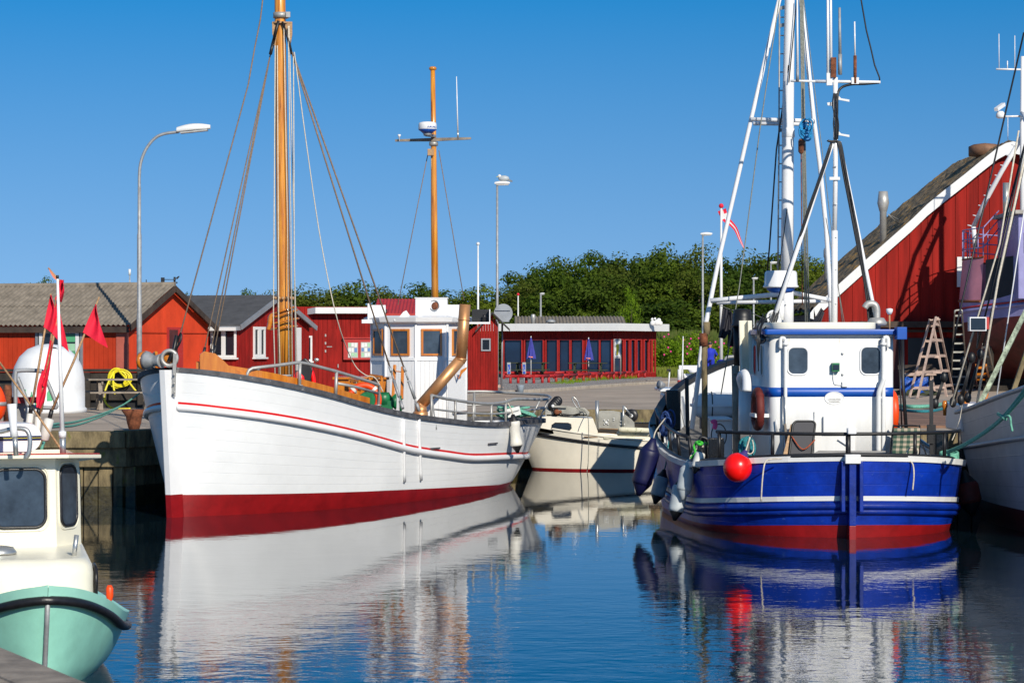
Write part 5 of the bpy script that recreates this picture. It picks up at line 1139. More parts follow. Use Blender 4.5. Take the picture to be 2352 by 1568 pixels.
m = MB(); m.tube([P(145,1048,23), P(144,1000,23)], .030, 12, 1); m.tube([P(144,1004,23), P(143.5,990,23)], .036, 12, 0); m.tube([P(143.5,1000,23), P(132,636,23)], [.024,.012], 10, 0); m.tube([P(132,640,23), P(131.8,632,23)], .014, 8, 2); m.build('whip_antenna', [M_['white_gloss'], M_['steel'], M_['black']], root)
m = MB(); m.tube(smooth([P(36,935,25), P(35.4,862,25), P(44,851,25), P(89,851.5,25), P(101,860,25), P(128,925,25), P(122,936,25), P(69,932,25), P(60,915,25), P(40,866,25)],5), .022, 10); m.build('hoop_rail', M_['galv_matt'], root)
m = MB(); m.box(P(25,1,25.2).x, P(59,1,25.2).x, 25.2,25.3, P(1,972,25.2).z, P(1,925,25.2).z, 1); m.box(P(25,1,25.2).x, P(95,1,25.2).x, 25.1,25.19, P(1,925,25.2).z, P(1,911,25.2).z, 0); m.tube([P(19,975,25), P(18,895,25), P(19,884,25)], [.05,.045,.035], 12, 2); m.build('stern_gantry', [M_['red_trim'], M_['galv'], M_['rust']], root)
t = thing('buoy', 'large orange float with grey band at the far left edge', 'buoy', P(-6,970,24.6)); m = MB(); m.ball(P(-8,925,24.6), .10, 20, 0, (1,1,1.9)); m.build('float_ball', M_['orange'], t); m = MB(); c = P(-8,927,24.6); m.lathe([(.101,-.02),(.101,.02)], c, seg=20); m.build('band', M_['galv'], t)
# marker buoys with red flags
def mflag(pole, fl, flat, float_, lab, mm='flag_red', d=24.8, fold=.05, name='marker_flag'):
    t = thing(name, lab, 'marker flag', P(*float_[1],d), 'red marker flags')
    m = MB(); m.tube([P(x,y,d) for x, y in pole], [.013]*(len(pole)-1)+[.008], 8); m.build('pole', M_['bamboo'], t)
    if fl:
        L, R_ = fl; n = 10; rows_ = []
        for i in range(n+1):
            f = i/n; a = smooth([P(x,y,d) for x, y in L], 10); b = smooth([P(x,y,d) for x, y in R_], 10); p = a[int(f*(len(a)-1))]; q = b[int(f*(len(b)-1))]
            rows_.append([p.lerp(q, g)+V((0,-.02-fold*sin(g*7+f*4)*g,0)) for g in [j/8 for j in range(9)]])
        m = MB(); m.sheet(rows_, .004); m.build('flag', M_[mm], t)
    if flat:
        m = MB(); (x0,y0),(x1,y1),r = float_[0], float_[1], float_[2]; A = P(x0,y0,d); B = P(x1,y1,d); ax = (B-A).normalized(); L_ = (B-A).length; m.lathe([(r*.4,0),(r,.012),(r,L_-.02),(r*.6,L_)], A, ax, 16); m.build('float_body', M_['fender_white'], t)
        m = MB(); m.tube([A-ax*.09, A+ax*.01], .022, 10); m.build('tape', M_['black'], t)
mflag([(71,946),(91,830),(117,674)], ([(117,677),(108,715),(101,751)],[(118,678),(130,715),(127,768)]), 1, ((70,948),(62,1010),.035), 'leftmost red marker flag with bamboo pole and white float')
mflag([(88,952),(118,800),(138,700)], ([(131,690),(124,725),(120,765)],[(133,690),(147,750),(157,808)]), 1, ((88,955),(84,1010),.031), 'long red marker flag hanging just behind the white whip antenna')
mflag([(113,956),(170,828),(228,682)], ([(220,699),(205,730),(191,763)],[(221,699),(233,750),(247,799)]), 1, ((114,960),(100,1012),.05), 'separate red triangular flag right of the white whip antenna')
mflag([(92,950),(108,850),(118,772)], ([(116,780),(106,830),(94,880)],[(123,785),(118,835),(105,890)]), 0, ((88,955),(84,1010),.03), 'tattered red marker flag hanging low inside the steel hoop')
mflag([(90,950),(101,880),(104,840)], ([(98,850),(86,890),(85,935)],[(112,860),(108,900),(97,938)]), 0, ((88,955),(84,1010),.03), 'lowest drooping red marker flag in front of the white bottle bank')
mflag([(95,945),(128,700),(139,648),(111,615)], ([(138,642),(134,668),(127,688)],[(147,643),(150,665),(139,694)]), 0, ((88,955),(84,1010),.03), 'topmost crumpled red marker flag behind the antenna tip', fold=.08)
m = MB(); m.sheet([[P(111,614,24.7), P(112,616,24.7)], [P(118,623,24.7), P(115,625,24.7)], [P(127,636,24.7), P(122,637,24.7)], [P(137,646,24.7), P(134,648,24.7)]], .003); tag(m.build('pennant', M_['flag_pink']), 'thin faded orange streamer at the top of the marker flags', 'pennant')
m = MB(); m.tube([P(-6,825,24.4), P(60,915,24.2), P(140,1030,23.9)], .011, 8); tag(m.build('bamboo_cane', M_['bamboo']), 'bare bamboo cane slanting down across the liferaft', 'cane')
m = MB(); 
for k in (0,1): m.tube(smooth([P(96,1030,25.5), P(112,985,26.5), P(125,980-k*6,28), P(175,976-k*8,33), P(235,955-k*5,38), P(285,928,42), P(320,903,43.8)],6), .016, 6)
tag(m.build('mooring_rope', M_['rope_green']), 'pale green mooring rope from the mint boat across the quay to the white bow', 'rope')

# ---------------------------------------------------------------- grey boat (right edge)
GY = Hull((9.55,44.4), (9.95,34.4), [(0,.25),(.02,.8),(.06,1.35),(.12,1.7),(.22,1.85),(.4,1.9),(.72,1.8),(.88,1.25),(.96,.6),(1,.06)], [(0,.1),(.03,.5),(.1,1.1),(.2,1.45),(.4,1.6),(.7,1.4),(.9,.6),(1,.05)], [(0,1.72),(.1,1.76),(.27,1.88),(.55,2.2),(.75,2.45),(1,2.9)], rs=.5, rb=.4)
if GY.n.x > 0: GY.n = -GY.n
root = thing('wooden_boat', 'grey white wooden hull with dark boot top at the right edge', 'boat', GY.lo(6,0,-.5))
rows = [lambda u: -.5, lambda u: 0, lambda u: .36]+rows_between(lambda u: .36, GY.zs, 9)[1:]
GY.shell(rows, [1,1]+[0]*9, 9).build('hull', [M_['grey_hull'], M_['boot_dark']], root)
GY.inner(.4, .08).build('deck', [M_['deck_grey'], M_['white_gloss']], root)
m = MB(); m.tube(GY.loop(lambda u: GY.zs(u), .0), .04, 8); m.build('cap_rail', M_['grey_hull'], root)
m = MB(); m.tube(GY.loop(lambda u: GY.zs(u)*.67, .02), .04, 8); m.build('rubbing_strake', M_['grey_hull'], root)
m = MB(); m.box(P(2190,1,42.6).x, P(2330,1,42.6).x, 42, 43.4, 1.5, 1.98, 0); m.build('deck_hatch', M_['white_gloss'], root, .03)
for x, y in ((2170,938),(2264,912),(2222,926)): m = MB(); c = P(x,y,42.4); m.lathe([(.03,-.12),(.035,0),(.05,.03),(.05,.10),(.03,.14)], c, seg=12); m.build('belaying_pin', M_['varnish'], root)
m = MB(); m.box(P(2205,1,42.2).x, P(2222,1,42.2).x, 42.2, 42.6, 1.6, P(1,897,42.2).z); m.build('bollard', M_['varnish'], root, .02)
ends = [((2148,928),(2168,868),(2182,832),(2200,735),(2352,75)), ((2189,925),(2213,833),(2225,800),(2260,690),(2375,250)), ((2207,920),(2232,823),(2244,798),(2284,640),(2385,200)), ((2223,915),(2252,815),(2258,795),(2303,610),(2395,180))]
m = MB()
for e in ends:
    dd = 41.9
    for o_ in (-3,0,3): m.tube([P(e[0][0]+o_,e[0][1],dd), P(e[1][0]+o_*.6,e[1][1],dd)], .012, 6)
    m.tube([P(*e[2],dd), P(*e[3],dd), P(*e[4],dd+.3)], .016, 6)
    for q in (e[0], e[1]): b_ = MB(); b_.ball(P(q[0],q[1]-2,dd), .085, 12, 0, (.75,.6,1.15)); b_.build('deadeye', M_['black'], root)
m.build('shroud', M_['black'], root)
m = MB(); m.tube([P(2243,932,41.6), P(2293,640,41.7), P(2358,345,41.9)], .022, 6, 0); m.tube([P(2185,930,41.7), P(2296,560,41.8), P(2340,300,41.9)], .016, 6, 0); m.tube([P(2288,918,41.5), P(2339,574,41.6), P(2362,420,41.7)], .012, 6, 1); m.build('halyard', [M_['rope_white'], M_['white_gloss']], root)
m = MB(); m.bar(P(2253,922,41.3), P(2362,703,41.0), .075, .075); m.build('spar', mat('spar_green', (.50,.58,.42), .7, var=.5, vs=12, spots=(.25,.2,.1,14)), root)
m = MB(); m.bar(P(2325,905,43.2), P(2360,800,43.2), .08, .08); m.build('stay_plank', M_['timber'], root)
m = MB(); c = P(2250,744,41.4); m.box(c.x-.17,c.x+.12,c.y,c.y+.18,c.z-.12,c.z+.12,0); m.box(c.x-.15,c.x+.10,c.y-.012,c.y,c.z-.10,c.z+.10,1); m.tube([c+V((0,.1,-.1)), P(2243,800,41.6)], .012, 6, 1); m.box(c.x+.12,c.x+.17,c.y+.02,c.y+.18,c.z-.09,c.z+.12,2); tag(m.build('floodlight', [M_['white_gloss'], M_['glass'], M_['red_trim']], None, .01), 'white framed floodlight hung among the black shrouds', 'lamp')
m = MB(); m.tube([P(2210,930,41.2), P(2205,960,40.9), P(2196,990,40.4), P(2187,1010,39.9)], .008, 6); m.build('line', M_['rope_white'], root)

# ---------------------------------------------------------------- boat on the slip
d = 87.2; sc = F_/d
SBt = Hull((P(2219,1,d).x+.35, d+1.4), (P(2219,1,d).x+8.6, d-7.0), [(0,.2),(.02,.9),(.06,1.5),(.12,1.9),(.3,2.1),(.6,2.1),(.85,1.4),(1,.08)], [(0,.1),(.05,.7),(.15,1.3),(.3,1.6),(.6,1.6),(.85,.9),(1,.05)], [(0,4.6),(.15,4.55),(.4,5.1),(.7,5.6),(1,6.5)], rs=.4, rb=.5)
if SBt.n.x > 0: SBt.n = -SBt.n
def sb(u, sd, z, o=0): return SBt.pt(u, sd, z, -o)
root = thing('slipway_boat', 'lilac and pink fishing boat with dark red bottom hauled out before the barn', 'boat', SBt.lo(5,0,1.3))
m = MB()
zb1 = lambda u: 3.75+.9*u
for sd in (1,-1):
    R = []
    for u in SBt.us(0,1,50):
        q = []
        for f, sc_ in ((0,.03),(.25,.45),(.5,.8),(.75,.97)):
            z = lerp(1.75, zb1(u), f); p = SBt.pt(u, sd, zb1(u)); c = SBt.S+SBt.h*(p-SBt.S).dot(SBt.h); c.z = 0; q.append(c.lerp(V((p.x,p.y,0)), sc_)+V((0,0,z)))
        q += [sb(u,sd,zb1(u)), sb(u,sd,lerp(zb1(u),SBt.zs(u),.5)), sb(u,sd,SBt.zs(u))]; R.append(q)
    m.grid(R, None, True, None, [1,1,1,1,0,0])
m.build('hull', [M_['lilac'], M_['boot_dark']], root)
SBt.inner(.3,.08).build('deck', [M_['deck_grey'], M_['lilac']], root)
m = MB(); m.tube(SBt.loop(lambda u: zb1(u)+.38, .04), .06, 8); m.tube(SBt.loop(lambda u: zb1(u)+.5, .02), .03, 6, 1); m.build('rubbing_strake', [M_['lilac'], M_['red_trim']], root)
m = MB(); A = [sb(u,1,SBt.zs(u)) for u in SBt.us(0,.16,12)]+[]; A = [sb(u,-1,SBt.zs(u)) for u in reversed(SBt.us(0,.06,6))]+A
B = [p*1+V((.12,0,1.35+.25*i/len(A))) for i, p in enumerate(A)]; m.grid([A, B], 0, True); m.tube(B, .03, 6, 1); m.tube(A, .05, 6, 1); m.build('whaleback', [M_['pink_paint'], M_['rust']], root)
m = MB(); A = sb(.18,1,SBt.zs(.18)); m.hexa([A, A+V((1.1,-1.2,0)), A+V((1.6,-.8,0)), A+V((.5,.4,0)), A+V((0,0,1.45)), A+V((1.1,-1.2,1.6)), A+V((1.6,-.8,1.6)), A+V((.5,.4,1.45))]); m.build('opening', M_['black'], root)
A = P(2296,600,d); m = MB(); m.box(A.x, A.x+2.6, d-3.2, d+.4, 4.6, P(1,503,d).z, 0); m.box(A.x-.15, A.x+2.8, d-3.4, d+.6, P(1,503,d).z, P(1,494,d).z, 1); w_ = m.build('wheelhouse', [M_['lilac'], M_['conc']], root, .03)
m = MB()
for k in range(3): m.box(A.x+.2+k*.8, A.x+.75+k*.8, d-3.22, d-3.2, 6.2, 6.9)
m.build('window', M_['glass'], w_)
m = MB(); 
for q in ([(2236,520,d+.5),(2265,459,d),(2300,395,d-.4),(2356,300,d-1)], [(2236,518,d+.5),(2240,572,d+.5)], [(2349,600,d-1),(2348,300,d-1),(2350,130,d-1)], [(2348,260,d-1),(2366,300,d-3),(2390,420,d-5)]): m.tube([P(*a) for a in q], .085, 12)
for i in range(9): f = i/9; p = P(2236,520,d+.5).lerp(P(2350,312,d-1), f); m.tube([p, p+V((-.22,0,.05))], .02, 6)
m.build('gallows', M_['white_gloss'], root)
m = MB(); m.tube([P(2288,159,d-1), P(2347,160,d-1)], .035, 8); m.tube([P(2295,158,d-1), P(2294.5,78,d-1)], .014, 6); m.tube([P(2331,158,d-1), P(2331,82,d-1)], .014, 6); m.tube([P(2314,158,d-1), P(2314,140,d-1)], .02, 6); m.tube([P(2300,268,d-1), P(2346,267,d-1)], .035, 8); m.tube([P(2315,268,d-1), P(2315,322,d-1)], .012, 6)
m.build('mast_head', M_['white_gloss'], root)
m = MB(); m.bar(P(2288,252,d-1.3), P(2305,240,d-.8), .14, .12); m.lathe([(.1,0),(.16,.05),(.16,.16),(.1,.25)], P(2298,272,d-1), seg=14); m.build('radar_scanner', M_['white_gloss'], root)
m = MB()
for hh in (.35,.7,1.05): m.tube([p+V((0,0,hh)) for p in B[2:]]+[P(2294,545-hh*58,d)], .022, 6)
for i in range(2, len(B), 2): m.tube([B[i], B[i]+V((0,0,1.05))], .022, 6)
m.build('railing', M_['lilac'], root)
m = MB(); m.tube([P(2311,500,d-1), P(2311,420,d-1)], .12, 14); m.build('funnel', M_['steel'], root)
m = MB()
for t_ in (2,5,8):
    c = SBt.lo(t_,0,0); m.bar(c+SBt.n*1.8+V((0,0,1.45)), c-SBt.n*1.8+V((0,0,1.45)), .25, .2)
    for s_ in (1,-1): m.bar(c+SBt.n*1.6*s_+V((0,0,1.4)), c+SBt.n*1.5*s_+V((0,0,3.4)), .18, .18)
m.bar(SBt.lo(1,0,1.65), SBt.lo(10,0,1.65), .3, .25); m.build('cradle', M_['timber_dark'], root)
# small white motorboat beyond the blue bow
MO = Hull((5.35,57.5), (3.5,51.6), [(0,.7),(.3,.95),(.6,.9),(.85,.5),(1,.03)], [(0,.6),(.5,.8),(.85,.3),(1,.02)], [(0,.8),(.5,.85),(1,1.3)], rs=.1, rb=.3)
root = thing('small_boat', 'small white motorboat with radar moored behind the blue bow', 'boat', MO.lo(3,0,-.5)); chull('hull', root, MO, [M_['white_gloss'], M_['boot_red']], lambda u: .1); MO.inner(.2,.06).build('deck', [M_['white_paint'], M_['white_gloss']], root)
d = 53.5; m = MB(); a = P(1527,1,d).x; b = P(1580,1,d).x; m.box(a,b,d,d+1.8,.7,1.95,0); m.build('cabin', M_['white_gloss'], root, .08)
m = MB(); m.box(a-.12,b+.1,d-.2,d+1.9,1.97,2.04); m.build('cabin_roof', M_['white_gloss'], root, .02)
m = MB()
for x in (1530,1538,1552,1560): m.tube([P(x,1010,d-.1), P(x,912,d-.1), P(x+3,905,d-.1)], .018, 6)
m.build('rail', M_['black'], root)
m = MB(); c = P(1592,844,d+.5); m.box(c.x-.32,c.x+.32,c.y-.06,c.y+.06,c.z-.04,c.z+.05); m.lathe([(.07,-.12),(.12,-.05),(.12,-.04)], c, seg=16); m.prism([P(1570,858,d+.6), P(1616,858,d+.6), P(1605,905,d+.6), P(1590,930,d+.6), P(1582,905,d+.6)], (0,.2,0)); m.build('radar', M_['white_gloss'], root, .01)
m = MB(); m.tube([P(1567,897,d), P(1569,772,d)], [.02,.010], 8, 0); m.tube([P(1560,893,d), P(1560.5,877,d)], .045, 10, 2); m.tube([P(1560.5,877,d), P(1560.5,873,d)], .047, 10, 1); m.tube([P(1560.5,873,d), P(1561,848,d)], .043, 10, 0); m.tube([P(1535,890,d-.1), P(1538,852,d-.1)], .016, 6, 0); m.box(P(1531,1,d).x,P(1540,1,d).x,d-.15,d-.05,P(1,852,d).z,P(1,847,d).z,3); m.build('mast_fitting', [M_['white_gloss'], M_['red_trim'], M_['flag_pink'], M_['black']], root)
m = MB(); m.lathe([(.05,0),(.09,.12),(.095,.15),(.02,.15)], P(1526,885,d-.2), (-1,-.6,.2), 14); m.build('searchlight', M_['galv_matt'], root)
# ---------------------------------------------------------------- quay furniture, left
t = thing('bottle_bank', 'large white dome shaped bottle bank with green bottle pictures', 'bottle bank', G(111,947)); c = G(111,947)
m = MB(); m.lathe([(.93,0),(.93,.10),(.885,.14),(.885,.55),(.875,.85),(.82,1.12),(.70,1.36),(.50,1.55),(.25,1.65),(0,1.68)], c, seg=48); m.build('shell', mat('grp_white', (.78,.79,.80), .4, var=.06, vs=3, spots=(.5,.5,.48,5), spot_t=.72), t)
for x, y, rr in ((128,805,.11),): 
    q = P(x,y,59.1); dn = (V((q.x,q.y,0))-V((c.x,c.y,0))); 
    m = MB(); p0 = V((c.x+.17*1.2,c.y-.45,c.z+1.47)); m.lathe([(.13,0),(.13,.05),(.10,.05)], p0-V((0,-.02,0)), (.25,-.72,.65), 20); m.build('opening', M_['black'], t)
def bottle(fr, cx, z0, h, par, sgn=1):
    prof = [(-.5,0),(-.5,.45),(-.42,.6),(-.17,.72),(-.15,1),(.15,1),(.17,.72),(.42,.6),(.5,.45),(.5,0)]; w_ = h*.36; m = MB(); pts = []
    for a_1, b_1 in prof:
        an = (cx+a_1*w_)/.889; pts.append(V((c.x+.889*sin(an), c.y-.889*cos(an), z0+b_1*h)))
    m.prism(pts, (0,-.006,0)); m.build('bottle_picture', M_['glass_green'], par)
for cx, z0, h in ((-.42,c.z+.28,.30),(-.24,c.z+.30,.22),(-.10,c.z+.15,.30),(.20,c.z+.30,.36),(.33,c.z+.15,.25)): bottle(None, cx, z0, h, t)
FF = Fr((-16,63.6), (1,0)); t = thing('fence', 'low black timber fence behind the picnic table', 'fence', (-11,63.6,GZ)); m = MB()
e_ = FF.tx(335)
for z0, z1 in ((.72,.93),(.45,.64),(.20,.38)): FF.box(m, -4, e_, 0, .05, GZ+z0, GZ+z1)
m.build('board', M_['timber_dark'], t, .008); m = MB(); FF.box(m, -4, e_, -.14, .12, GZ+.94, GZ+1.02); m.build('top_rail', M_['timber_dark'], t, .01)
for x in (-120,-20,75,202,325): m = MB(); tt = FF.tx(x); FF.box(m, tt-.08, tt+.08, .05, .16, GZ, GZ+.93); m.build('post', M_['timber_dark'], t)
m = MB(); FF.box(m, -4, e_, -.12, -.08, GZ, GZ+.9); m.build('backing', M_['black'], t)
def picnic(c, rz, lab, mm, grp=None, s=1.0):
    t = thing('picnic_table', lab, 'picnic table', c, grp); u = V((cos(rz),sin(rz),0)); n = V((-sin(rz),cos(rz),0)); c = V(c)
    def q(a, b, z): return c+u*a*s+n*b*s+V((0,0,z*s))
    m = MB()
    for k in range(5): m.bar(q(-.9,-.32+.16*k,.77), q(.9,-.32+.16*k,.77), .145, .04)
    m.build('table_top', M_[mm], t, .004)
    for sd in (1,-1):
        m = MB()
        for k in (0,1): m.bar(q(-.9,sd*(.62+.15*k),.45), q(.9,sd*(.62+.15*k),.45), .14, .04)
        m.build('seat', M_[mm], t, .004)
    for a in (-.6,.6):
        for sd in (1,-1): m = MB(); m.bar(q(a,sd*.22,.75), q(a,sd*.60,0), .045, .10, up=u); m.build('leg', M_[mm], t)
        m = MB(); m.bar(q(a+.05,-.82,.40), q(a+.05,.82,.40), .045, .11); m.bar(q(a+.05,-.34,.70), q(a+.05,.34,.70), .045, .10); m.build('crossbeam', M_[mm], t)
    return t
pc = G(292,940); picnic((P(283,1,61.7).x,61.7,GZ), radians(14), 'weathered grey wooden picnic table in front of the black fence', 'wood_grey')
m = MB()
for k in range(8): 
    cc_ = P(268+random.uniform(-4,4),868,63.35); rx = random.uniform(.14,.3); rz_ = random.uniform(.18,.26)
    m.tube([cc_+V((rx*cos(a)+.02*k,-.02*k*.3,rz_*sin(a)+.0)) for a in [2*pi*i/20 for i in range(20)]], .020, 8, closed=True)
m.tube(smooth([P(262,852,63.2), P(248,880,63.0), P(240,905,62.9), P(243,925,62.8), P(262,938,62.6), P(300,938,62.5)],6), .026, 8); m.tube(smooth([P(272,850,63.2), P(290,870,63.0), P(310,895,62.9), P(318,905,62.9)],6), .026, 8); m.tube(smooth([P(262,855,63.2), P(260,880,63.0), P(264,905,62.9)],6), .026, 8)
tag(m.build('garden_hose', M_['yellow']), 'yellow hose coiled on the black fence behind the picnic table', 'hose')
m = MB(); c = G(298,969); m.lathe([(.10,0),(.14,.14),(.16,.26),(.25,.38),(.22,.40)], V((P(308,1,47).x,47.0,GZ)), seg=16); tag(m.build('mooring_bollard', M_['rust']), 'rusty mooring bollard half hidden by the bow of the white boat', 'bollard')

def lamp(x, d, yt, lab, head, arm=None, r=.06, grp='street lamps', base=GZ, par=None):
    p = P(x, yt, d); t = thing('street_lamp', lab, 'street lamp', (p.x, d, base), grp)
    m = MB(); H = p.z-base; k = F_/d
    if arm:
        q = [V((p.x,d,base)), V((p.x,d,base+H*.33)), V((p.x,d,base+H*.34)), V((p.x,d,base+H*.62)), V((p.x,d,base+H*.63)), V((p.x,d,P(1,430,d).z))]; m.tube(q, [.072,.072,.060,.060,.048,.044], 16)
        m.tube(smooth([P(x,432,d), P(x,405,d), P(x+3,375,d), P(x+14,345,d), P(x+33,320,d), P(x+55,308,d), P(x+90,303,d)],6), .040, 12)
        m.build('post', M_['galv_matt'], t); a, b = P(x+86,303,d), P(x+163,295,d)
    else:
        m.tube([V((p.x,d,base)), V((p.x,d,base+H*.4)), p], [r*1.5,r*1.3,r], 12); m.build('post', M_['galv_matt'], t)
        a = P(x+head[0], yt-1, d); b = P(x+head[1], yt-2-(head[1]-head[0])*.0, d)
    m = MB(); L_ = (b-a).length; ax = (b-a).normalized(); up = V((0,0,1)); sd_ = V((0,1,0)); hh = L_*.20; rows_ = []
    for i in range(9):
        f = i/8; w_ = L_*.18*(.55+.45*sin(pi*min(1,f*1.15)))*(1 if f < .85 else .8); h_ = hh*(.45+.55*sin(pi*(.15+.8*f))); o = a.lerp(b,f)
        rows_.append([o+sd_*w_*cos(g)+up*(h_*sin(g) if g <= pi else -h_*.12) for g in [0,pi/6,pi/3,pi/2,2*pi/3,5*pi/6,pi,3*pi/2,2*pi]])
    m.grid(rows_, 0, True); m.poly(rows_[0][:-1], 0, False); m.poly(rows_[-1][:-1], 0, False); m.build('lamp_head', M_['white_paint'], t)
    m = MB(); m.prism([a+ax*L_*.12-sd_*L_*.13-up*.02, b-ax*L_*.08-sd_*L_*.13-up*.02, b-ax*L_*.08+sd_*L_*.13-up*.02, a+ax*L_*.12+sd_*L_*.13-up*.02], (0,0,-.04)); m.build('lens', M_['galv'], t)
    return t
lamp(320, 64.6, 300, 'tall grey street lamp with curved arm left of the white boat', None, True)
lamp(1142, 97, 424, 'street lamp with a gull standing on its head', (-6,29), r=.042)
lamp(1614, 132, 540, 'street lamp left of the red and white pennant', (-5,22), r=.05)
lamp(1242, 130, 676, 'short street lamp rising behind the cafe roof', (-2,9), r=.045)
lamp(1731, 135, 641, 'small street lamp left of the radar dome of the blue cutter', (-4,10), r=.045)
lamp(1770.6, 138, 605, 'small street lamp just left of the tall white mast', (-2,14), r=.045)
# gull
c = P(1157,410,97); t = MB(); t.ball(c, .145, 16, 0, (1.55,.8,.85)); t.ball(c+V((-.17,0,.09)), .075, 12, 1); t.tube([c+V((-.23,0,.08)), c+V((-.30,0,.05))], [.02,.006], 6, 2); t.prism([c+V((.12,-.06,.03)), c+V((.36,-.02,-.10)), c+V((.33,.02,-.14)), c+V((.1,.03,-.08))], (0,.08,0), 0); t.tube([c+V((-.02,.02,-.1)), c+V((-.02,.02,-.22))], .012, 5, 2); t.tube([c+V((.05,-.02,-.1)), c+V((.05,-.02,-.22))], .012, 5, 2)
tag(t.build('gull', [M_['fender_grey'], M_['white_paint'], M_['yellow']]), 'grey and white gull standing on the street lamp', 'gull')

# ---------------------------------------------------------------- sheds
def corr(m, fr, t0, t1, zlo, zhi, pitch=.076, amp=.012, o=0, mi=0):
    n = int((t1-t0)/pitch*6); a = []; b = []
    for i in range(n+1):
        t = lerp(t0, t1, i/n); w_ = o+amp*sin(2*pi*(t-t0)/pitch); a.append(fr.pt(t,w_,zlo)); b.append(fr.pt(t,w_,zhi(t)))
    m.grid([b, a], mi, True)
def boards(m, fr, t0, t1, zlo, zhi, bw=.14, gap=.008, o=0, th=.02, mi=0, jit=.004):
    t = t0
    while t < t1-.01:
        e = min(t+bw, t1); oo = o+random.uniform(-jit, jit); a, b = t+gap/2, e-gap/2
        m.hexa([fr.pt(a,oo+th,zlo), fr.pt(b,oo+th,zlo), fr.pt(b,oo,zlo), fr.pt(a,oo,zlo), fr.pt(a,oo+th,zhi(a)), fr.pt(b,oo+th,zhi(b)), fr.pt(b,oo,zhi(b)), fr.pt(a,oo,zhi(a))], mi); t = e
def roof_corr(m, A, U, L_, S_, pitch=.15, amp=.022, th=.0, over=0, courses=2):
    """corrugated slope: A top-left, U unit along the ridge, L_ length, S_ vector down the slope"""
    U = V(U); S_ = V(S_); N_ = U.cross(S_).normalized(); N_ = N_ if N_.z > 0 else -N_; n = int(L_/pitch*8)
    for k in range(courses):
        s0, s1 = k/courses, min(1, (k+1)/courses+.04); lift = .018*(courses-1-k)
        rows_ = []
        for s_ in (s0, s1):
            rows_.append([V(A)+U*(L_*i/n)+S_*s_+N_*(amp*sin(2*pi*i/n*L_/pitch)+lift) for i in range(n+1)])
        m.grid(rows_, 0, True); m.grid([[p-N_*.012 for p in r] for r in rows_], 0, True)
        m.grid([rows_[1], [p-N_*.012 for p in rows_[1]]], 0, True)
def shed(name, lab, C0, ang, W_, Lb, ez, rz_, wallF, wallG, roofm, over=.22, corrug=True):
    a = radians(ang); u = V((-cos(a), sin(a), 0)); v = V((sin(a), cos(a), 0)); C0 = V((*C0,0))
    t = thing(name, lab, 'building', C0+u*Lb/2+v*W_/2+V((0,0,GZ)))
    Ff = Fr(C0+u*Lb, -u); Fg = Fr(C0, v)
    m = MB(); (corr if wallF[0] == 'c' else boards)(m, Ff, 0, Lb, GZ, lambda x: ez)
    m.build('front_wall', M_[wallF[1]], t)
    zt = lambda x: ez+(rz_-ez)*(1-abs(x-W_/2)/(W_/2))
    m = MB(); (corr if wallG[0] == 'c' else boards)(m, Fg, 0, W_, GZ, zt); m.build('gable_wall', M_[wallG[1]], t)
    m = MB(); B = [C0, C0+u*Lb, C0+u*Lb+v*W_, C0+v*W_]
    inn = .05; Cc = (B[0]+B[2])/2; B = [Cc+(p-Cc)*.97 for p in B]
    k = len(m.v); m.v += [p+V((0,0,GZ)) for p in B]+[p+V((0,0,ez-.02)) for p in B]+[(B[0]+B[3])/2+V((0,0,rz_-.05)), (B[1]+B[2])/2+V((0,0,rz_-.05))]
    for f in ((0,1,5,4),(1,2,6,9,5),(2,3,7,6),(3,0,4,8,7)): m.face(list(f), 0, False)
    m.build('back_wall', M_[wallF[1]], t)
    m = MB(); RA = C0+v*W_/2+V((0,0,rz_+.03))-u*over; sl = (C0-v*over)+V((0,0,ez-(rz_-ez)*over/(W_/2)+.03)); S1 = sl-(C0+v*W_/2+V((0,0,rz_+.03))); S2 = V((-S1.x,-S1.y,S1.z))
    if corrug: roof_corr(m, RA, u, Lb+over*2, S1); roof_corr(m, RA, u, Lb+over*2, S2)
    else:
        for S_ in (S1, S2): m.prism([RA, RA+u*(Lb+over*2), RA+u*(Lb+over*2)+S_, RA+S_], (0,0,-.04))
    ro = m.build('roof', M_[roofm], t)
    return t, Ff, Fg, ro, (RA, u, S1, S2, Lb+over*2)
C1 = (P(290,1,65.9).x, 65.9)
t, Ff, Fg, ro, R1 = shed('shed', 'orange red corrugated shed with lichened grey roof at the left', C1, 18, 5.2, 13, 3.60, 4.66, ('b','red_corr'), ('c','red_corr'), 'eternit', .2)
RA, u, S1, S2, LL = R1
m = MB(); m.tube([RA+V((0,0,.02)), RA+u*LL+V((0,0,.02))], .07, 8); m.build('ridge_cap', M_['eternit'], ro)
m = MB(); m.bar(RA+S1*1.0-V((0,0,.13))+u*.02, RA+S1*1.0-V((0,0,.13))+u*LL, .03, .16); 
for S_ in (S1, S2): m.bar(RA-V((0,0,.10))-u*.02, RA+S_-V((0,0,.10))-u*.02, .03, .16, up=(0,0,1))
m.build('bargeboard', M_['wood_dark'], ro)
m = MB(); Ff.box(m, 12.72, 13.02, .02, .05, GZ, 3.55); Fg.box(m, -.05, .06, .015, .05, GZ, 3.5); m.build('corner_board', mat('faded_red', (.50,.12,.08), .7, var=.15), t)
m = MB(); Fg.box(m, .05, 5.1, .0, .03, 3.33, 3.36); m.build('joint_strip', M_['red_corr'], t)
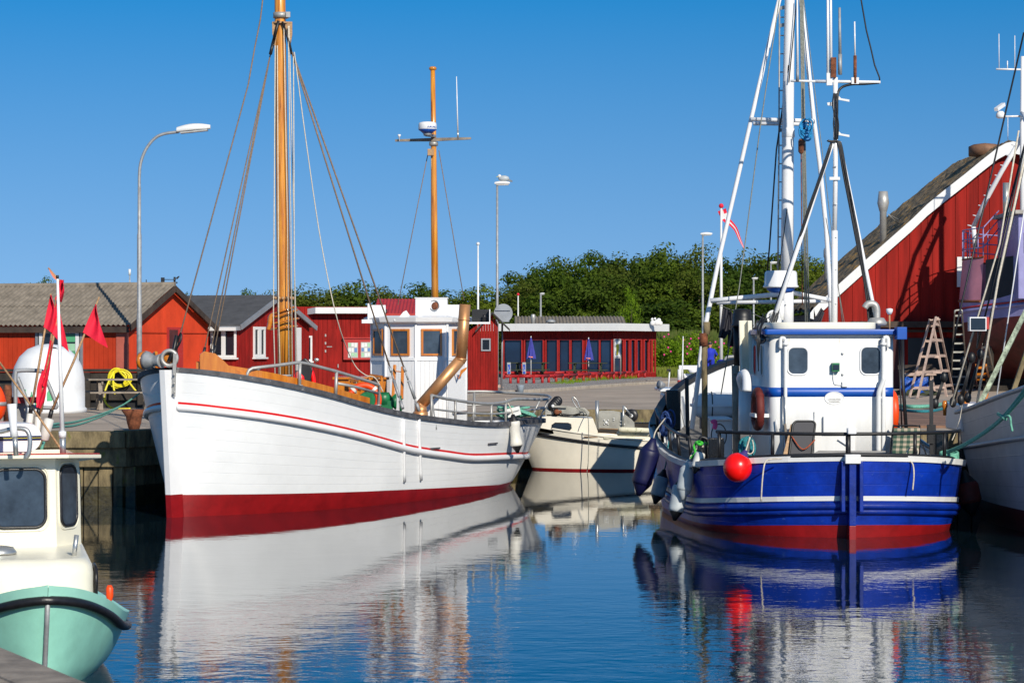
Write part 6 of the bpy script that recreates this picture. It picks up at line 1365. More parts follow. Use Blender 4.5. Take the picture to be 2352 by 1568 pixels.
def door(fr, x0, y0, x1, y1, par, fm, gm, fw=.08, name='window', o=.03, mull=0, sill=0):
    t0, z1 = fr.at(x0,y0); t1, z0 = fr.at(x1,y1); m = MB()
    fr.box(m, t0, t1, o-.03, o+.03, z1-fw, z1); fr.box(m, t0, t1, o-.03, o+.03, z0, z0+fw); fr.box(m, t0, t0+fw, o-.03, o+.028, z0+fw, z1-fw); fr.box(m, t1-fw, t1, o-.03, o+.028, z0+fw, z1-fw)
    if mull: tm = (t0+t1)/2; fr.box(m, tm-mull/2, tm+mull/2, o-.03, o+.029, z0+fw, z1-fw)
    f = m.build(name, M_[fm], par, .004)
    m = MB(); fr.box(m, t0+fw*.7, t1-fw*.7, o-.025, o-.005, z0+fw*.7, z1-fw*.7); m.build('pane', M_[gm], f)
    if sill: m = MB(); fr.box(m, t0-.05, t1+.05, o-.03, o+.09, z0-.05, z0-.002); m.build('sill', M_[fm], f)
    return f
f = door(Ff, 84,750,192,856, t, 'sign_grey', 'glass', .07, 'door', .05); f2 = door(Ff, 92,757,185,856, f, 'white_paint', 'glass', .09, 'door_leaf', .075) if 0 else None
m = MB(); t0, z1 = Ff.at(93,757); t1, _ = Ff.at(184,856)
Ff.box(m, t0, t1, .05, .085, z1-.10, z1); Ff.box(m, t0, t0+.10, .05, .084, 2.2, z1-.1); Ff.box(m, t1-.10, t1, .05, .084, 2.2, z1-.1); m.build('door_frame', M_['white_paint'], f)
m = MB()
for k, y in enumerate((768,789,807)): Ff.rect(m, 150,y,178,y+17, .05, .062, k%2)
m.build('sticker', [M_['glass_green'], M_['paper_green']], f)
m = MB(); Fg.rect(m, 382,751,418,846, .0,.04,0); dd_ = m.build('side_door', M_['red_trim'], t); m = MB(); Fg.rect(m, 386,757,405,835, .04,.05); m.build('pane', mat('dusty_glass', (.10,.03,.03), .3, var=.3), dd_)
w_ = MB(); c = RA+u*.9; 
p1, p2 = P(373,642,c.y), P(404,642,c.y); w_.tube([c, V((c.x,c.y,p1.z))], .012, 6); w_.tube([p1, p2], .010, 6); w_.box(p1.x-.04,p1.x+.06,c.y-.03,c.y+.03,p1.z-.08,p1.z+.06); w_.lathe([(.03,-.07),(.03,.1)], P(401,644,c.y), seg=8); w_.prism([P(402,640,c.y), P(408,641,c.y), P(413,634,c.y), P(409,634,c.y)], (0,.01,0))
for k in range(3): w_.ball(P(396+k*5,649,c.y), .025, 8)
tag(w_.build('wind_vane', M_['black']), 'small black wind vane and cup meter on the left shed ridge', 'wind vane')
C2 = (P(545,1,71.3).x, 71.3)
t, Ff2, Fg2, ro, R2 = shed('shed', 'dark red board shed with smooth grey roof and white windows', C2, 18, 5.4, 6.5, 3.62, 4.50, ('b','red_board'), ('b','red_board'), 'felt', .18, False)
RA, u, S1, S2, LL = R2; m = MB()
for S_ in (S1, S2): m.bar(RA-V((0,0,.07))-u*.03, RA+S_-V((0,0,.07))-u*.03, .04, .15, up=(0,0,1))
m.bar(RA+S1-V((0,0,.10)), RA+S1-V((0,0,.10))+u*LL, .05, .12); m.build('bargeboard', M_['sign_grey'], ro)
door(Ff2, 485,751,544,821, t, 'white_paint', 'glass', .07, mull=.13, sill=1); door(Fg2, 580,750,606.5,820, t, 'white_paint', 'glass', .09, mull=.22, sill=1); 
m = MB(); Fg2.rect(m, 678,752,689,850, 0,.05); m.build('door', M_['white_paint'], t)
m = MB(); Ff2.box(m, 3.6, 6.55, .02, .28, 3.42, 3.52); m.build('fascia', M_['white_paint'], t)
# flat-roofed red building
F3 = Fr((P(703,1,79).x,79), (1,.0)); t1 = F3.tx(872); t = thing('red_building', 'dark red board building with white fascia and notice board', 'building', F3.pt(2.5,-2,GZ))
m = MB(); boards(m, F3, -.8, t1, GZ, lambda x: 4.25, .15); m.build('front_wall', M_['red_board'], t)
m = MB(); F3.box(m, -.8, t1, -4, -.02, GZ, 4.2); m.build('body', M_['red_board'], t)
m = MB(); tl_, zt_ = F3.at(728,706); tr_, zb_ = F3.at(875,720); 
F3.box(m, tl_-.02, tr_+.05, .30, .36, zb_, zt_); m.prism([F3.pt(tl_-.02,.36,zt_), F3.pt(tl_-.02,.36,zb_), F3.pt(-1.0,-1.2,zb_-.14), F3.pt(-1.0,-1.2,zb_+.0)], (.03,.03,0)); m.build('fascia', M_['white_paint'], t)
m = MB(); m.prism([F3.pt(tl_,.3,zt_-.02), F3.pt(tr_+.03,.3,zt_-.02), F3.pt(tr_,-4,zt_), F3.pt(-.9,-4,zt_), F3.pt(-1,-1.2,zb_-.02)], (0,0,-.12)); m.build('roof', M_['felt'], t)
m = MB(); F3.rect(m, 752,755,788,908, .02,.045); dr = m.build('door', M_['red_board'], t, .004)
m = MB()
for y in (770,788,806): F3.rect(m, 746.5,y-3,749.5,y+3, .02,.05)
F3.rect(m, 751,795,763,797,.045,.06); F3.rect(m, 751,902,763,904,.045,.06); F3.rect(m, 776,836,778,844,.045,.09); m.build('hinge', M_['galv'], dr)
nb = thing('notice_board', 'red two door notice board full of papers on the red building', 'notice board', F3.P(823,826,.15)); m = MB(); F3.rect(m, 789.5,777,857,826, .02,.16,0); F3.rect(m, 788,774.5,858,777.5, .02,.20,0); m.build('case', M_['red_trim'], nb, .006)
m = MB(); F3.rect(m, 800,786.5,823,821.5, .16,.165); F3.rect(m, 829.5,785.5,852.5,821, .16,.165); m.build('glass_door', mat('board_back', (.45,.44,.42), .6, var=.1), nb)
m = MB(); rnd = random.Random(3)
for X0 in (801,831):
    for i in range(3):
        for j in range(3):
            if rnd.random() < .9: x = X0+i*7; y = 787.5+j*11.3; F3.rect(m, x, y, x+rnd.uniform(5,6.4), y+rnd.uniform(7,10), .166, .169+.001*j, rnd.choice([0,0,0,0,1,2]) if not (i == 2 and j == 1) else 2)
m.build('paper', [M_['paper'], M_['paper_green'], M_['paper_blue']], nb)
door(F3, 700,771,717.5,829, t, 'white_paint', 'glass', .06, sill=1)
t = thing('shed', 'red shed with a low red metal roof behind the white wheelhouse', 'building', P(915,850,83)); F4 = Fr((P(866,1,83).x,83), (1,0)); m = MB(); boards(m, F4, 0, F4.tx(1000), GZ, lambda x: 3.95, .15); m.build('front_wall', M_['red_board'], t)
m = MB(); roof_corr(m, F4.pt(-.1,-2,4.62), (1,0,0), F4.tx(1000)+.2, (0,-2.35,-.55), .12, .015, courses=1); F4.box(m, -.1, F4.tx(1000)+.1, .33,.36, 3.95,4.08); m.build('roof', M_['red_trim'], t)
m = MB(); F4.box(m, 0, F4.tx(1000), -4, -.05, GZ, 4.0); m.build('body', M_['red_board'], t)
# little hut
d = 84.5; F5 = Fr((P(1101,1,d).x,d), (1,0)); t = thing('hut', 'small dark red hut with black roof and tiny window', 'hut', F5.pt(.2,-1,GZ)); t0, t1 = F5.tx(1074), F5.tx(1144)
m = MB(); zt5 = lambda x: (lerp(3.45, 4.08, (x-t0)/(F5.tx(1131)-t0)) if x < F5.tx(1131) else lerp(4.08, 3.72, (x-F5.tx(1131))/(t1-F5.tx(1131)))); boards(m, F5, t0, t1, GZ, zt5, .09, jit=.01); m.build('front_wall', M_['red_board'], t)
m = MB(); F5.box(m, t0+.02, t1-.02, -2.4, -.02, GZ, 3.4); m.build('body', M_['red_board'], t)
m = MB(); pk = F5.pt(F5.tx(1131), .3, 4.16); m.prism([pk, pk+V((0,2.9,0)), F5.pt(F5.tx(1092),-2.6,3.5), F5.pt(F5.tx(1092),.3,3.5)], (0,0,-.07)); m.prism([pk, pk+V((0,2.9,0)), F5.pt(F5.tx(1171),-2.6,3.56), F5.pt(F5.tx(1171),.3,3.56)], (0,0,-.07)); m.build('roof', M_['roof_dark'], t)
door(F5, 1105,777,1127,806, t, 'sign_grey', 'glass', .05)
s_ = thing('road_sign', 'grey back of a round road sign on a thin pole beside the hut', 'road sign', G(1152,899)); d = G(1152,899).y
m = MB(); m.tube([G(1152,899), P(1154,704,d)], .035, 10); m.build('pole', M_['sign_grey'], s_); m = MB(); m.lathe([(.33,0),(.33,.02)], P(1156,719,d-.04), (0,-1,0), 32); m.build('disc', M_['sign_grey'], s_); m = MB(); m.bar(P(1138,712,d-.1), P(1172,712,d-.1), .03,.03); m.bar(P(1140,738,d-.1), P(1170,738,d-.1), .03,.03); m.build('bracket', M_['sign_grey'], s_)
m = MB(); c = G(1195,903); m.lathe([(.10,0),(.14,.27),(.15,.28),(.13,.28)], c, seg=18); tag(m.build('bucket', mat('bucket', (.36,.44,.52), .5)), 'pale blue bucket on the quay behind the white boat stern rail', 'bucket')
m = MB(); c = G(1095,893)
for k in range(5): m.tube([c+V((.25*cos(a),.12*sin(a),.05+.04*k)) for a in [2*pi*i/14 for i in range(14)]], .05, 6, closed=True)
tag(m.build('rope_coil', M_['rope_green']), 'pale green rope pile on the quay at the foot of the hut', 'rope')
m = MB(); m.bar(c+V((.3,-.3,.05)), c+V((1.0,-.2,.05)), .15,.08); m.bar(c+V((.3,.0,.12)), c+V((.9,.1,.12)), .15,.07); tag(m.build('planks', M_['wood_pink']), 'short boards stacked on the quay beside the green rope pile', 'boards')
# scooter
d = 72; t = thing('scooter', 'red and black motor scooter parked behind the white boat', 'scooter', P(700,905,d))
m = MB(); m.ball(P(688,872,d), .26, 16, 0, (.8,.6,1)); m.tube(smooth([P(712,845,d), P(720,870,d), P(718,895,d), P(706,905,d)],5), .07, 10, 0); m.build('body', M_['ball_red'], t)
m = MB(); m.prism([P(x,y,d-.1) for x, y in ((690,828),(700,822),(712,832),(718,850),(712,880),(700,892),(690,862),(686,840))], (0,.35,0)); m.build('legshield', M_['black'], t, .03)
for x in (684,716): m = MB(); c = P(x,905,d); m.lathe([(.12,-.05),(.24,-.06),(.26,0),(.24,.06),(.12,.05)], V((c.x,d,GZ+.26)), (.2,1,0), 20); m.build('wheel', M_['rubber'], t)
m = MB(); m.tube([P(704,830,d), P(722,838,d), P(727,828,d)], .015, 6, 0); m.ball(P(727,826,d), .08, 12, 1, (1,.4,.7)); m.build('mirror', [M_['black'], M_['steel']], t)

# ---------------------------------------------------------------- cafe
K0 = V((P(1155,1,119).x,119,0)); K1 = V((P(1407,1,116.5).x,116.5,0)); K2 = V((P(1507,1,121.3).x,121.3,0)); KF = Fr(K0, K1-K0); KS = Fr(K1, K2-K1); LF = (K1-K0).length; LS = (K2-K1).length
t = thing('cafe', 'low red cafe with tall windows and wide white flat roof edge', 'building', (2.6,120,GZ))
ZT = 3.68
def wallwin(fr, L_, xs, zl, zh, par, name):
    m = MB(); fr.box(m, 0, L_, -.04, .0, GZ, zl); fr.box(m, 0, L_, -.04, .0, zh, ZT); 
    edges = [0]+[fr.tx(x) for ab in xs for x in ab]+[L_]
    for i in range(0, len(edges)-1, 2): fr.box(m, edges[i], edges[i+1], -.04, .0, zl, zh)
    m.build(name, M_['red_board'], par)
    m = MB(); boards(m, fr, 0, L_, zh+.05, lambda x: ZT, .13, o=.0); m.build('upper_boards', M_['red_board'], par)
    for a, b in xs:
        ta, tb = fr.tx(a), fr.tx(b); m = MB(); fr.box(m, ta-.04, ta, -.03, .03, zl, zh); fr.box(m, tb, tb+.04, -.03, .03, zl, zh); fr.box(m, ta, tb, -.03, .03, zh-.04, zh); fr.box(m, ta, tb, -.03, .03, zl, zl+.04)
        f = m.build('window', M_['red_trim'], par); m = MB(); fr.box(m, ta, tb, -.10, -.09, zl, zh); m.build('pane', M_['cafe_glass'], f)
dm('cafe_glass', (.012,.02,.04), .04, var=.8, vs=.6, spec=.4, col2=(.02,.045,.10))
wallwin(KF, LF, [(1158,1198),(1206,1247),(1255,1280),(1285,1308),(1312.5,1338),(1348,1376),(1379,1404)], 1.66, 3.28, t, 'front_wall')
wallwin(KS, LS, [(1411,1431),(1436,1444),(1449,1458),(1463,1472),(1480,1488),(1492,1496),(1499,1504)], 1.60, 3.28, t, 'side_wall')
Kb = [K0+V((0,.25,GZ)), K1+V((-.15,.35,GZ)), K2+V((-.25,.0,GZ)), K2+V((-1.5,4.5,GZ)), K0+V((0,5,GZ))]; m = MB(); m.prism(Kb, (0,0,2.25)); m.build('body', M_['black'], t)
def outl(o, z): 
    a = KF.pt(-1.0,o,z); b = KF.pt(LF,o,z); c2 = KS.pt(0,o,z); e = KS.pt(LS+.4,o,z)
    dF, dS = KF.u, KS.u; den = dF.x*(-dS.y)-dF.y*(-dS.x); r = c2-b; s_ = (r.x*(-dS.y)-r.y*(-dS.x))/den; return a, b+dF*s_, e
m = MB(); A = outl(.55,ZT); B = outl(.50,ZT)
for i in (0,1): m.prism([A[i], A[i+1], A[i+1]+V((0,0,.36)), A[i]+V((0,0,.36))], (B[i]-A[i])*.9)
m.prism([A[2], A[2]+V((0,0,.36)), A[2]+V((-3,3.2,.36)), A[2]+V((-3,3.2,0))], (-.03,-.03,0)); m.build('roof_edge', M_['white_paint'], t)
m = MB(); q = outl(.48,ZT+.30); m.prism([q[0], q[1], q[2], q[2]+V((-3,3.5,0)), q[0]+V((0,4,0))], (0,0,-.06)); m.build('flat_roof', M_['roof_dark'], t)
m = MB(); a = P(1172,744,124); b = P(1438,744,124); roof_corr(m, V((P(1182,1,124).x,128,P(1,727,128).z)), (1,0,0), P(1434,1,124).x-P(1176,1,124).x, (0,-4,-.50), .18, .03, courses=2); m.build('rear_roof', M_['eternit'], t)
m = MB(); c = P(1224.5,745,122.5); m.lathe([(.09,-.3),(.09,.22),(.13,.33),(.10,.5),(.08,.52)], c, seg=18); m.build('chimney', M_['galv'], t)
m = MB(); c = P(1265.5,744,122.5); m.lathe([(.16,-.2),(.16,.08),(.26,.09),(.22,.17),(.1,.24),(0,.25)], c, seg=20); m.build('roof_vent', M_['galv_matt'], t)
m = MB(); c = P(1490,747,119)
for dx, dz, r in ((.25,.12,.13),(.45,.14,.15),(.62,.10,.12),(.22,.30,.07),(.36,.33,.06),(.55,.25,.11)): m.ball(c+V((dx-.05,0,dz)), r, 12, 0, (1,.4,1))
tag(m.build('roof_figure', M_['white_paint']), 'lumpy white cut out figure on the right end of the cafe roof', 'roof figure')
for x, y0, y1, yb, lb in ((1219.6,775,823,860,'closed blue parasol nearer the disabled parking signs'),(1352,778,826,861,'closed blue parasol before the right hand cafe windows')):
    d = 112.5; u_ = thing('parasol', lb, 'parasol', P(x,yb,d), 'closed blue parasols'); m = MB(); a = P(x,y0,d); b = P(x-1,y1,d); H = a.z-b.z; rows_ = []
    for f, r in ((0,.02),(.25,.07),(.55,.12),(.8,.165),(1,.19)): rows_.append([V((a.x,d,a.z-H*f))+V((r*cos(g)*(1+.28*cos(g*7)),r*sin(g)*(1+.28*cos(g*7)),-.03*cos(g*7)*f)) for g in [2*pi*i/42 for i in range(43)]])
    m.grid(rows_, 0, True); m.build('canopy', M_['umbrella'], u_); m = MB(); m.tube([P(x,yb,d), P(x,y0-3,d)], .02, 8); m.build('pole', M_['white_paint'], u_)
    m = MB(); m.lathe([(.205,-.02),(.215,.03)], b+V((0,0,.03)), seg=16) if 0 else m.bar(P(x-5,y1-4,d-.2), P(x+4,y1-3,d-.2), .02, .05); m.build('lettering_band', M_['flag_pink'], u_)
picnic((P(1218,1,113.5).x,113.5,GZ), radians(-4), 'dark green picnic table left of the first cafe parasol', 'picnic_green', 'cafe picnic tables', 1.0) if 0 else None
dm('picnic_green', (.035,.045,.02), .8, var=.3)
picnic((P(1218,1,113.9).x,113.9,GZ+.04), radians(-4), 'dark green picnic table under the left cafe parasol', 'picnic_green', 'cafe picnic tables')
picnic((P(1350,1,111.8).x,111.8,GZ+.04), radians(-4), 'dark green picnic table under the right cafe parasol', 'picnic_green', 'cafe picnic tables')
def logfence(base, tops, lab, gx=None):
    t = thing('log_rail', lab, 'low rail', G(*base[len(base)//2]), 'low red log rails')
    for x, y in base:
        p = G(x,y); m = MB(); m.lathe([(.062,0),(.058,.33)], p, (random.uniform(-.03,.03),0,1), 12); m.build('post', M_['red_log'], t)
    P_ = [G(x,y)+V((0,0,.345)) for x, y in base]; m = MB()
    P_ = [P_[0]-(P_[1]-P_[0]).normalized()*.3]+P_+[P_[-1]+(P_[-1]-P_[-2]).normalized()*.25]
    for k in range(0, len(P_)-1, 2): j = min(k+2, len(P_)-1); m.tube([P_[k], P_[j]], .062, 12)
    m.build('log', M_['red_log'], t); return t
bz = lambda L: [(1119.7+x*.2197, 660.3+y*.2197) for x, y in L]
logfence(bz([(240,1014),(320,1013),(404,1012),(484,1013),(573,1010),(640,1007),(717,1002),(787,998),(867,993),(933,991),(1003,987),(1072,983),(1138,980),(1190,976),(1260,972),(1320,969),(1380,966),(1440,963),(1505,959)]), None, 'long low red log rail along the gravel before the cafe')
logfence(bz([(1577,955),(1645,951)]), None, 'short low red log rail before the cafe door')
logfence(bz([(170,966),(300,966),(440,965)]), None, 'red log rail behind the disabled parking signs'); logfence(bz([(560,966),(700,964),(850,962),(935,960)]), None, 'red log rail between the two cafe parasols')
for x, lb in ((1169,'left blue disabled parking sign on a grey post'),(1204,'right blue disabled parking sign on a grey post')):
    d = 101.5; t = thing('parking_sign', lb, 'sign', P(x,881,d), 'disabled parking signs'); m = MB(); m.box(P(x-4.5,1,d).x,P(x+4.2,1,d).x,d,d+.05,P(1,859,d).z,P(1,832,d).z,0); m.tube([P(x,860,d+.03), P(x-.5,883,d+.03)], .03, 8, 0); m.build('post', M_['galv_matt'], t, .01)
    m = MB(); m.box(P(x-2.6,1,d).x,P(x+2.6,1,d).x,d-.012,d-.001,P(1,858,d).z,P(1,837,d).z); bl = m.build('panel', M_['sign_blue'], t)
    c = P(x-.3,849,d-.02); m = MB(); m.tube([c+V((.030*cos(a),0,.032*sin(a)-.04)) for a in [pi*.75+1.6*pi*i/12 for i in range(13)]], .006, 5); m.tube([c+V((-.01,0,.10)), c+V((-.01,0,.0)), c+V((.03,0,.0)), c+V((.045,0,-.07))], .008, 5); m.ball(c+V((-.01,0,.125)), .013, 8); m.build('wheelchair_symbol', M_['paper'], bl)
t = thing('map_stand', 'framed harbour map on grey posts at the cafe corner', 'map board', P(1418,862,113.6)); d = 113.6
m = MB(); m.tube([P(1410.5,864,d), P(1410.5,779,d)], .03, 8); m.tube([P(1425.5,860,d), P(1425.5,779,d)], .03, 8); m.bar(P(1410,779.5,d), P(1426,779.5,d), .05,.05); m.bar(P(1410,821,d), P(1426,821,d), .05,.05); m.build('frame', M_['galv'], t)
m = MB(); m.box(P(1412,1,d).x,P(1424.5,1,d).x,d-.02,d,P(1,819,d).z,P(1,782,d).z,0); m.prism([P(1415,792,d-.03), P(1421,789,d-.03), P(1422,800,d-.03), P(1419,815,d-.03), P(1414,816,d-.03), P(1416,803,d-.03)], (0,.005,0), 1); m.prism([P(1414,805,d-.032), P(1416,806,d-.032), P(1415,816,d-.032), P(1413.2,816,d-.032)], (0,.002,0), 2); m.build('map', [M_['paper'], M_['yellow'], M_['paper_blue']], t)
# flagpoles
def flagpole(x, yt, yb, d, lab, r=.035, top='white_paint', zb=GZ):
    t = thing('flagpole', lab, 'flagpole', (P(x,1,d).x,d,zb)); m = MB(); m.tube([V((P(x,1,d).x,d,zb)), P(x,yt,d)], [r*1.4,r*.7], 10); m.build('pole', M_['white_paint'], t); m = MB(); m.ball(P(x,yt,d), r*1.8, 10); m.build('finial', M_[top], t); return t
t = flagpole(1656.5, 473, 860, 104, 'white flagpole with red ball top flying a long red and white pennant', .06, 'flag_red')
cl_ = smooth([P(x,y,104) for x, y in ((1658,482),(1664,497),(1670,506),(1678,513),(1690,527),(1700,550),(1710,572))],6); n = len(cl_); rows_ = []
for i, p in enumerate(cl_):
    f = i/(n-1); w_ = .36*(1-f)**.8+.015; tt = (cl_[min(i+1,n-1)]-cl_[max(i-1,0)]).normalized(); nn = V((-tt.z,0,tt.x)); rows_.append([p+nn*w_*g+V((0,.08*sin(f*9),0)) for g in (-.5,-.12,.12,.5)])
m = MB(); m.grid(rows_, 0, True, None, [0,1,0]); m.grid([rows_[5], rows_[8]], 1, True); m.grid([[q-V((0,.006,0)) for q in rows_[4]], [q-V((0,.006,0)) for q in rows_[6]]], 1, True); m.build('pennant', [M_['flag_red'], M_['white_paint']], t)
flagpole(1098, 560, 800, 122, 'plain white flagpole behind the red hut', .05); flagpole(1190, 676, 800, 150, 'thin distant white pole in front of the trees', .05, 'flag_red')
t = thing('radio_mast', 'tiny distant radio mast with white antennas above the left shed roof', 'mast', P(298,700,180)); m = MB(); d = 180
for k in (-1,1): m.tube([P(298+k*1.3,690,d), P(298+k*.8,630,d)], .02, 5)
for i in range(8): m.tube([P(298+(1.1 if i%2 else -1.1),634+i*5,d), P(298-(1.1 if i%2 else -1.1),639+i*5,d)], .015, 4)
m.build('lattice', M_['galv'], t); m = MB(); m.tube([P(296.8,632,d), P(296.8,618,d)], .05, 6); m.tube([P(299,632,d), P(299,618,d)], .05, 6); m.build('antenna', M_['white_paint'], t)

# ---------------------------------------------------------------- barn
BD = 91.0; bx = lambda x: P(x,1,BD).x; bzz = lambda y: P(1,y,BD).z
AX = 2322; t = thing('boathouse', 'tall red boathouse with white verge and mossy old roof', 'building', (bx(AX),BD+4,GZ)); BF = Fr((bx(1880),BD), (1,0))
half = [(1866,708),(1920,656),(1980,602),(2040,549),(2090,505),(2126,470),(2165,438),(2211,402),(2250,370),(2287,341),(2305,331),(AX,327)]
full = half+[(2*AX-x,y) for x, y in half[::-1][1:]]
zw = tab([(bx(x)-bx(1880), bzz(y)-.32) for x, y in full])
m = MB(); L_ = 2*(bx(AX)-bx(1880)); boards(m, BF, .02, L_, GZ, zw, .43, .0, o=-.03, th=.03); m.build('front_wall', M_['red_barn'], t)
m = MB(); x = .02
while x < L_: BF.box(m, x-.025, x+.025, .0, .025, GZ, zw(x)-.03); x += .43
m.build('batten', M_['red_barn'], t)
m = MB()
for i in range(len(full)-1):
    (xa,ya), (xb,yb) = full[i], full[i+1]
    a, b = V((bx(xa),BD-.42,bzz(ya))), V((bx(xb),BD-.42,bzz(yb))); m.prism([a, b, b-V((0,0,.44)), a-V((0,0,.44))], (0,.06,0))
m.prism([V((bx(1866),BD-.42,bzz(708))), V((bx(1872),BD-.42,bzz(708)-.44)), V((bx(1858),BD-.42,bzz(716)-.25)), V((bx(1858),BD-.42,bzz(716)-.05))], (0,.06,0))
m.build('verge_board', M_['white_paint'], t)
m = MB(); DB = 9.5; ns = 26; rows_ = []; pts = smooth([V((bx(x),0,bzz(y)+.02)) for x, y in full], 4)
for j in range(ns+1):
    yy = BD-.36+DB*j/ns; rows_.append([V((p.x+random.uniform(-.02,.02),yy,p.z+random.uniform(-.03,.03)+.05*sin(j*1.3))) for p in pts])
m.grid(rows_, 0, False); m.grid([[p-V((0,0,.12)) for p in r] for r in rows_], 1, False); m.grid([rows_[0], [p-V((0,0,.12)) for p in rows_[0]]], 1, False); m.build('roof', [M_['eternit_old'], M_['wood_dark']], t)
m = MB(); SW = Fr((bx(1880),BD+DB), (0,-1)); boards(m, SW, .3, DB, GZ, lambda x: bzz(720), .3); m.build('side_wall', M_['wood_dark'], t); m = MB(); m.box(bx(1880)+.1, bx(1880)+L_, BD+DB-.8, BD+DB-.7, GZ, 4.2); m.build('rear_wall', M_['red_barn'], t)
m = MB(); BF.rect(m, 2085,776,2420,893, .03,.05); m.build('gateway', M_['black'], t); m = MB(); BF.box(m, 1.2, L_, .05, .5, bzz(752), bzz(738)); BF.rect(m, 1975,757,2420,763,.1,.2); m.build('canopy', M_['wood_dark'], t)
m = MB(); BF.rect(m, 1990,770,2075,893, .03,.04); m.build('dark_door', M_['purple_red'], t)
door(BF, 2197.5,590,2234,659, t, 'white_paint', 'glass', .18, o=.06)
m = MB(); z = bzz(624); BF.box(m, BF.tx(2200), BF.tx(2232), .04,.075, z-.03, z+.03); m.build('glazing_bar', M_['white_paint'], t)
m = MB(); c = P(2262,362,BD+2); m.lathe([(.35,-.6),(.35,.15),(.62,.17),(.62,.52),(.45,.60),(0,.66)], c-V((0,0,.1)), seg=24); m.build('ridge_vent', mat('brown_metal', (.22,.11,.06), .7, var=.3), t)
m = MB(); d = BD+1.2; c = P(2028.5,560,d); m.lathe([(.13,-.5),(.13,1.22),(.15,1.25),(.225,1.55),(.17,2.0),(.15,2.0)], c, seg=24); m.build('flue', M_['galv'], t)
m = MB(); d = BD+6; c = P(1899,650,d); m.lathe([(.10,-.6),(.10,1.0),(.13,1.05),(.13,1.3),(.10,1.4)], c, seg=16); m.build('flue', M_['galv_matt'], t)
m = MB(); m.tube([P(2040,492,92), P(2082,513,95)], .015, 5); m.tube([P(2040,492,92), P(2070,520,93)], .015, 5); m.build('guy_wire', M_['galv'], t)
m = MB(); c = G(2206,892); m.tube([V((c.x,c.y,GZ)), P(2206,650,c.y)], .24, 14); tag(m.build('post', M_['sign_grey']), 'thick grey mooring post wound with rope before the boathouse', 'post')
# ladders
def rung_frame(m, a0, a1, b0, b1, n, w_=.05):
    m.bar(a0, a1, w_, w_*1.4); m.bar(b0, b1, w_, w_*1.4)
    for k in range(n): f = (k+.6)/n; m.bar(a0.lerp(a1,f), b0.lerp(b1,f), w_*.7, w_*1.5)
t = thing('stepladder', 'tall pinkish wooden stepladder standing open beside the boathouse', 'ladder', G(2130,912)); d = 77
m = MB(); rung_frame(m, G(2107,916), P(2150,729,d), G(2190,903), P(2154,731,d), 5, .06); m.build('front_frame', M_['wood_pink'], t)
m = MB(); rung_frame(m, G(2089,912), P(2136,733,d+.3), G(2174,911), P(2141,735,d+.3), 5, .05); m.build('rear_frame', M_['wood_pink'], t); m = MB(); m.bar(P(2134,735,d+.1), P(2158,733,d+.1), .25,.04); m.build('top_step', M_['wood_pink'], t)
for k, (x0,y0,x1,y1,x2,y2,x3,y3,mm,lb) in enumerate(((2184,893,2193,716,2222,893,2210,716,'alu','narrow grey metal ladder right of the wooden stepladder'),(2230,897,2258,790,2290,893,2268,785,'alu','wide grey metal ladder under the hauled out boat'))):
    t = thing('ladder', lb, 'ladder', G(x0,y0)); m = MB(); rung_frame(m, G(x0,y0), P(x1,y1,79.5), G(x2,y2), P(x3,y3,79.5), 9 if k == 0 else 5, .04)
    if k == 0: m.tube(smooth([P(x1,y1,79.5), P(x1+2,y1-3,79.5), P(x3-2,y3-4,79.5), P(x3,y3,79.5)],4), .03, 8)
    m.build('ladder_frame', M_[mm], t)
m = MB(); rung_frame(m, G(2243,893), P(2242,838,79), G(2275,890), P(2265,838,79), 4, .05); tag(m.build('stepladder', M_['varnish']), 'small orange wooden stepladder between the shrouds', 'ladder')
t = thing('trestle_table', 'trestle stacked with dark planks behind the stepladder', 'workbench', G(2110,905)); d = 80; m = MB()
for k in range(6): m.bar(P(2063,840+k*2.5,d+.3-k*.05), P(2140+k*3,838+k*2.6,d-.1), .14,.05)
m.build('planks', M_['wood_dark'], t); m = MB()
for x in (2080,2140): 
    for s_ in (-8,8): m.bar(P(x,860,d), P(x+s_,905,d), .06,.06)
m.bar(P(2072,860,d), P(2150,858,d), .08,.10); m.build('trestle', M_['wood_pink'], t)
m = MB(); rows_ = [[P(2066+j*6,866+i*9+random.uniform(-2,2),79.6-.25*i*.5+random.uniform(-.15,.15)) for j in range(12)] for i in range(5)]; m.grid(rows_, 0, True); tag(m.build('tarpaulin', M_['tarp']), 'crumpled bright blue tarpaulin under the trestle', 'tarpaulin')
m = MB(); m.ball(P(2100,903,79.3), .5, 14, 0, (1.6,.6,.3)); tag(m.build('bundle', M_['picnic_green']), 'dark green bundle on the ground below the blue tarpaulin', 'bundle')
m = MB(); m.tube(smooth([G(2058,938), G(2100,941), G(2150,938), G(2175,931), G(2190,934)],6), .05, 6)
for p in m.v: p.z += .08
tag(m.build('rope', M_['rope_green']), 'pale green rope lying across the quay right of the wheelhouse', 'rope', 'ropes on the right quay')
m = MB(); m.tube(smooth([G(2060,946), G(2100,952), G(2150,950), G(2190,935)],6), .04, 6)
for p in m.v: p.z += .08
tag(m.build('rope', M_['rope_teal']), 'teal rope curving across the quay right of the wheelhouse', 'rope', 'ropes on the right quay')
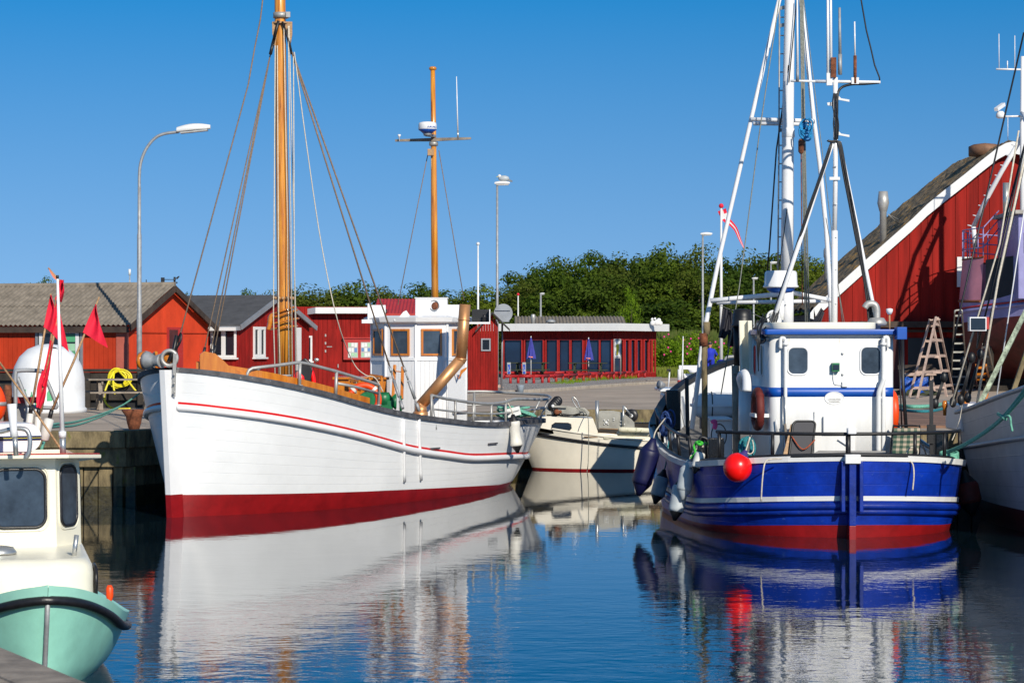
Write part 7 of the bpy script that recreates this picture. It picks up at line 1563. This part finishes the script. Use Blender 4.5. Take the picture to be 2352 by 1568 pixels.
# blue vehicle
d = 101; t = thing('work_vehicle', 'small bright blue work vehicle half hidden behind the blue cutter', 'vehicle', P(1680,875,d)); m = MB(); m.box(P(1655,1,d).x,P(1696,1,d).x,d,d+2,1.75,P(1,826,d).z); m.build('body', M_['overall'], t, .12)
m = MB(); m.tube(smooth([P(1664,850,d-.1), P(1665,830,d-.1), P(1672,820,d-.1), P(1700,819,d-.1)],5), .07, 10); m.build('roll_bar', M_['galv_matt'], t); m = MB(); m.box(P(1682,1,d).x,P(1692,1,d).x,d-.1,d,P(1,815,d).z,P(1,797,d).z); m.build('mirror', M_['black'], t, .03)
for x in (1660,1692): m = MB(); c = P(x,1,d); m.lathe([(.2,-.1),(.38,-.12),(.4,0),(.38,.12),(.2,.1)], V((c.x,d,GZ+.4)), (0,1,0), 20); m.build('wheel', M_['rubber'], t)
# ---------------------------------------------------------------- trees
def foliage(name, w, h, nc, nl, ls, seed, squash=1, cr=.17, low=.08):
    rnd = random.Random(seed); m = MB(); cs = []
    for i in range(nc):
        while True:
            x, y, z = rnd.uniform(-1,1), rnd.uniform(-1,1), rnd.uniform(0,1)
            prof = sqrt(max(0, 1-((z-.42)/.60)**2)) if z > .42 else lerp(.72, 1, z/.42)
            r = sqrt(x*x+y*y)
            if r < prof and (r > prof*.45 or z > .7): break
        cs.append((x*w/2, y*w/2, low*h+z*h*(1-low-.03), rnd.uniform(.7,1.35)))
    for cx, cy, cz, s in cs:
        R = w*cr*s
        for k in range(nl):
            th = rnd.uniform(0, 2*pi); u = rnd.uniform(-1,1); rr = R*rnd.random()**.33; q = sqrt(1-u*u)
            d = V((q*cos(th), q*sin(th), u)); p = V((cx,cy,cz))+V((d.x*rr,d.y*rr,d.z*rr*.72*squash))
            n = (d+V((rnd.uniform(-.7,.7), rnd.uniform(-.7,.7), rnd.uniform(-.2,.9)))).normalized(); a = n.cross(V((rnd.uniform(-1,1),rnd.uniform(-1,1),rnd.uniform(-1,1)))).normalized(); b = n.cross(a); L_ = ls*rnd.uniform(.6,1.3)
            m.poly([p-a*L_*.5, p+b*L_*.32, p+a*L_*.5, p-b*L_*.32], 0, False)
    return m
protos = {}
def tree(name, c, w, h, kind, seed, lab, grp, bright=None):
    key = (kind, seed)
    if key not in protos:
        K = {'dark': ('leaf_dark', 95, 100, .24, 1), 'mid': ('leaf_mid', 100, 95, .22, 1), 'olive': ('leaf_olive', 100, 95, .20, 1.1), 'bright': ('leaf_bright', 45, 80, .18, 1.2)}[kind]
        root = bpy.data.objects.new(name, None); C.objects.link(root)
        cr = foliage(kind, 4.4, 7.4, K[1], K[2], K[3], seed, K[4]).build('crown', M_[K[0]]); cr.parent = root
        m = MB(); rnd = random.Random(seed); m.tube([V((0,0,-.2)), V((.05,0,1.5)), V((.1,.05,4.5)), V((.05,.1,6.4))], [.19,.15,.08,.02], 8)
        for k in range(7): an = rnd.uniform(0,6.3); z = rnd.uniform(1.2,5); m.tube([V((.06,0,z)), V((cos(an)*.8,sin(an)*.8,z+.7)), V((cos(an)*1.6,sin(an)*1.6,z+1.5))], [.07,.045,.012], 6)
        tr = m.build('trunk', M_['bark']); tr.parent = root
        for o in (cr, tr):
            off = V(o.location); o.data.transform(Matrix.Translation(off)); o.location = (0,0,0)
        protos[key] = root; r = root
    else: r = protos[key].copy(); C.objects.link(r)
    if r is not protos[key] or len(protos[key].children) == 0 or r != protos[key]:
        for ch in protos[key].children: q = ch.copy(); C.objects.link(q); q.parent = r
    r.location = c; r.scale = (w/4.4, w/4.4, h/7.4); r.rotation_euler = (0,0,random.uniform(0,6.28)); tag(r, lab, 'tree', grp); return r
prof = tab([(60,662),(95,648),(140,664),(300,672),(440,684),(480,690),(560,674),(610,676),(640,684),(700,668),(735,664),(765,676),(790,654),(830,655),(870,664),(925,676),(960,658),(1010,668),(1045,682),(1070,668),(1110,664),(1150,678),(1185,676),(1200,650),(1212,622),(1240,604),(1285,606),(1330,601),(1400,592),(1465,594),(1520,580),(1562,571),(1600,580),(1640,606),(1700,608),(1745,586),(1800,600),(1850,594),(1890,600),(1930,625)])
kinds = ['dark','mid','olive','mid','dark','olive']
def where(x):
    L = [(-1e3,'behind the left shed roof'),(180,'behind the left shed ridge'),(430,'between the two left sheds'),(560,'behind the grey shed roof'),(670,'just right of the thick wooden mast'),(770,'behind the flat roofed red building'),(860,'left of the white wheelhouse'),(960,'behind the thin wooden mast'),(1030,'behind the copper pipe'),(1085,'beside the plain flagpole'),(1140,'behind the gull street lamp'),(1200,'above the left end of the cafe'),(1270,'above the cafe roof vent'),(1340,'above the middle of the cafe'),(1410,'above the right part of the cafe'),(1480,'above the white roof figure'),(1540,'right of the cafe roof'),(1600,'behind the left lamp of the blue cutter'),(1650,'behind the pennant flagpole'),(1705,'between pennant and radar dome'),(1760,'behind the white mast foot'),(1830,'between mast and boathouse roof'),(1890,'beside the low end of the boathouse roof')]
    r = L[0][1]
    for a, b in L:
        if x >= a: r = b
    return r
n_ = 0; used = {}
TONE = {'dark': 'dark green', 'mid': 'mid green', 'olive': 'olive green', 'bright': 'bright green'}
def place(x, d, frac, w, kind, seed, row):
    yt = prof(x); zt = CZ-(yt-YH)*d/F_; h = max(2.2, (zt-GZ)*frac*1.05+.1)
    lab = f"{TONE[kind]} {row} tree {where(x)}"; used[lab] = used.get(lab, 0)+1
    if used[lab] > 1: lab = f"{'narrower' if used[lab] == 2 else 'smaller'} {lab}"
    tree('tree', (P(x,1,d).x, d, GZ-.1), w, h, kind, seed, lab, 'trees of the wood behind the harbour')
x = 1205; i = 0
while x < 1960: place(x, 164+random.uniform(-3,3), 1.0, random.uniform(4.0,5.4), kinds[i%6], i%2, 'tall back row'); x += random.uniform(38,56); i += 1
x = 1215
while x < 1960: place(x, 152+random.uniform(-3,3), random.uniform(.76,.90), random.uniform(4.2,5.4), kinds[(i*5+1)%6], i%2, 'middle row'); x += random.uniform(52,70); i += 1
x = 1200
while x < 1980: place(x, 140+random.uniform(-2,2), random.uniform(.50,.68), random.uniform(4.0,5.2), kinds[(i*7+2)%6], i%2, 'low front row'); x += random.uniform(56,74); i += 1
x = 680
while x < 1200: place(x, 156+random.uniform(-3,3), 1.0, random.uniform(4.0,5.6), kinds[(i+1)%6], i%2, 'rounded'); x += random.uniform(42,62); i += 1
for x in (440,488,575,618,645): place(x, 150, 1.0, 2.4, 'mid' if x%2 else 'olive', i%2, 'slender'); i += 1
for x in (62,95,22): place(x, 158, 1.0, 2.2, 'mid', i%2, 'bushy'); i += 1
tree('tree', (P(1448,1,136).x,136,GZ-.1), 1.7, 5.0, 'bright', 0, 'slim bright green young tree above the right part of the cafe', 'trees of the wood behind the harbour')
# rose bushes
for k, (x, d, w, h) in enumerate(((1535,127,2.4,2.1),(1575,128.5,2.6,2.4),(1612,127.5,2.0,1.9),(1655,129,2.2,1.8),(1700,129,2.4,1.9),(1760,130,2.6,2.0))):
    lb = ['rose bush with pink flowers at the cafe corner','full rose bush left of the cycling man','low rose bush behind the red and white marker','rose bush behind the man in blue','rose bush behind the hanging laundry','rose bush behind the wheelhouse roof'][k]
    c = V((P(x,1,d).x,d,GZ)); t = thing('rose_bush', lb, 'bush', c, 'rose bushes'); m = foliage('b', w, h, 34, 90, .14, 40+k, 1, .2, .02)
    for p in m.v: p += c
    m.build('foliage', M_['leaf_bright'], t); m = MB(); rnd = random.Random(k)
    for q in range(9): an = rnd.uniform(pi*1.0,pi*2.0); m.ball(c+V((cos(an)*w*.5,sin(an)*w*.5,rnd.uniform(.4,.95)*h)), .06, 6)
    m.build('flowers', mat('rose', (.75,.05,.25), .7) if k == 0 else bpy.data.materials['rose'], t)['kind'] = 'stuff'
    m = MB()
    for q in range(5): an = q*1.25; m.tube([c, c+V((cos(an)*.4*w/2,sin(an)*.4*w/2,h*.6))], [.025,.01], 5)
    m.build('stem', M_['bark'], t)
def blades(n, reg, h0, h1, w, mm, name, plume=0):
    m = MB(); rnd = random.Random(9)
    for _ in range(n):
        x, d = reg(rnd); X = P(x,1,d).x; h = rnd.uniform(h0,h1); lx, ly = rnd.uniform(-.25,.25)*h, rnd.uniform(-.1,.1)*h; ww = w*rnd.uniform(.6,1.3); b = V((X,d,GZ))
        m.poly([b+V((-ww,0,0)), b+V((ww,0,0)), b+V((lx*.5+ww*.7,ly*.5,h*.6)), b+V((lx,ly,h)), b+V((lx*.5-ww*.7,ly*.5,h*.6))], 0, False)
        if plume and rnd.random() < plume: m.poly([b+V((lx,ly,h)), b+V((lx+.03,ly,h+.15)), b+V((lx+.01,ly,h+.38)), b+V((lx-.03,ly,h+.12))], 0, False)
    return struct(m.build(name, M_[mm]), 'stuff')
blades(5200, lambda r: (r.uniform(1500,1850), r.uniform(130.5,137)), 1.2, 2.2, .022, 'reed', 'reeds', .5)
blades(9000, lambda r: (r.uniform(1500,1860), r.uniform(122.8,128)), .2, .6, .02, 'grass', 'grass')
m_ = None
def tufts():
    m = MB(); rnd = random.Random(4)
    for x, y in ((1310,882),(1322,881),(1350,878),(1372,876),(1396,874),(1432,873),(1290,885),(1440,872)):
        g0 = G(x,y-1)
        for _ in range(60): b = g0+V((rnd.uniform(-.5,.5),rnd.uniform(-.5,.5),.05)); h = rnd.uniform(.06,.22); m.poly([b-V((.012,0,0)), b+V((.012,0,0)), b+V((rnd.uniform(-.06,.06),0,h))], 0, False)
    return struct(m.build('weeds', M_['leaf_bright']), 'stuff')
tufts()
# ---------------------------------------------------------------- man with a bicycle
d = 119; g0 = V((P(1631,1,d).x, d, GZ+.0)); t = thing('person', 'man in bright blue overalls and dark cap seen from behind with a bicycle', 'person', g0)
def q(x, y, z): return g0+V((x,y,z))
def flesh(name, items, mm, vox=.018):
    m = MB()
    for pts, rs in items:
        m.tube(pts, rs, 12)
        for p, r in zip(pts, rs): m.ball(p, r*.99, 12)
    o = m.build(name, M_[mm], t); r = o.modifiers.new('remesh', 'REMESH'); r.mode = 'VOXEL'; r.voxel_size = vox; r.use_smooth_shade = True
    s_ = o.modifiers.new('smooth', 'SMOOTH'); s_.iterations = 4; s_.factor = .5; return o
fing = []
for sx in (-1, 1):
    hd = q(.30*sx+.02, .42, 1.02)
    fing.append(([q(.27*sx, .36, 1.05), hd], [.035,.04]))
    for k in range(5): fing.append(([hd+V((.02*(k-2)*.8,0,0)), hd+V((.02*(k-2)*.9,.05,-.02-.004*k)), hd+V((.02*(k-2)*.9,.05,-.06))], [.011,.010,.009]))
flesh('body', [([q(0,0,1.42), q(0,.02,1.52), q(0,.03,1.60)], [.07,.058,.062]), ([q(0,.03,1.60), q(0,.045,1.68), q(0,.04,1.73)], [.082,.098,.085]), ([q(-.095,.04,1.66), q(-.10,.045,1.69)], [.018,.02]), ([q(.095,.04,1.66), q(.10,.045,1.69)], [.018,.02]), ([q(0,.14,1.66), q(0,.155,1.65)], [.018,.014])]+fing, 'skin', .010)
flesh('overalls', [([q(0,0,.92), q(0,0,1.08), q(0,0,1.25), q(0,0,1.40)], [.16,.15,.175,.13]), ([q(-.08,0,1.1), q(-.1,0,1.34)], [.12,.12]), ([q(.08,0,1.1), q(.1,0,1.34)], [.12,.12]), ([q(-.10,0,.95), q(-.12,.02,.52), q(-.12,-.02,.10)], [.125,.085,.065]), ([q(.10,0,.95), q(.13,.06,.52), q(.14,.0,.12)], [.125,.085,.065]),
  ([q(-.19,0,1.38), q(-.30,.10,1.16), q(-.27,.34,1.06)], [.075,.058,.045]), ([q(.19,0,1.38), q(.33,.08,1.18), q(.28,.34,1.06)], [.075,.058,.045]), ([q(-.17,0,1.38), q(.17,0,1.38)], [.09,.09])], 'overall', .02)
m = MB(); m.lathe([(.098,-.02),(.104,.02),(.09,.07),(.05,.10),(0,.11)], q(0,.04,1.69), seg=20); m.prism([q(-.07,.12,1.70), q(.07,.12,1.70), q(.05,.21,1.68), q(-.05,.21,1.68)], (0,0,.012)); m.build('cap', M_['cushion'], t)
for sx in (-1,1): m = MB(); m.ball(q(.13*sx,.05,.055), .055, 12, 0, (.9,2.2,.9)); m.tube([q(.13*sx,-.01,.06), q(.13*sx,-.01,.16)], .055, 10); m.build('boot', M_['black'], t)
for sx in (-1,1): m = MB(); m.ball(q(.035*sx,.137,1.685), .012, 8); m.build('eye', M_['black'], t)
b0 = thing('bicycle', 'dark bicycle held by the man in blue overalls', 'bicycle', q(0,.1,0)); 
def ring(c, R, r, ax, n=28): a = V(ax).normalized(); e1 = a.cross(V((0,0,1))).normalized(); e2 = V((0,0,1)); return [c+(e1*cos(2*pi*i/n)+e2*sin(2*pi*i/n))*R for i in range(n)]
for y in (-.45,.62):
    m = MB(); m.tube(ring(q(0,y,.35), .33, .02, (1,0,0)), .02, 6, closed=True)
    for k in range(10): an = 2*pi*k/10; m.tube([q(0,y,.35), q(0,y+.33*cos(an),.35+.33*sin(an))], .003, 4)
    m.build('wheel', M_['rubber'], b0)
m = MB()
for a_1, b_1 in (((0,-.45,.35),(0,-.15,.72)),((0,-.45,.35),(0,-.02,.30)),((0,-.02,.30),(0,-.15,.72)),((0,-.02,.30),(0,.42,.66)),((0,-.15,.72),(0,.42,.78)),((0,.40,.90),(0,.62,.35)),((0,-.15,.72),(0,-.2,.88))): m.tube([q(*a_1), q(*b_1)], .016, 6)
m.build('frame', M_['black'], b0); m = MB(); m.tube(smooth([q(-.28,.36,1.0), q(-.24,.46,1.0), q(0,.44,.94), q(.24,.46,1.0), q(.28,.36,1.0)],4), .012, 6); m.build('handlebar', M_['steel'], b0); m = MB(); m.ball(q(0,-.2,.90), .09, 12, 0, (.8,1.3,.35)); m.build('saddle', M_['black'], b0)
